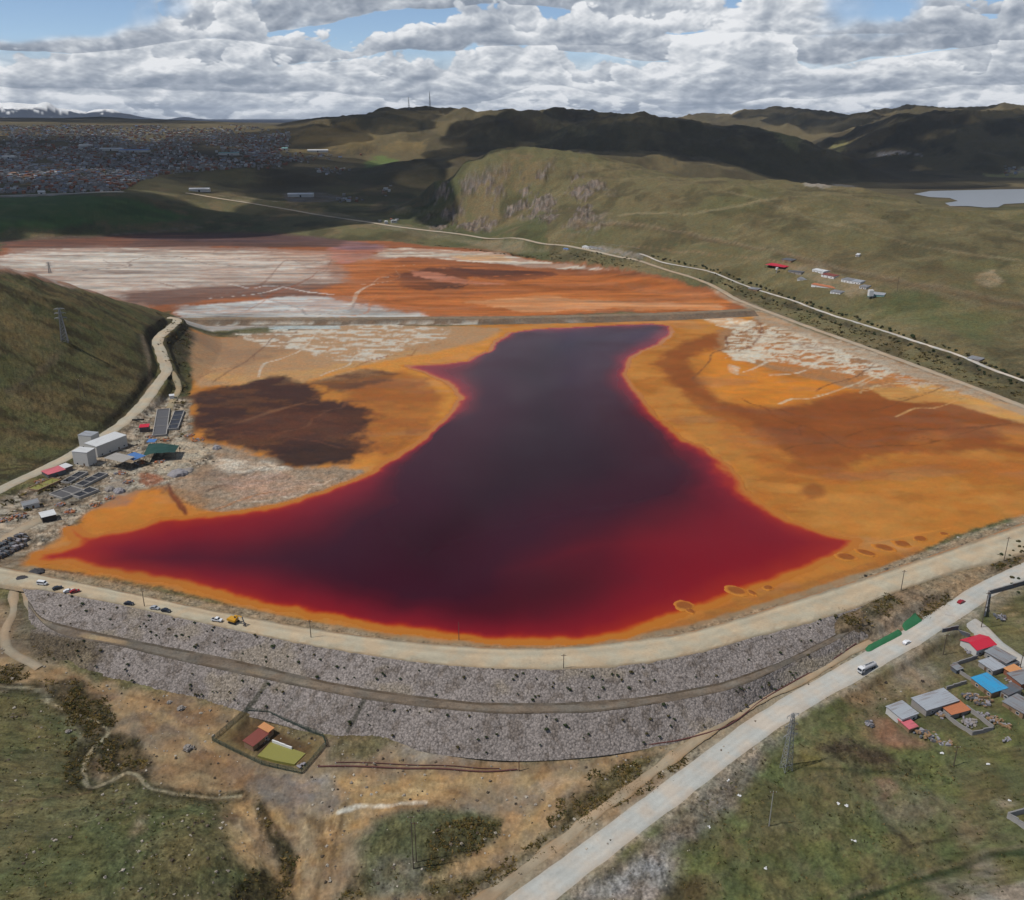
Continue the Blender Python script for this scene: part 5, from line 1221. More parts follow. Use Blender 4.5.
def heap(name, label, cat, px, r, h, mat, n=9, seed=0, size=(.25, .6), group=None, stretch=(1, 1, 0)):
    """a pile: a lumpy mound with loose pieces on it"""
    c = gnd(*px); rr = np.random.default_rng(seed+99); m = MB()
    v, f = ICO[3]; q = v[:, 2] > -.25
    nn = fbm(v[:, 0]*2+seed, v[:, 1]*2+5, 4, seed)
    vv = v*(.7+.6*nn)[:, None]*np.array([r*stretch[0], r*stretch[1], h]); vv[:, 2] = np.maximum(vv[:, 2], -.3)
    m.add(vv, [list(map(int, t)) for t in f])
    for i in range(n):
        a = rr.uniform(0, 6.28); d = rr.uniform(.2, 1.05); s = rr.uniform(*size)
        m.ball((r*stretch[0]*d*math.cos(a), r*stretch[1]*d*math.sin(a), h*max(0, 1-d)*.8+.05), s, 1, i, .5, .8)
    return m.tag(name, mt(mat), (c[0], c[1], c[2]), stretch[2], label, cat, group)
def scrap(name, label, px, r, n, seed, mats=('rubbish',), cat='scrap heap', stretch=(1, 1, 0)):
    """thrown-together boards, sheets and lumps"""
    c = gnd(*px); rr = np.random.default_rng(seed); t = thing(name, label, cat, c, stretch[2])
    for k, mm in enumerate(mats):
        m = MB()
        for i in range(n):
            a = rr.uniform(0, 6.28); d = rr.uniform(0, 1)**.6*r
            x, y = d*math.cos(a)*stretch[0], d*math.sin(a)*stretch[1]
            if rr.random() < .6: m.box((x, y, rr.uniform(0, .5)), (rr.uniform(.5, 2.2), rr.uniform(.3, 1.2), rr.uniform(.15, .9)), rr.uniform(0, 3.1), rr.uniform(.8, 1))
            else: m.ball((x, y, .2), rr.uniform(.3, .8), 1, i+seed, .5, .7)
        m.build(('lumps', 'boards', 'sheets')[k % 3], mt(mm), t)['kind'] = 'stuff'
    return t
# ---------------------------------------------------------------- vehicles
def wheel(t, x, y, r, w):
    o = MB().bar((x, y-w/2, r), (x, y+w/2, r), r, 14).build('wheel', mt('black_rubber'), t)
    MB().bar((x, y-w/2-.02, r), (x, y+w/2+.02, r), r*.55, 10).build('rim', mt('steel'), o)
def car(label, px, rz, paint_, kind='saloon', cat='car', z=None):
    x, y, z0 = gnd(*px); t = thing({'pickup': 'pickup_truck', 'van': 'minivan'}.get(kind, 'parked_car'), label, cat, (x, y, (z0 if z is None else z)+.02), rz)
    if kind == 'van':
        L, h = 4.9, 2.0
        side = [(-2.4,.35),(2.35,.35),(2.45,.6),(2.4,1.0),(1.95,1.12),(1.45,1.9),(-2.3,1.98),(-2.42,1.7)]; glass = [(-2.25,1.15),(1.72,1.15),(1.36,1.78),(-2.2,1.82)]
    elif kind == 'pickup':
        side = [(-2.5,.45),(2.5,.45),(2.55,.75),(2.5,1.0),(1.35,1.1),(.75,1.75),(-.55,1.78),(-.75,1.1),(-2.5,1.1)]; glass = [(-.55,1.15),(1.15,1.15),(.68,1.65),(-.45,1.68)]
    else:
        side = [(-2.1,.32),(2.15,.32),(2.2,.6),(2.12,.82),(1.05,.95),(.4,1.45),(-1.0,1.47),(-1.75,1.0),(-2.15,.92)]; glass = [(-1.5,1.0),(.85,.98),(.36,1.36),(-.95,1.38)]
    MB().prism(side, -.86, .86).build('body', mt(paint_), t)
    for yy, nm in ((-.9, 'side_window'), (.84, 'side_window')): MB().prism(glass, yy, yy+.06).build(nm, mt('glass'), t)
    f = [p for p in side if p[1] > .93]
    a = max(f, key=lambda p: p[0]); b = [p for p in side if p[1] > 1.4]; b = max(b, key=lambda p: p[0])
    v = [(a[0]+.03, -.76, a[1]+.04), (a[0]+.03, .76, a[1]+.04), (b[0]+.04, .7, b[1]-.03), (b[0]+.04, -.7, b[1]-.03)]
    if kind == 'van': v = [(1.98,-.76,1.17),(1.98,.76,1.17),(1.5,.7,1.86),(1.5,-.7,1.86)]
    if kind == 'pickup': v = [(1.36,-.76,1.15),(1.36,.76,1.15),(.8,.7,1.72),(.8,-.7,1.72)]
    MB().add(v+[(q[0]-.06, q[1], q[2]) for q in v], [[0,1,2,3],[7,6,5,4],[0,4,5,1],[1,5,6,2],[2,6,7,3],[3,7,4,0]]).build('windscreen', mt('glass'), t)
    for sx in (-1.35, 1.35):
        for sy in (-.8, .8): wheel(t, sx*(1.1 if kind != 'saloon' else 1), sy, .36, .24)
    nx = max(p[0] for p in side); bx = min(p[0] for p in side)
    for sy in (-.6, .6):
        MB().box((nx, sy, .62), (.12, .36, .18)).build('headlight', mt('lamp_glass'), t)
        MB().box((bx, sy, .7), (.1, .3, .18)).build('tail_light', mt('tail_red'), t)
    if kind == 'pickup': MB().box((-1.6, 0, 1.105), (1.5, 1.4, .02)).build('bed', mt('dark_opening'), t)
    return t
def pixdir(a, b):
    p, q = gnd(*a), gnd(*b); return math.atan2(q[1]-p[1], q[0]-p[0])
CRZ = lambda x: 2.0  # height of the crest gravel
def crest_car(label, px, rz, paint_, kind='saloon', cat='car'):
    X, Y = at_plane(px[0], px[1], 2.03); t = car(label, px, rz, paint_, kind, cat, z=2.03); t.location = (float(X), float(Y), 2.06); return t
crest_car('small white van parked at the far end of the row of vehicles on the dam', (42.5,584.5), pixdir((40,584),(100,596))+.15, 'car_white', 'van', 'van')
crest_car('dark blue car with a pale roof line parked beside the white van', (57.5,589), pixdir((40,584),(100,596))+1.0, 'car_dark')
crest_car('white saloon car parked close beside the red car', (68.5,592), pixdir((40,584),(100,596))+.8, 'car_white')
crest_car('red car parked close beside the white saloon on the dam', (75,592.3), pixdir((40,584),(100,596))+.9, 'car_red')
crest_car('lone black car at the outer edge of the dam crest', (129,604.5), pixdir((100,600),(160,613))+.2, 'car_dark')
crest_car('silver car parked nose to tail with a dark car', (155,609), pixdir((100,600),(160,613))+.1, 'car_silver')
crest_car('dark grey car parked right behind the silver car', (166,611.5), pixdir((100,600),(160,613))+.1, 'car_dark')
crest_car('white pickup truck parked behind the yellow excavator', (217,621), pixdir((200,618),(240,626))+.1, 'car_white', 'pickup', 'pickup truck')
rd = pixdir((850,672),(905,641))
t = car('white saloon car driving on the paved road past the green netting', (906.5,643.5), rd, 'car_white'); t.name = 'moving_car'
t = car('dark red car at the road junction above the red roofed house', (961,603), pixdir((950,612),(1000,586)), 'car_red'); t.name = 'moving_car'
def tanker(px, rz):
    x, y, z = gnd(*px); t = thing('tanker_truck', 'white tanker truck with a silver tank driving on the paved road', 'tanker truck', (x, y, z+.15), rz)
    MB().prism([(2.3,.7),(4.4,.7),(4.5,1.6),(4.25,2.75),(2.3,2.85)], -1.15, 1.15).build('cab', mt('car_white'), t)
    MB().prism([(4.48,1.65),(4.56,1.65),(4.36,2.55),(4.28,2.55)], -1., 1.).build('windscreen', mt('glass'), t)
    for s in (-1.19, 1.13): MB().prism([(2.9,1.7),(4.1,1.7),(3.95,2.5),(2.9,2.5)], s, s+.06).build('side_window', mt('glass'), t)
    MB().box((-.8, 0, .75), (8.6, 1.2, .3)).build('chassis', mt('dark_opening'), t)
    tank = MB(); n = 16
    v = []; 
    for xx, k in ((-5.0,.86),(-4.8,1.),(1.8,1.),(2.0,.86)):
        for i in range(n): v.append((xx, 1.2*k*math.cos(2*math.pi*i/n), 2.05+1.02*k*math.sin(2*math.pi*i/n)))
    f = [[r*n+i, r*n+(i+1) % n, (r+1)*n+(i+1) % n, (r+1)*n+i] for r in range(3) for i in range(n)]+[list(range(n))[::-1], list(range(3*n, 4*n))]
    tk = tank.add(v, f).build('tank', mt('tanker_grey'), t)
    for xx in (-3.2,-.6): MB().bar((xx,0,3.05),(xx,0,3.22),.35,10).build('hatch', mt('steel'), tk)
    MB().box((-1.5, 0, 3.06), (5.2, .7, .06)).build('walkway', mt('dark_tin'), tk)
    for xx in (3.5,-2.9,-4.2):
        for yy in (-1.05, 1.05): wheel(t, xx, yy, .52, .34)
    for yy in (-.85, .85): MB().box((4.46, yy, .95), (.1, .4, .22)).build('headlight', mt('lamp_glass'), t)
tanker((866,671), rd+math.pi)
def excavator(px):
    X, Y = at_plane(*px, 2.05); t = thing('excavator', 'yellow tracked excavator with its arm lowered on the dam crest', 'excavator', (float(X), float(Y), 2.06), pixdir((200,618),(240,626))-.1)
    for s in (-1, 1):
        MB().prism([(-2.1,.45),(-1.8,.05),(1.8,.05),(2.1,.45),(1.8,.9),(-1.8,.9)], s*1.3-.3, s*1.3+.3).build('track', mt('black_rubber'), t)
    MB().prism([(-2.6,1.05),(1.5,1.05),(1.6,1.9),(-.2,2.1),(-2.5,2.2),(-2.8,1.7)], -1.4, 1.4).build('body', mt('digger_yellow'), t)
    c = MB().prism([(.0,2.0),(1.6,2.0),(1.55,2.6),(1.1,3.2),(.0,3.2)], .3, 1.35).build('cab', mt('digger_yellow'), t)
    MB().prism([(.15,2.3),(1.5,2.3),(1.42,2.6),(1.02,3.05),(.15,3.05)], .26, .3).build('window', mt('glass'), c)
    b = MB(); b.bar((1.2,-.2,1.9),(3.2,-.2,4.3),.32,4); b.bar((3.2,-.2,4.3),(5.2,-.2,4.1),.28,4); b.build('boom', mt('digger_yellow'), t)
    MB().bar((5.1,-.2,4.3),(6.0,-.2,1.4),.24,4).build('stick', mt('dark_tin'), t)
    MB().prism([(5.6,1.4),(6.4,1.3),(6.7,.5),(6.1,.0),(5.5,.35),(6.0,.7)], -.7, .3).build('bucket', mt('dark_tin'), t)
    MB().bar((1.9,-.2,1.6),(2.7,-.2,3.4),.12,6).build('ram', mt('steel'), t)
excavator((234,622.5))
# ---------------------------------------------------------------- poles and pylons
def pole(px, top_py, label, arm=1, name='utility_pole', mat='weathered_pole', group=None, ddir=0., crest=False):
    if crest: X, Y = at_plane(*px, 2.05); x, y, z = float(X), float(Y), 2.0
    else: x, y, z = gnd(*px)
    dx, dy, dz = ray(px[0], top_py); h = max(4., H+dz*y/dy-z)
    t = thing(name, label, 'pole', (x, y, z-.3), ddir, group)
    MB().bar((0,0,0), (0,0,h+.3), .19 if y < 450 else .24, 8, .12 if y < 450 else .17).build('shaft', mt(mat), t)
    for i in range(arm):
        MB().box((0, 0, h-.4-.9*i), (2.2, .16, .16)).build('crossarm', mt('wood'), t)
        ins = MB()
        for q in (-.95, 0, .95): ins.bar((q, 0, h-.24-.9*i), (q, 0, h+.06-.9*i), .07, 6)
        ins.build('insulator', mt('white_paint'), t)
    return t
def pylon(px, top_py, label, w=3.2, arms=(.72, .86, .98), name='lattice_pylon', mat='steel', thick=.09, arm_len=1.1, cat='pylon'):
    x, y, z = gnd(*px); dx, dy, dz = ray(px[0], top_py); h = H+dz*y/dy-z
    t = thing(name, label, cat, (x, y, z-.2), .35)
    P = lambda f, i: ((w/2*(1-f)+.35*f)*(1, 1, -1, -1)[i], (w/2*(1-f)+.35*f)*(1, -1, -1, 1)[i], h*f)
    for i in range(4): MB().bar(P(0, i), P(1, i), thick*1.3, 5).build('leg', mt(mat), t)
    br = MB(); n = max(5, int(h/2.6))
    for k in range(n):
        f0, f1 = k/n, (k+1)/n
        for i in range(4):
            br.bar(P(f0, i), P(f1, (i+1) % 4), thick*.8, 4); br.bar(P(f1, i), P(f1, (i+1) % 4), thick*.8, 4); br.bar(P(f0, (i+1) % 4), P(f1, i), thick*.8, 4)
    br.build('bracing', mt(mat), t)
    for f in arms:
        a = MB(); q = P(f, 0)[0]
        for s in (-1, 1):
            a.bar((s*q, q, h*f), (s*(q+w*arm_len*.6), 0, h*f+.1), thick, 4); a.bar((s*q, -q, h*f), (s*(q+w*arm_len*.6), 0, h*f+.1), thick, 4); a.bar((s*q, 0, h*f+.9), (s*(q+w*arm_len*.6), 0, h*f+.1), thick, 4)
            a.bar((s*(q+w*arm_len*.6), 0, h*f), (s*(q+w*arm_len*.6), 0, h*f-.9), .09, 5)
        a.build('crossarm', mt(mat), t)
    return t
pylon((786,769), 713, 'tall lattice pylon in the grass between the paved road and the single pale pole', 3.2, (.62,.8,.97), mat='steel', thick=.07)
pylon((65,342), 308, 'grey lattice pylon standing on the green slope above the plant', 5., thick=.17)
pylon((50,273), 262, 'thin lattice pylon on the ridge of the green hill against the white salt flat', 4., thick=.16)
pole((769,826), 791, 'single pale pole with a white lamp head in the right foreground grass', 1, mat='concrete')
for q, l in (((413.5,869), 'taller one of two dark poles standing close together in the grass below the dam'), ((416.5,862), 'shorter one of two dark poles standing close together in the grass below the dam')):
    pole(q, 816 if q[1] > 865 else 822, l, 1)
for (px, py, ty, l) in [(144.5,606,590,'thin pole on the dam crest beside the lone black car'),(311,637,620,'thin pole on the dam crest past the excavator bucket'),(563.5,668,654,'thin pole at the middle of the dam crest'),(901,590,570,'thin pole on the crest above the green netting'),(1004,560,537,'thin pole on the crest nearest the far end of the dam')]:
    pole((px,py), ty, l, 1, crest=True)
for (px, py, ty, l) in [(981,628,592,'tall pole at the road corner beside the red roofed house'),(953.5,766,746,'short dark pole in the grass below the junk heap'),(862,626,611,'pale pole on the scrub bank under the dam crest'),(943,655,634,'thin pole on the bare lot beside the red roofed house'),(84.5,396,376,'darker of two poles on the green hillside'),(80.5,397,379,'paler of two poles on the green hillside'),
                          (897,291,277,'lone pole on the pasture beyond the hamlet'),(535,303,262,'thin mast standing on the rust coloured tailings'),(459,640,622,'thin mast at the shore of the red pond beside the dam'),(554,250,243,'pole by the highway left of the white farm shed'),(1020,668,652,'white post at the lower branch of the road')]:
    if px == 535: continue
    pole((px,py), ty, l, 0 if 'post' in l or 'mast' in l else 1)
pylon((430,107.5), 91, 'taller radio mast on the hilltop on the skyline', 8., (.6,.8), name='radio_mast', thick=.16, arm_len=.4, cat='mast')
pylon((409,110), 97, 'shorter radio mast on the hilltop on the skyline', 8., (.9,), name='radio_mast', thick=.16, arm_len=.5, cat='mast')
# ---------------------------------------------------------------- houses by the road, lower right
house('red_roofed_house', 'house with a bright red tin roof at the road junction', 'house', (975.5,657), (995,649), 8.4, 3.6, 'pale_wall', 'red_tin', 'gable', 1.3, doors=((.1,0),), windows=(-.3,.35))
house('tin_roofed_house', 'long shed with a weathered grey tin roof right behind the red roofed house', 'shed', (984,656.5), (1005,669), 6., 3., 'grey_block', 'dull_tin', rise=.8, doors=((0.2,0),), windows=(-.3,))
house('tin_roofed_house', 'low house with a patchy whitish tin roof between the red and the blue roofs', 'house', (978,666), (992,676), 6.4, 2.7, 'grey_block', 'galvanised', rise=.5, doors=((.0,0),), windows=(.3,))
house('tin_roofed_shed', 'small grey shed at the end of the weathered shed', 'shed', (1007,671), (1018,665.5), 4., 2.5, 'grey_block', 'dark_tin', rise=.4, doors=((0,0),), windows=())
house('blue_roofed_house', 'house with a bright sky blue tin roof', 'house', (970.5,683), (990.5,698.5), 7.6, 2.9, 'adobe', 'blue_tin', rise=.7, doors=((.2,0),), windows=(-.2,.38))
house('tin_roofed_house', 'square house with a dark grey roof touching the blue roofed house', 'house', (997,694.5), (1007,701), 8., 3., 'grey_block', 'dark_tin', rise=.5, doors=((0,0),), windows=(.3,))
house('tin_roofed_house', 'grey roofed house with one orange roof sheet in the corner of the village', 'house', (1002,705.5), (1022,719), 8.6, 2.9, 'adobe', 'dull_tin', rise=.6, doors=((-.1,0),), windows=(.25,))
house('long_block_shed', 'long grey block shed with a flat tin roof beside the open grass', 'shed', (925.5,716.5), (957.5,705), 7.6, 3.1, 'grey_block', 'galvanised', rise=.5, doors=((.34,0),), windows=(-.3,.0))
house('patched_roof_shed', 'shed with an orange and grey patched roof at the end of the long block shed', 'shed', (950.5,719.5), (969.5,712.5), 7.4, 2.5, 'grey_block', 'rust_tin', rise=.4, doors=((0,0),), windows=())
house('grey_roofed_shed', 'pale grey roofed shed on the bare brown earth', 'shed', (901,725.5), (917,718), 7.8, 3.2, 'pale_wall', 'galvanised', rise=.5, doors=((-.1,0),), windows=(.28,))
house('pink_roofed_lean_to', 'lean-to with a pinkish rusty roof against the pale shed', 'shed', (908.5,733), (917,729.5), 5.6, 2.0, 'adobe', 'pink_tin', rise=.5, doors=(), windows=())
house('tin_roofed_house', 'grey tin roofed house half out of view by the lower road branch', 'house', (1020,690), (1040,683), 7., 3., 'brick', 'dull_tin', rise=.5, doors=((-.2,0),), windows=(.2,))
wall_line('yard_wall', 'low dark corner wall on the lot above the red roofed house', [(942,632.5),(958,629.5),(969.5,637.5)], 1.8, .35, 'dark_tin')
wall_line('yard_wall', 'dark yard wall running from the red roofed house to the grassy plot', [(952,667),(977,658.5)], 1.7, .35, 'grey_block')
wall_line('yard_wall', 'wall beside the path from the grassy plot to the blue roof', [(953,669),(972,681)], 1.4, .35, 'grey_block')
wall_line('yard_wall', 'block wall round the small yard full of rubble', [(943,714),(972,735.5),(993,729.5),(966,708)], 1.7, .35, 'grey_block')
wall_line('yard_wall', 'dark adobe wall of the field beyond the road junction', [(984.5,617),(988,595),(1026,584)], 2.2, .5, 'dark_tin')
wall_line('yard_wall', 'pale block wall of an empty compound at the edge of the pasture', [(1060,800),(1007,818),(1060,850)], 2.2, .4, 'concrete')
wall_line('yard_wall', 'short wall beside the long block shed towards the blue roof', [(946,690),(966,683.5)], 1.5, .35, 'grey_block')
scrap('scrap_heap', 'dark heap of junk behind the wall beyond the road junction', (1000,617.5), 2.6, 12, 5, ('dark_tin','rubbish'))
scrap('scrap_heap', 'long line of junk and crates beside the pink roofed lean-to', (932,737), 5.4, 26, 6, ('rubbish','dark_tin','timber'), stretch=(1.5,.55,-.7))
scrap('scrap_heap', 'junk strewn in front of the blue roofed house', (978,700), 4.4, 22, 7, ('rubbish','dark_tin','timber'), stretch=(1.3,.7,-.6))
scrap('scrap_heap', 'grey rubble lying inside the small walled yard', (970,723), 3., 18, 8, ('rubbish','stone'))
scrap('scrap_heap', 'pale planks stacked outside the small walled yard', (992,718), 3.2, 10, 9, ('timber','rubbish'), stretch=(1.7,.5,-.6), cat='plank pile')
scrap('scrap_heap', 'small scatter of scrap on the bare lot left of the pale shed', (870,724), 1.6, 7, 10, ('rubbish','dark_tin'))
scrap('scrap_heap', 'bits of scrap by the white patch behind the lowest houses', (1008,742), 2.2, 6, 11, ('rubbish',))
def cover(label, pts, name='green_netting'):
    P = [gnd(*p) for p in pts]; n = 26; m = 9; A = []
    (a, b, c, d) = [np.array(p) for p in P]; V = []
    for i in range(n):
        for j in range(m):
            u, v = i/(n-1), j/(m-1); q = (a*(1-u)+b*u)*(1-v)+(d*(1-u)+c*u)*v
            z = hz(q[0], q[1])+1.1*math.sin(math.pi*min(1, v*.62+.0))*(min(1, 14*u)*min(1, 14*(1-u)))*(.75+.5*vnoise(np.array([q[0]/2.]), np.array([q[1]/2.]), 4)[0])
            V.append((q[0]-a[0], q[1]-a[1], z-a[2]+.1))
    o = mesh_obj(name, V, grid_faces(n, m), mt('green_net'), smooth=True); o.location = tuple(a)
    return tag(o, label, 'netting')
cover('long low strip of green netting on the roadside bank', [(868,654),(904,635),(900,630.5),(865,649)])
cover('taller mound covered with bright green netting at the bend of the road', [(905.5,633),(924,621.5),(916,613.5),(902,626)])
house('tin_roofed_shed', 'narrow shed with a rusty orange roof between the weathered shed and the lower road branch', 'shed', (1012,679), (1022,674), 4., 2.5, 'brick', 'orange_tin', rise=.4, doors=((0,0),), windows=())
house('tin_roofed_shed', 'tiny tin shed standing in the grassy yard above the blue roof', 'shed', (956,674), (962,671.5), 3., 2.1, 'dark_tin', 'dull_tin', rise=.3, doors=(), windows=())
scrap('scrap_heap', 'planks and tin sheets behind the square dark roofed house', (1012,681), 2.4, 12, 51, ('rubbish','timber'))
scrap('scrap_heap', 'junk along the wall right of the red roofed house', (970,652), 2., 8, 52, ('rubbish','dark_tin'))
scrap('scrap_heap', 'scattered boards on the grass below the corner house', (1000,724), 3., 10, 53, ('timber','rubbish'), stretch=(1.4,.6,-.6))
scrap('scrap_heap', 'sacks and crates on the open side of the long block shed', (940,716), 2., 8, 54, ('rubbish','timber'))
# ---------------------------------------------------------------- the plant on the left shore
house('plant_hall', 'big white roofed processing hall beside the left road', 'hall', (98,457.5), (128,446), 10.5, 8., 'pale_wall', 'bright_tin', rise=.9, doors=((.2,0),), windows=(-.35,-.1,.38), over=.2)
house('plant_tower', 'tall grey block tower at the rear corner of the white hall', 'tower building', (80,448), (93,449.5), 8., 9.5, 'pale_wall', 'galvanised', rise=.3, doors=(), windows=(-.2,.25), over=.15)
house('plant_tower', 'square grey tower with a white roof in front of the hall', 'tower building', (74,464), (89,466.5), 8., 9.5, 'pale_wall', 'bright_tin', rise=.3, doors=((.2,0),), windows=(-.25,), over=.15)
house('open_canopy', 'pale flat canopy on thin posts in front of the white hall', 'canopy', (106,467), (124,471.5), 9., 6.5, roof='concrete', rise=.4, open_sides=True)
house('open_canopy', 'blue roofed canopy beside the dark green tarpaulin', 'canopy', (124,464.5), (135,468), 8.5, 5.5, roof='navy_tin', rise=.3, open_sides=True)
house('open_canopy', 'small blue roof just behind the green tarpaulin', 'canopy', (147.5,446), (155,446), 5., 3., roof='navy_tin', rise=.3, open_sides=True)
house('red_roofed_shelter', 'small shelter with a flat red roof above the blue roof', 'shelter', (140,432.5), (149,432), 6., 4., 'dark_tin', 'red_tin', rise=.3, doors=(), windows=())
house('pink_roofed_shed', 'low shed with a pink and white roof beside the left road', 'shed', (49,478.5), (66,474), 8., 3.2, 'dark_tin', 'pink_tin', rise=.5, doors=((0,0),), windows=())
house('blue_roofed_shed', 'small whitish blue roof touching the pink roofed shed', 'shed', (64,473), (73,470), 6., 3.2, 'dark_tin', 'bright_tin', rise=.5, doors=(), windows=())
house('block_hut', 'small pale block hut on the dark bank left of the plant', 'hut', (24,510), (40,507), 6., 3., 'pale_wall', 'dull_tin', rise=.3, doors=((.1,0),), windows=(-.3,))
house('white_roofed_hut', 'open hut with a white roof at the tip of the red pond', 'hut', (43,523), (57,520), 7., 3.6, 'dark_opening', 'bright_tin', rise=.4, doors=(), windows=())
house('white_kiosk', 'tiny white cabin on the track below the winding road', 'cabin', (170,399.5), (174.5,399), 4., 3., 'white_paint', 'bright_tin', rise=.2, doors=(), windows=())
def tent(label, pts, h, seed):
    P = [gnd(*p) for p in pts]; t = thing('green_canopy', label, 'canopy', P[0]); a = np.array(P[0]); n = 16; V = []
    Q = [np.array(p) for p in P]
    for i in range(n):
        for j in range(n):
            u, v = i/(n-1), j/(n-1); q = (Q[0]*(1-u)+Q[1]*u)*(1-v)+(Q[3]*(1-u)+Q[2]*u)*v
            V.append((q[0]-a[0], q[1]-a[1], h+1.6*math.sin(math.pi*u)*(.4+.6*math.sin(math.pi*v))+.7*(vnoise(np.array([q[0]/3]), np.array([q[1]/3]), seed)[0]-.5)))
    mesh_obj('tarpaulin', V, grid_faces(n, n), mt('green_cloth'), parent=t, smooth=True)
    for q in Q:
        MB().bar((q[0]-a[0], q[1]-a[1], -.2), (q[0]-a[0], q[1]-a[1], h), .15, 6).build('post', mt('weathered_pole'), t)
    return t
tent('large dark green tarpaulin canopy beside the blue roof', [(144,463),(176,460),(180,452.5),(150,451)], 5.2, 3)
def basin(label, c0, c1, W, cells, liquid, h=1.6, name='settling_tank', wall='concrete'):
    L, rz, loc = frame3(c0, c1, W); t = thing(name, label, 'tank', (loc[0], loc[1], loc[2]+.1), rz)
    for sx, sy, dx, dy in ((0,-W/2,L,.5),(0,W/2,L,.5),(-L/2,0,.5,W-.52),(L/2,0,.5,W-.52)): MB().box((sx, sy, -.6), (dx, dy, h+.6)).build('rim_wall', mt(wall), t)
    for k in range(1, cells): MB().box((-L/2+L*k/cells, 0, -.5), (.4, W-.52, h+.3)).build('divider', mt(wall), t)
    MB().box((0, 0, -.7), (L-.54, W-.54, h+.25)).build('slurry', mt(liquid), t)
    return t
basin('long concrete tank with grey slurry below the winding road', (166.5,436), (170,410), 9., 3, 'slurry')
basin('narrow dark tank beside the long grey concrete tank', (178,430), (184.5,412), 7., 4, 'dark_slurry')
basin('dark tank nearest the white tower', (70,484), (88,474), 6., 2, 'dark_slurry')
basin('long black tank in front of the pale canopy', (84,487.5), (108,475.5), 6.5, 3, 'dark_slurry')
basin('wide grey slurry tank nearest the orange shore', (63,500), (85,492), 13., 2, 'slurry')
basin('black tank beside the wide grey slurry tank', (80,499), (99,491.5), 8., 2, 'dark_slurry')
basin('trough with green water below the pink roofed shed', (38,492), (62,481.5), 8., 2, 'green_water', wall='adobe')
for args in [((120,492),3.4,2.6,'grey_ore','pale grey ore heap at the edge of the orange shore'),((109.5,490),3.,2.4,'stone','brownish ore heap beside the pale grey one'),((178,474),6.,3.,'grey_ore','bluish grey ore heap on the pale delta'),((36,572.5),4.,1.2,'black_ore','flat dark gravel heap on the dam crest at the pond tip'),((20,580.5),5.,1.6,'black_ore','dark gravel heap where the dam road begins'),((186,471),5.,1.6,'stone','low pale stone heap on the delta'),((217,448.5),3.,2.4,'grey_ore','whitish rock heap at the rim of the dark brown mud')]:
    heap('ore_heap', args[4], 'heap', args[0], args[1], args[2], args[3], 14, seed=int(args[0][0]))
m = MB()
for k in range(7):
    for j in range(2): m.bar((k*1.25, 0, j*.5), (k*1.25, 0, j*.5+.46), .62, 12)
x, y, z = gnd(133,420.5); m.tag('tyre_pile', mt('black_rubber'), (x, y, z), .1, 'row of black tyres stacked beside the left road', 'tyres')
for q, st, sd, l in (((150,437),3.,30,'orange and grey scrap by the small blue roof'),((166,440),3.5,31,'coloured scrap at the foot of the long concrete tank'),((120,474),3.,32,'timber and barrels under the pale canopy'),((40,482),3.,33,'pale rubbish beside the pink roofed shed'),((18,517),4.,34,'rubbish strewn on the dark bank above the shore road'),((198,440),4.,35,'white scrap near the rim of the dark mud'),((4,520),4.,36,'red and white rubbish at the left edge of the shore road'),((96,505),3.2,37,'drums and boards between the slurry tanks and the orange shore'),((128,482),3.4,38,'scrap beside the pale grey ore heap'),((140,463),3.,39,'boards at the foot of the blue roofed canopy'),((70,512),3.2,40,'scrap right of the white roofed hut'),((60,505),2.6,41,'boards below the trough of green water'),((160,462),3.,42,'scrap at the corner of the green tarpaulin'),((190,436),3.2,43,'boards below the narrow dark tank'),((110,498),2.6,45,'pale scrap at the rim of the orange shore')):
    scrap('scrap_heap', l, q, st, 14, sd, ('rubbish','timber','rust_tin'))
# rows of stored racks at the far left
for i, (a, b) in enumerate([((-6,552),(30,535)),((-8,559),(33,539)),((-10,566),(30,545))]):
    L, rz, loc = frame3(a, b, 4.5); t = thing('timber_rack', ('rear row of dark timber racks by the pond tip', 'middle row of dark timber racks by the pond tip', 'front row of dark timber racks by the pond tip')[i], 'rack', loc, rz); rr = np.random.default_rng(i)
    p = MB(); 
    for k in range(int(L/3)): p.box((-L/2+1.5+k*3, 0, 0), (.3, 4.2, 2.2))
    p.build('frame', mt('weathered_pole'), t)
    bd = MB(); wd = MB()
    for k in range(int(L/1.4)):
        (bd if rr.random() < .65 else wd).box((-L/2+k*1.4+.7, rr.uniform(-.8, .8), rr.uniform(.2, .5)), (1.2, rr.uniform(2., 3.4), rr.uniform(.8, 2.4)), rr.uniform(-.1, .1))
    bd.build('dark_bales', mt('dark_tin'), t)['kind'] = 'stuff'; wd.build('pale_bales', mt('rubbish'), t)['kind'] = 'stuff'
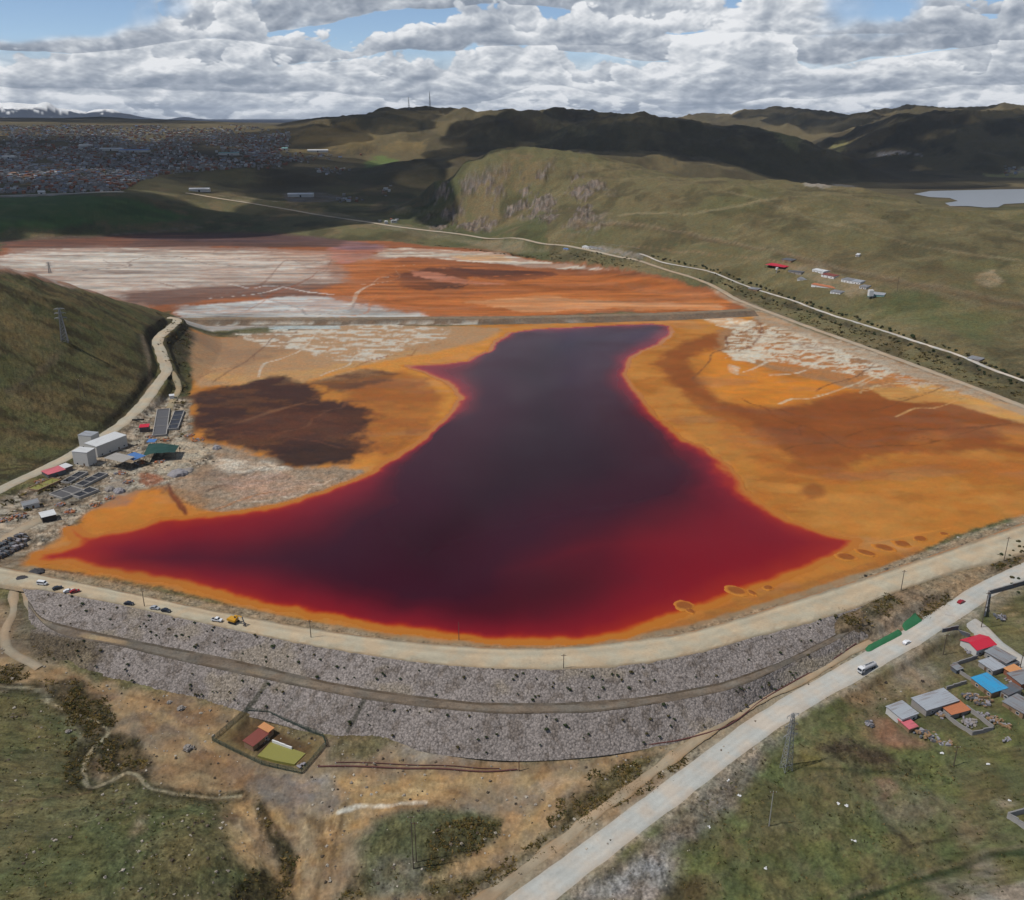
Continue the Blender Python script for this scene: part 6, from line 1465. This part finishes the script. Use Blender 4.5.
# ---------------------------------------------------------------- the fenced settling pond below the dam
FEN = [(212.5,741),(247,711.5),(268,714.5),(323,737),(326,745),(301.5,774),(262,765)]
P = [gnd(*p) for p in FEN]; c = P[0]; ft = thing('wire_fence', 'dark green wire fence round the small yellow settling pond', 'fence', c)
for i in range(len(P)):
    a, b = P[i], P[(i+1) % len(P)]; L = math.hypot(b[0]-a[0], b[1]-a[1]); n = max(2, int(L/3.2)); rz = math.atan2(b[1]-a[1], b[0]-a[0]); net = MB()
    for j in range(n):
        f = j/n; x, y = a[0]+(b[0]-a[0])*f, a[1]+(b[1]-a[1])*f; z = hz(x, y)
        MB().bar((x-c[0], y-c[1], z-c[2]-.2), (x-c[0], y-c[1], z-c[2]+2.2), .09, 6).build('post', mt('fence_green'), ft)
        g = (j+1)/n; x2, y2 = a[0]+(b[0]-a[0])*g, a[1]+(b[1]-a[1])*g; z2 = hz(x2, y2)
        for k in range(9): net.bar((x-c[0], y-c[1], z-c[2]+.1+k*.25), (x2-c[0], y2-c[1], z2-c[2]+.1+k*.25), .035, 4)
        for k in range(1, 10):
            q = k/10; net.bar((x+(x2-x)*q-c[0], y+(y2-y)*q-c[1], z+(z2-z)*q-c[2]), (x+(x2-x)*q-c[0], y+(y2-y)*q-c[1], z+(z2-z)*q-c[2]+2.15), .035, 4)
    net.build('wire_net', mt('fence_green'), ft)
PP = hits(POOL_PX); zp = POOL_Z; PP[:, :2] = PP[:, :2].mean(0)+(PP[:, :2]-PP[:, :2].mean(0))*1.06
V = [(p[0], p[1], zp) for p in PP]+[(p[0], p[1], zp-1.2) for p in PP]; n = len(PP)
o = mesh_obj('settling_pool_water', V, [list(range(n))]+[[i, n+i, n+(i+1) % n, (i+1) % n] for i in range(n)], mt('green_water'), smooth=False, kind='structure')
house('pump_shed', 'pump shed with a rusty brown roof beside the yellow settling pond', 'shed', (253.5,751.5), (271,737), 4.6, 2.7, 'adobe', 'brown_tin', rise=.7, doors=((-.2,0),), windows=(.25,))
house('tin_lean_to', 'lean-to with a pale orange roof at the end of the pump shed', 'shed', (269,738), (274,734), 4.8, 3.0, 'adobe', 'orange_tin', rise=.6, doors=(), windows=())
wall_line('low_wall', 'low white wall along the far edge of the yellow pond', [(272.5,742),(292,749.5)], 1.1, .5, 'white_paint', cap=False)
scrap('scrap_heap', 'white rubbish inside the fence corner', (302,766), 1.3, 5, 44, ('rubbish',))
def pipe(label, pts, r, mat='rust_pipe', name='pipe', cat='pipe', lift=.35):
    P = resample(smooth_line(hits(pts)[:, :2], n=6) if len(pts) > 2 else hits(pts)[:, :2], 2.5); c = (P[0, 0], P[0, 1], hz(*P[0])); t = thing(name, label, cat, c)
    Z = look(P[:, 0], P[:, 1])+lift; m = MB(); f = MB()
    for i in range(len(P)-1): m.bar((P[i,0]-c[0], P[i,1]-c[1], Z[i]-c[2]), (P[i+1,0]-c[0], P[i+1,1]-c[1], Z[i+1]-c[2]), r, 7)
    for i in range(0, len(P), 4): f.box((P[i,0]-c[0], P[i,1]-c[1], Z[i]-c[2]-lift-.2), (.5, .5, lift+.1))
    m.build('tube', mt(mat), t); f.build('support', mt('concrete'), t)
    return t
pipe('dark rusty pipe lying along the yellow earth below the dam', [(318,767),(360,767),(420,769),(470,771.5),(517,770)], .3)
pipe('second thin pipe just above the dark rusty pipe', [(336,763),(400,765),(470,768),(500,769)], .16)
pipe('dark kerb pipe along the foot of the stone slope at the right', [(600,754),(640,747.5),(718,730.5),(764,699.5),(800,678.5),(829,662.5),(856,644)], .3, 'rust_pipe', name='kerb_pipe')
pole((519,771), 756.5, 'red brown stake at the end of the dark rusty pipe', 0, name='marker_stake', mat='rust_pipe')
# ---------------------------------------------------------------- hamlet and farm beyond the highway
HM = [('red_roofed_canopy','open canopy with a pinkish red roof at the left end of the hamlet',(765,268),(784,270),14,4.5,'pale_wall','red_tin',True),
 ('dark_roofed_shed','dark roofed shed right behind the red canopy',(781,261.5),(791,263),10,3.,'adobe','dark_tin',False),
 ('dark_roofed_house','dark house in the middle of the hamlet left of the large white roof',(788,272),(801,275),12,3.,'grey_block','dark_tin',False),
 ('long_grey_house','long low house with a blue grey roof at the front of the hamlet',(797,281),(817,279.5),11,3.,'pale_wall','dull_tin',False),
 ('white_roofed_hall','hall with the largest white roof in the hamlet',(812,271.5),(823,274.5),14,3.4,'white_paint','bright_tin',False),
 ('red_roofed_cottage','white cottage with a rusty red roof beside the largest white roof',(821,276.5),(833.5,279),9,3.,'white_paint','brown_tin',False),
 ('white_gable_house','long house with a white end wall and reddish roof in front of the hamlet',(811,287),(836,288.5),12,3.4,'white_paint','rust_tin',False),
 ('white_hut','small white hut standing alone in front of the hamlet',(830,293.5),(840,294.5),8,3.,'white_paint','dull_tin',False),
 ('white_walled_house','left one of two white walled houses on the upper side of the hamlet',(841,281.5),(851,283.5),10,3.2,'white_paint','dull_tin',False),
 ('white_walled_house','right one of two white walled houses on the upper side of the hamlet',(851,283.5),(860,284.5),9,3.2,'white_paint','galvanised',False),
 ('teal_roofed_barn','barn with a pale teal roof at the right end of the hamlet',(867,297),(884,296.5),20,3.6,'teal_tin','galvanised',False),
 ('grey_shed','small grey shed left of the teal roofed barn',(859,288.5),(866,289.5),9,2.8,'pale_wall','dull_tin',False),
 ('wooden_pen','weathered pen beside the dark hedge left of the hamlet',(748,289.5),(757,291.5),8,2.,'adobe','dull_tin',False),
 ('white_stable','tiny white hut alone on the pasture above the hamlet',(855.5,256.8),(858.5,256.8),4,3.,'white_paint','bright_tin',False),
 ('white_farm_shed','white farm shed beside the highway below the rocky hill',(582,248.5),(589,248.8),10,3.6,'white_paint','bright_tin',False),
 ('long_farm_barn','long grey farm barn beside the white farm shed',(588,249),(602,249.5),12,3.6,'pale_wall','dull_tin',False),
 ('small_farm_hut','small blue roofed hut by the highway left of the farm',(563,250.3),(568,250.4),6,3.,'grey_block','navy_tin',False),
 ('low_pen','grey stone pen beside the track below the hamlet',(967,359),(979,362.5),8,2.,'stone','dull_tin',False)]
for nm, lb, a, b_, W_, h_, wl, rf, op in HM:
    house(nm, lb, lb.split()[-1] if False else ('canopy' if op else ('hut' if 'hut' in nm else 'pen' if 'pen' in nm else 'barn' if 'barn' in nm else 'shed' if 'shed' in nm else 'hall' if 'hall' in nm else 'house')), a, b_, W_, h_, wl, rf, 'gable' if 'gable' in nm or 'barn' in nm or 'hall' in nm else 'mono', 1.0, doors=((0,0),) if not op else (), windows=(-.3,.3) if not op and 'pen' not in nm else (), open_sides=op)
x, y, z = gnd(870,298.5); t = thing('water_tower', 'white box water tower beside the teal roofed barn', 'water tower', (x, y, z))
MB().box((0,0,3.), (5,5,6.5)).build('tank', mt('white_paint'), t)
for sx in (-2,2):
    for sy in (-2,2): MB().box((sx,sy,-.3), (.5,.5,3.29)).build('leg', mt('grey_concrete'), t)
x, y, z = gnd(776.5,273); t = thing('white_tank_stand', 'white tank on a post below the red canopy', 'tank', (x, y, z))
MB().bar((0,0,4.), (0,0,7.), 1.6, 12).build('tank', mt('white_paint'), t); MB().bar((0,0,-.3), (0,0,3.99), .5, 8).build('post', mt('concrete'), t)
def rangefence(label, pts, seed):
    P = resample(hits(pts)[:, :2], 6.); c = (P[0,0], P[0,1], hz(*P[0])); t = thing('pasture_fence', label, 'fence', c); w = MB(); p = MB()
    for i in range(len(P)):
        z = hz(*P[i])-c[2]; p.bar((P[i,0]-c[0], P[i,1]-c[1], z-.3), (P[i,0]-c[0], P[i,1]-c[1], z+1.5), .13, 5)
        if i < len(P)-1:
            z2 = hz(*P[i+1])-c[2]
            for q in (.5, 1., 1.4): w.bar((P[i,0]-c[0], P[i,1]-c[1], z+q), (P[i+1,0]-c[0], P[i+1,1]-c[1], z2+q), .03, 4)
    o = p.build('posts', mt('weathered_pole'), t); o['kind'] = 'stuff'; w.build('wire', mt('steel'), t)
rangefence('wire fence round the yard of the white farm shed', [(552,249),(552,241.5),(582,243),(610,245),(640,249)], 1)
def mound(px, rx, ry, rz, label):
    X, Y = at_plane(px[0], px[1], SHORE_Z); v, f = ICO[3]; nn = fbm(v[:,0]*2+px[0], v[:,1]*2, 3, 5); r = np.hypot(v[:,0], v[:,1])
    V = np.stack([v[:,0]*rx*(.7+.6*nn), v[:,1]*ry*(.7+.6*nn), np.maximum(v[:,2], -.2)*.55*(.6+.8*nn)], 1)
    m_ = sstep(.62, .9, r+(nn-.5)*.5)[:, None]; C = alb((150,88,42))*(1-m_)+alb((196,126,52))*m_
    o = mesh_obj('spoil_mound', V, f, M_TAIL, C, np.full(len(V), .3)); o.location = (float(X), float(Y), SHORE_Z-.02); o.rotation_euler = (0,0,rz)
    tag(o, label, 'mound', 'spoil mounds along the dam shore')
for (mx, my, k) in [(684,606,1.),(690,611,.6),(736,591,1.),(752,593,.7),(768,588,.7),(846,557,1.),(866,553,1.),(884,548,1.),(902,544,1.),(920,539,1.),(944,534,.9)]:
    mound((mx, my), 4.6*k*(1+.35*math.sin(mx*3.1)), 3.6*k*(1+.3*math.cos(mx*1.7)), -.75+.4*math.sin(mx*.7), 'low brown mound with an orange rim in the shallows beside the dam')
# ---------------------------------------------------------------- stones and rubbish lying in the open
rr = np.random.default_rng(5)
for (px, py, r, l) in [(169,703,.9,'small boulder on the brown earth below the dam'),(181,709,1.3,'dark rock on the brown earth below the dam'),(188,749,1.6,'flat grey boulder right of the stream bend'),(68,732,.9,'pale boulder on the dark scrub by the stream')]:
    x, y, z = gnd(px, py); m = MB(); m.ball((0,0,r*.3), r, 2, int(px), .3, .7); m.ball((r*1.1,.3,r*.15), r*.5, 1, int(px)+1, .4, .7); m.tag('boulder', mt('stone'), (x, y, z), .3, l, 'boulder')
for (px, py, l) in [(728,780.5,'white sack lying on the grey gravel strip'),(739,796,'small white stone heap beside the gravel strip'),(709,827,'pale stone lying at the edge of the grass'),(765,868,'white lump lying alone in the lower grass'),(988,764,'white sheet lying on the grass below the village'),(854,841,'white rag pile in the middle of the pasture'),(1010,801,'white lump on the bare patch above the compound wall'),(942,753,'white scrap on the grass below the junk line'),(846,806,'pale slab lying in the pasture'),(838,803.5,'thin pale slab near the other one in the pasture')]:
    x, y, z = gnd(px, py); m = MB()
    for i in range(3): m.ball((rr.uniform(-.6,.6), rr.uniform(-.4,.4), .1), rr.uniform(.22,.42), 1, i+int(px), .5, .6)
    m.tag('litter', mt('white_paint'), (x, y, z), 0, l, 'litter')
# ---------------------------------------------------------------- shrubs: leaf clumps on short stems
def shrub_mesh(seed, r, h, leaf, n=260):
    q = np.random.default_rng(seed); V = []; F = []
    lumps = [(q.uniform(-.45,.45)*r, q.uniform(-.45,.45)*r, h*q.uniform(.35,.7), r*q.uniform(.4,.62)) for _ in range(6)]
    for i in range(n):
        lx, ly, lz, lr = lumps[i % 6]; d = q.normal(size=3); d /= np.linalg.norm(d); d[2] = abs(d[2])*.9-.25
        c = np.array([lx, ly, lz])+d*lr*q.uniform(.7, 1.05); c[2] = max(c[2], .05)
        a = q.normal(size=3); a /= np.linalg.norm(a); b = np.cross(a, d); b /= np.linalg.norm(b)+1e-6; s = q.uniform(.12,.26)*r*.8
        o = len(V); V += [c-a*s-b*s*.6, c+a*s-b*s*.6, c+a*s*.7+b*s, c-a*s*.7+b*s]; F.append([o, o+1, o+2, o+3])
    f = bpy.data.meshes.new('foliage'); f.from_pydata([tuple(v) for v in V], [], F); f.materials.append(mt(leaf))
    st = MB()
    for k in range(4): st.bar((0,0,-.2), (q.uniform(-.4,.4)*r, q.uniform(-.4,.4)*r, h*.6), .05*r, 5, .02*r)
    g = bpy.data.meshes.new('stem'); g.from_pydata(st.V, [], st.F); g.materials.append(mt('wood'))
    return f, g
SH = [shrub_mesh(i, 1., 1.1, ('leaf_dark','leaf_olive','leaf_dark')[i % 3]) for i in range(6)]
def shrub(x, y, z, s, k, label, group, nm0='shrub'):
    t = thing(nm0, label, nm0.split('_')[-1], (x, y, z-.05), random.uniform(0, 6.28), group); t.scale = (s, s, s*random.uniform(.75, 1.1))
    for nm, me in (('foliage', SH[k][0]), ('stem', SH[k][1])):
        o = bpy.data.objects.new(nm, me); COL.objects.link(o); o.parent = t
def on_face(a, b, u, v):
    i = int(u*(len(a)-1)); p = a[i]*(1-v)+b[i]*v; return p
def scatter_face(a, b, n, label, group, u0=0., u1=1., smin=.35, smax=.85, seed=0, clus=.5):
    q = np.random.default_rng(seed); k = 0
    while k < n:
        u, v = q.uniform(u0, u1), q.uniform(.04, .96)
        if vnoise(np.array([u*26.]), np.array([v*2.]), seed)[0] < clus*q.random(): continue
        p = on_face(a, b, u, v); k += 1
        shrub(p[0], p[1], p[2]+.1, q.uniform(smin, smax)*(1.4 if q.random() < .1 else 1), int(q.integers(0, 6)), label, group)
scatter_face(s1, s2, 120, 'small dark shrub growing between the stones of the upper dam slope', 'shrubs on the upper stone slope', .03, .97, seed=2)
scatter_face(s3, s4, 110, 'small dark shrub growing between the stones of the lower dam slope', 'shrubs on the lower stone slope', .05, .9, seed=3)
def along(pts, n, spread, label, group, s, seed, px=True):
    q = np.random.default_rng(seed); P = resample(smooth_line(hits(pts)[:, :2], n=6), 2.)
    for i in range(n):
        p = P[int((i+q.uniform(.1,.9))/n*(len(P)-1))]; x, y = p[0]+q.normal()*spread, p[1]+q.normal()*spread
        shrub(x, y, hz(x, y), q.uniform(*s), int(q.integers(0, 6)), label, group, 'roadside_bush')
along([(650,256),(690,265),(735,279),(780,294),(820,308),(870,324),(920,340),(965,355),(1024,378),(1060,392)], 95, 1.3, 'dark bush in the row along the upper side of the stony track', 'bushes on the upper side of the stony track', (1.3,2.5), 4)
along([(700,277),(735,288),(780,303),(820,317),(870,333),(920,349),(965,365),(1024,388)], 70, 2.2, 'dark bush below the stony track beside the pond highway', 'bushes on the lower side of the stony track', (1.1,2.2), 5)
along([(995,560),(1010,553),(1030,545)], 10, 2.5, 'small bush on the slope between the dam crest and the paved road', 'bushes beside the paved road', (.7,1.3), 6)
along([(1008,585),(1018,580),(1020,590)], 5, 2., 'bush on the grass inside the road bend', 'bushes in the road bend', (.8,1.4), 7)
along([(580,255),(610,256),(640,262)], 16, 4., 'dark bush beside the highway in front of the farm', 'bushes by the farm', (1.2,2.4), 8)
# ---------------------------------------------------------------- low scrub and tussock: too many to count
def tufts(name, polys, dens, smin, smax, cols, seed, blades=7):
    q = np.random.default_rng(seed); V = []; C = []
    for P_ in polys:
        P = hits(P_)[:, :2]; lo, hi = P.min(0), P.max(0); n = int((hi-lo).prod()*dens)
        x, y = q.uniform(lo[0], hi[0], n), q.uniform(lo[1], hi[1], n)
        k = (poly_sd(x, y, P)+(fbm(x/6, y/6, 3, seed)-.5)*8 > 0) & (fbm(x/5, y/7, 3, seed+1)+q.uniform(-.12, .12, n) > .47)
        x, y = x[k], y[k]; z = look(x, y); s = q.uniform(smin, smax, len(x))
        ci = q.integers(0, len(cols), len(x)); cc = np.array([alb(c) for c in cols])[ci]*q.uniform(1.1, 2.3, len(x))[:, None]
        for b_ in range(blades):
            an = q.uniform(0, 6.28, len(x)); ox, oy = q.normal(size=len(x))*s*.35, q.normal(size=len(x))*s*.35; hh = s*q.uniform(.25, .7, len(x)); w = s*q.uniform(.25, .5, len(x))
            lx, ly = q.normal(size=len(x))*s*.75, q.normal(size=len(x))*s*.75
            a = np.stack([x+ox-np.cos(an)*w, y+oy-np.sin(an)*w, z-.05], 1); b = np.stack([x+ox+np.cos(an)*w, y+oy+np.sin(an)*w, z-.05], 1)
            c = np.stack([x+ox+lx+np.cos(an)*w*.6, y+oy+ly+np.sin(an)*w*.6, z+hh], 1); d = np.stack([x+ox+lx-np.cos(an)*w*.6, y+oy+ly-np.sin(an)*w*.6, z+hh*.9], 1)
            V.append(np.stack([a, b, c, d], 1).reshape(-1, 3)); C.append(np.repeat(cc, 4, 0))
    V = np.vstack(V); C = np.vstack(C); F = np.arange(len(V)).reshape(-1, 4)
    o = mesh_obj(name, V, F, M_TUFT, C, smooth=False, kind='stuff')
    return o
M_TUFT, N, b = new_mat('tussock_leaves', 1., 0.); N.put(b.inputs['Base Color'], N.n('ShaderNodeAttribute', attribute_name='Col').outputs['Color'])
tufts('low_scrub', BUSHY+[[(440,822),(503,820),(500,835),(470,852),(445,872),(430,878),(420,860)],[(560,800),(600,770),(640,757),(690,748),(700,750),(640,790),(580,830),(520,870),(480,892),(430,902),(435,885),(480,875),(520,850),(545,830)],[(340,895),(360,868),(375,870),(372,905),(335,905)],[(838,610),(890,592),(905,604),(880,620),(868,632),(858,634),(848,622)],[(925,602),(946,590),(952,600),(935,618),(920,622)],[(990,562),(1024,548),(1030,556),(995,572)],[(36,640),(60,640),(64,655),(40,660)]], 1.3, .3, .8, [(70,62,36),(84,72,40),(58,58,34),(96,80,48)], 11)
tufts('tussock_grass', [GRASSL,[(375,820),(420,812),(470,812),(440,860),(400,890),(360,890)],[(700,800),(760,750),(830,730),(900,760),(1030,720),(1060,905),(680,905)],[(820,650),(900,690),(880,720),(830,720)]], .22, .22, .6, [(48,46,28),(58,54,32),(96,84,54),(52,58,30)], 12, 5)
tufts('roadside_scrub', [[(700,268),(760,296),(850,328),(950,362),(1040,394),(1040,404),(950,376),(850,340),(760,305)],[(150,322),(180,320),(190,335),(186,400),(182,440),(168,430),(170,390),(165,360)],[(400,240),(560,252),(640,262),(640,268),(560,260),(470,250)],[(0,500),(60,478),(80,472),(60,500),(20,520),(0,525)]], .05, 1., 2.2, [(70,62,40),(84,74,46),(58,56,36)], 13, 5)

def loose_stones(name, polys, dens, smin, smax, cols, seed):
    q = np.random.default_rng(seed); iv, jf = ICO[1]; V = []; C = []; F = []; o = 0
    for P_ in polys:
        P = hits(P_)[:, :2]; lo, hi = P.min(0), P.max(0); n = int((hi-lo).prod()*dens)
        x, y = q.uniform(lo[0], hi[0], n), q.uniform(lo[1], hi[1], n)
        k = (poly_sd(x, y, P) > 0) & (fbm(x/9, y/9, 3, seed+1)+q.uniform(-.15, .15, n) > .5); x, y = x[k], y[k]; z = look(x, y)
        s = smin+(smax-smin)*q.random(len(x))**3; cc = np.array([alb(c) for c in cols])[q.integers(0, len(cols), len(x))]*q.uniform(.7, 1.2, len(x))[:, None]
        b_ = iv[None]*(1+.3*q.normal(size=(len(x), len(iv), 1)))*s[:, None, None]*np.array([1, 1, .7]); b_ += np.stack([x, y, z+s*.2], 1)[:, None]
        V.append(b_.reshape(-1, 3)); C.append(np.repeat(cc, len(iv), 0)); F.append((jf[None]+(o+np.arange(len(x))*len(iv))[:, None, None]).reshape(-1, 3)); o += len(x)*len(iv)
    return mesh_obj(name, np.vstack(V), np.vstack(F), M_TUFT, np.vstack(C), smooth=False, kind='stuff')
loose_stones('loose_stones', [FRONT, [(555,905),(620,852),(700,790),(750,752),(790,720),(800,735),(735,790),(690,850),(660,905)]], .10, .14, .6, [(168,158,144),(120,108,94),(90,80,68),(190,180,164)], 21)
loose_stones('gravel', [PAD, [(860,577),(900,560),(960,536),(1024,516),(1080,500),(1080,512),(1024,528),(960,549),(900,572)], [(840,690),(905,662),(955,700),(905,700),(845,705)]], .06, .2, .8, [(168,158,144),(110,100,90),(70,64,58),(200,192,180)], 22)
# ---------------------------------------------------------------- the town on the far slope
def town_house(seed, wall, roof):
    q = np.random.default_rng(seed); L, W_, h = q.uniform(9,15), q.uniform(7,10), q.uniform(3.2,7.5); m = MB()
    m.box((0,0,-2), (L,W_,h+2)); n0 = len(m.F)
    r = q.uniform(.2,1.4)
    m.add([(-L/2-.3,-W_/2-.3,h+.02),(L/2+.3,-W_/2-.3,h+.02),(L/2+.3,W_/2+.3,h+.02),(-L/2-.3,W_/2+.3,h+.02),(-L/2-.3,0,h+r),(L/2+.3,0,h+r)], [[0,1,5,4],[2,3,4,5],[1,2,5],[3,0,4],[3,2,1,0]])
    n1 = len(m.F)
    for k in range(3): m.box((-L*.3+k*L*.3, -W_/2-.04, h*.35), (1.5,.1,1.6))
    me = bpy.data.meshes.new('town_house'); me.from_pydata(m.V, [], m.F)
    for z in (wall, roof, 'dark_opening'): me.materials.append(mt(z))
    me.polygons.foreach_set('material_index', np.array([0]*n0+[1]*(n1-n0)+[2]*(len(m.F)-n1), np.int32))
    return me, m
TK = [('grey_block','dull_tin','small grey house with a dull tin roof in the far town','grey roofed houses of the far town',.46),('brick','rust_tin','small brick house with a rusty roof in the far town','rusty roofed houses of the far town',.16),('grey_block','dark_tin','small dark roofed house in the far town','dark roofed houses of the far town',.2),
      ('pale_wall','bright_tin','small pale house with a whitish roof in the far town','white roofed houses of the far town',.09),('pale_wall','navy_tin','small house with a blue roof in the far town','blue roofed houses of the far town',.05),('adobe','adobe','small mud coloured house in the far town','mud coloured houses of the far town',.04)]
TM = [[town_house(i*10+j, k[0], k[1]) for j in range(3)] for i, k in enumerate(TK)]
q = np.random.default_rng(77)
CITY = np.array([(-60,126),(0,126),(60,125),(120,126),(180,126),(235,125),(282,130),(302,136),(284,150),(268,158),(250,166),(225,170),(190,172),(160,175),(135,184),(122,191),(60,193),(-60,194)], float)
pts = []
while len(pts) < 11000:
    p = np.stack([q.uniform(-60,290,6000), q.uniform(124,194,6000)], 1)
    p = p[(poly_sd(p[:,0], p[:,1], CITY) > 0)]
    p = p[(fbm(p[:,0]/22, p[:,1]/6, 3, 5)+.10*q.normal(size=len(p))) > .40]
    pts += list(map(tuple, p))
pts = pts[:11000]
for (cx, cy, rx, ry, n) in ((268,160,22,6,150),(300,158,34,4,70),(330,170,14,4,40),(255,150,18,8,120),(345,200,14,3,16),(385,193,10,4,10),(388,221,12,1.5,6),(1015,170,9,3,24),(890,155,14,2,10)):
    pts += [(cx+q.normal()*rx*.6, cy+q.normal()*ry*.6) for _ in range(n)]
HP = hits(pts); HP = HP[HP[:,1] < 6500]
_o = np.argsort(HP[:,1]); HP = HP[_o]
# streets: houses lean to a common grid, each on its own plot
cell = {}; keep = []
for i, p in enumerate(HP):
    key = (int(p[0]//8), int(p[1]//11))
    if key not in cell: cell[key] = 1; keep.append(i)
HP = HP[keep]
cum = np.cumsum([k[4] for k in TK]); rest = {}
for i, (x, y, z) in enumerate(HP):
    k = min(int(np.searchsorted(cum, q.random())), len(TK)-1); j = int(q.integers(0, 3)); rz = .25+q.choice([0, math.pi/2])+q.normal()*.08; s = q.uniform(.5, .85)
    if i < 300:
        o = bpy.data.objects.new('town_house', TM[k][j][0]); COL.objects.link(o); o.location = (x, y, z); o.rotation_euler = (0, 0, rz); o.scale = (s, s, s)
        tag(o, TK[k][2], 'house', TK[k][3])
    else: rest.setdefault((k, j), []).append((x, y, z, rz, s))
V = []; F4 = []; MI = []; o = 0; names = []
for (k, j), L in rest.items():
    me, m = TM[k][j]; v = np.array(m.V); mi = np.zeros(len(m.F), np.int32); me.polygons.foreach_get('material_index', mi)
    base = []
    for mm in me.materials:
        if mm.name not in names: names.append(mm.name)
        base.append(names.index(mm.name))
    for (x, y, z, rz, s) in L:
        ca, sa = math.cos(rz)*s, math.sin(rz)*s
        V.append(np.stack([v[:,0]*ca-v[:,1]*sa+x, v[:,0]*sa+v[:,1]*ca+y, v[:,2]*s+z], 1)); F4 += [[a+o for a in f] for f in m.F]; MI += [base[a] for a in mi]; o += len(v)
town = mesh_obj('distant_town', np.vstack(V), F4, [bpy.data.materials[n] for n in names], smooth=False, kind='stuff')
town.data.polygons.foreach_set('material_index', np.array(MI, np.int32))
# a few long halls of the town that stand out
for (px, py, L_, W_, rf, lb) in [(112,150.5,70,26,'bright_tin','long hall with a white roof above the middle of the far town'),(135,152,90,30,'navy_tin','long blue roofed hall in the middle of the far town'),(229,155,60,24,'teal_tin','hall with a pale turquoise roof at the right edge of the far town'),(86,147,40,24,'bright_tin','white roofed hall in the upper part of the far town'),(10,158.5,36,20,'bright_tin','white roofed hall near the left edge of the far town'),(318,152,70,14,'bright_tin','long pale hall on the hillside right of the far town'),(285,150,20,18,'teal_tin','turquoise block at the foot of the dark hill'),(301,196.5,60,20,'bright_tin','pale depot beside the highway on the plain'),(200,191.5,46,16,'bright_tin','white depot beside the plateau road'),(42,194.6,14,5,'white_paint','white lorry shaped hut on the plateau road')]:
    x, y, z = gnd(px, py); t = thing('town_hall_building', lb, 'hall', (x, y, z-1), .1)
    MB().box((0,0,0), (L_,W_,7)).build('wall', mt('pale_wall'), t); MB().prism([(-W_/2-.5,7.02),(W_/2+.5,7.02),(0,9.5)], -L_/2-.5, L_/2+.5).build('roof', mt(rf), t).rotation_euler = (0,0,math.pi/2)
    MB().box((0,-W_/2-.05,.5), (4,.2,4.5)).build('door', mt('dark_opening'), t)
SC.cycles.use_denoising = True
try: SC.cycles.denoiser = 'OPENIMAGEDENOISE'
except Exception: pass
SC.cycles.denoising_input_passes = 'RGB_ALBEDO_NORMAL'; SC.cycles.denoising_prefilter = 'ACCURATE'
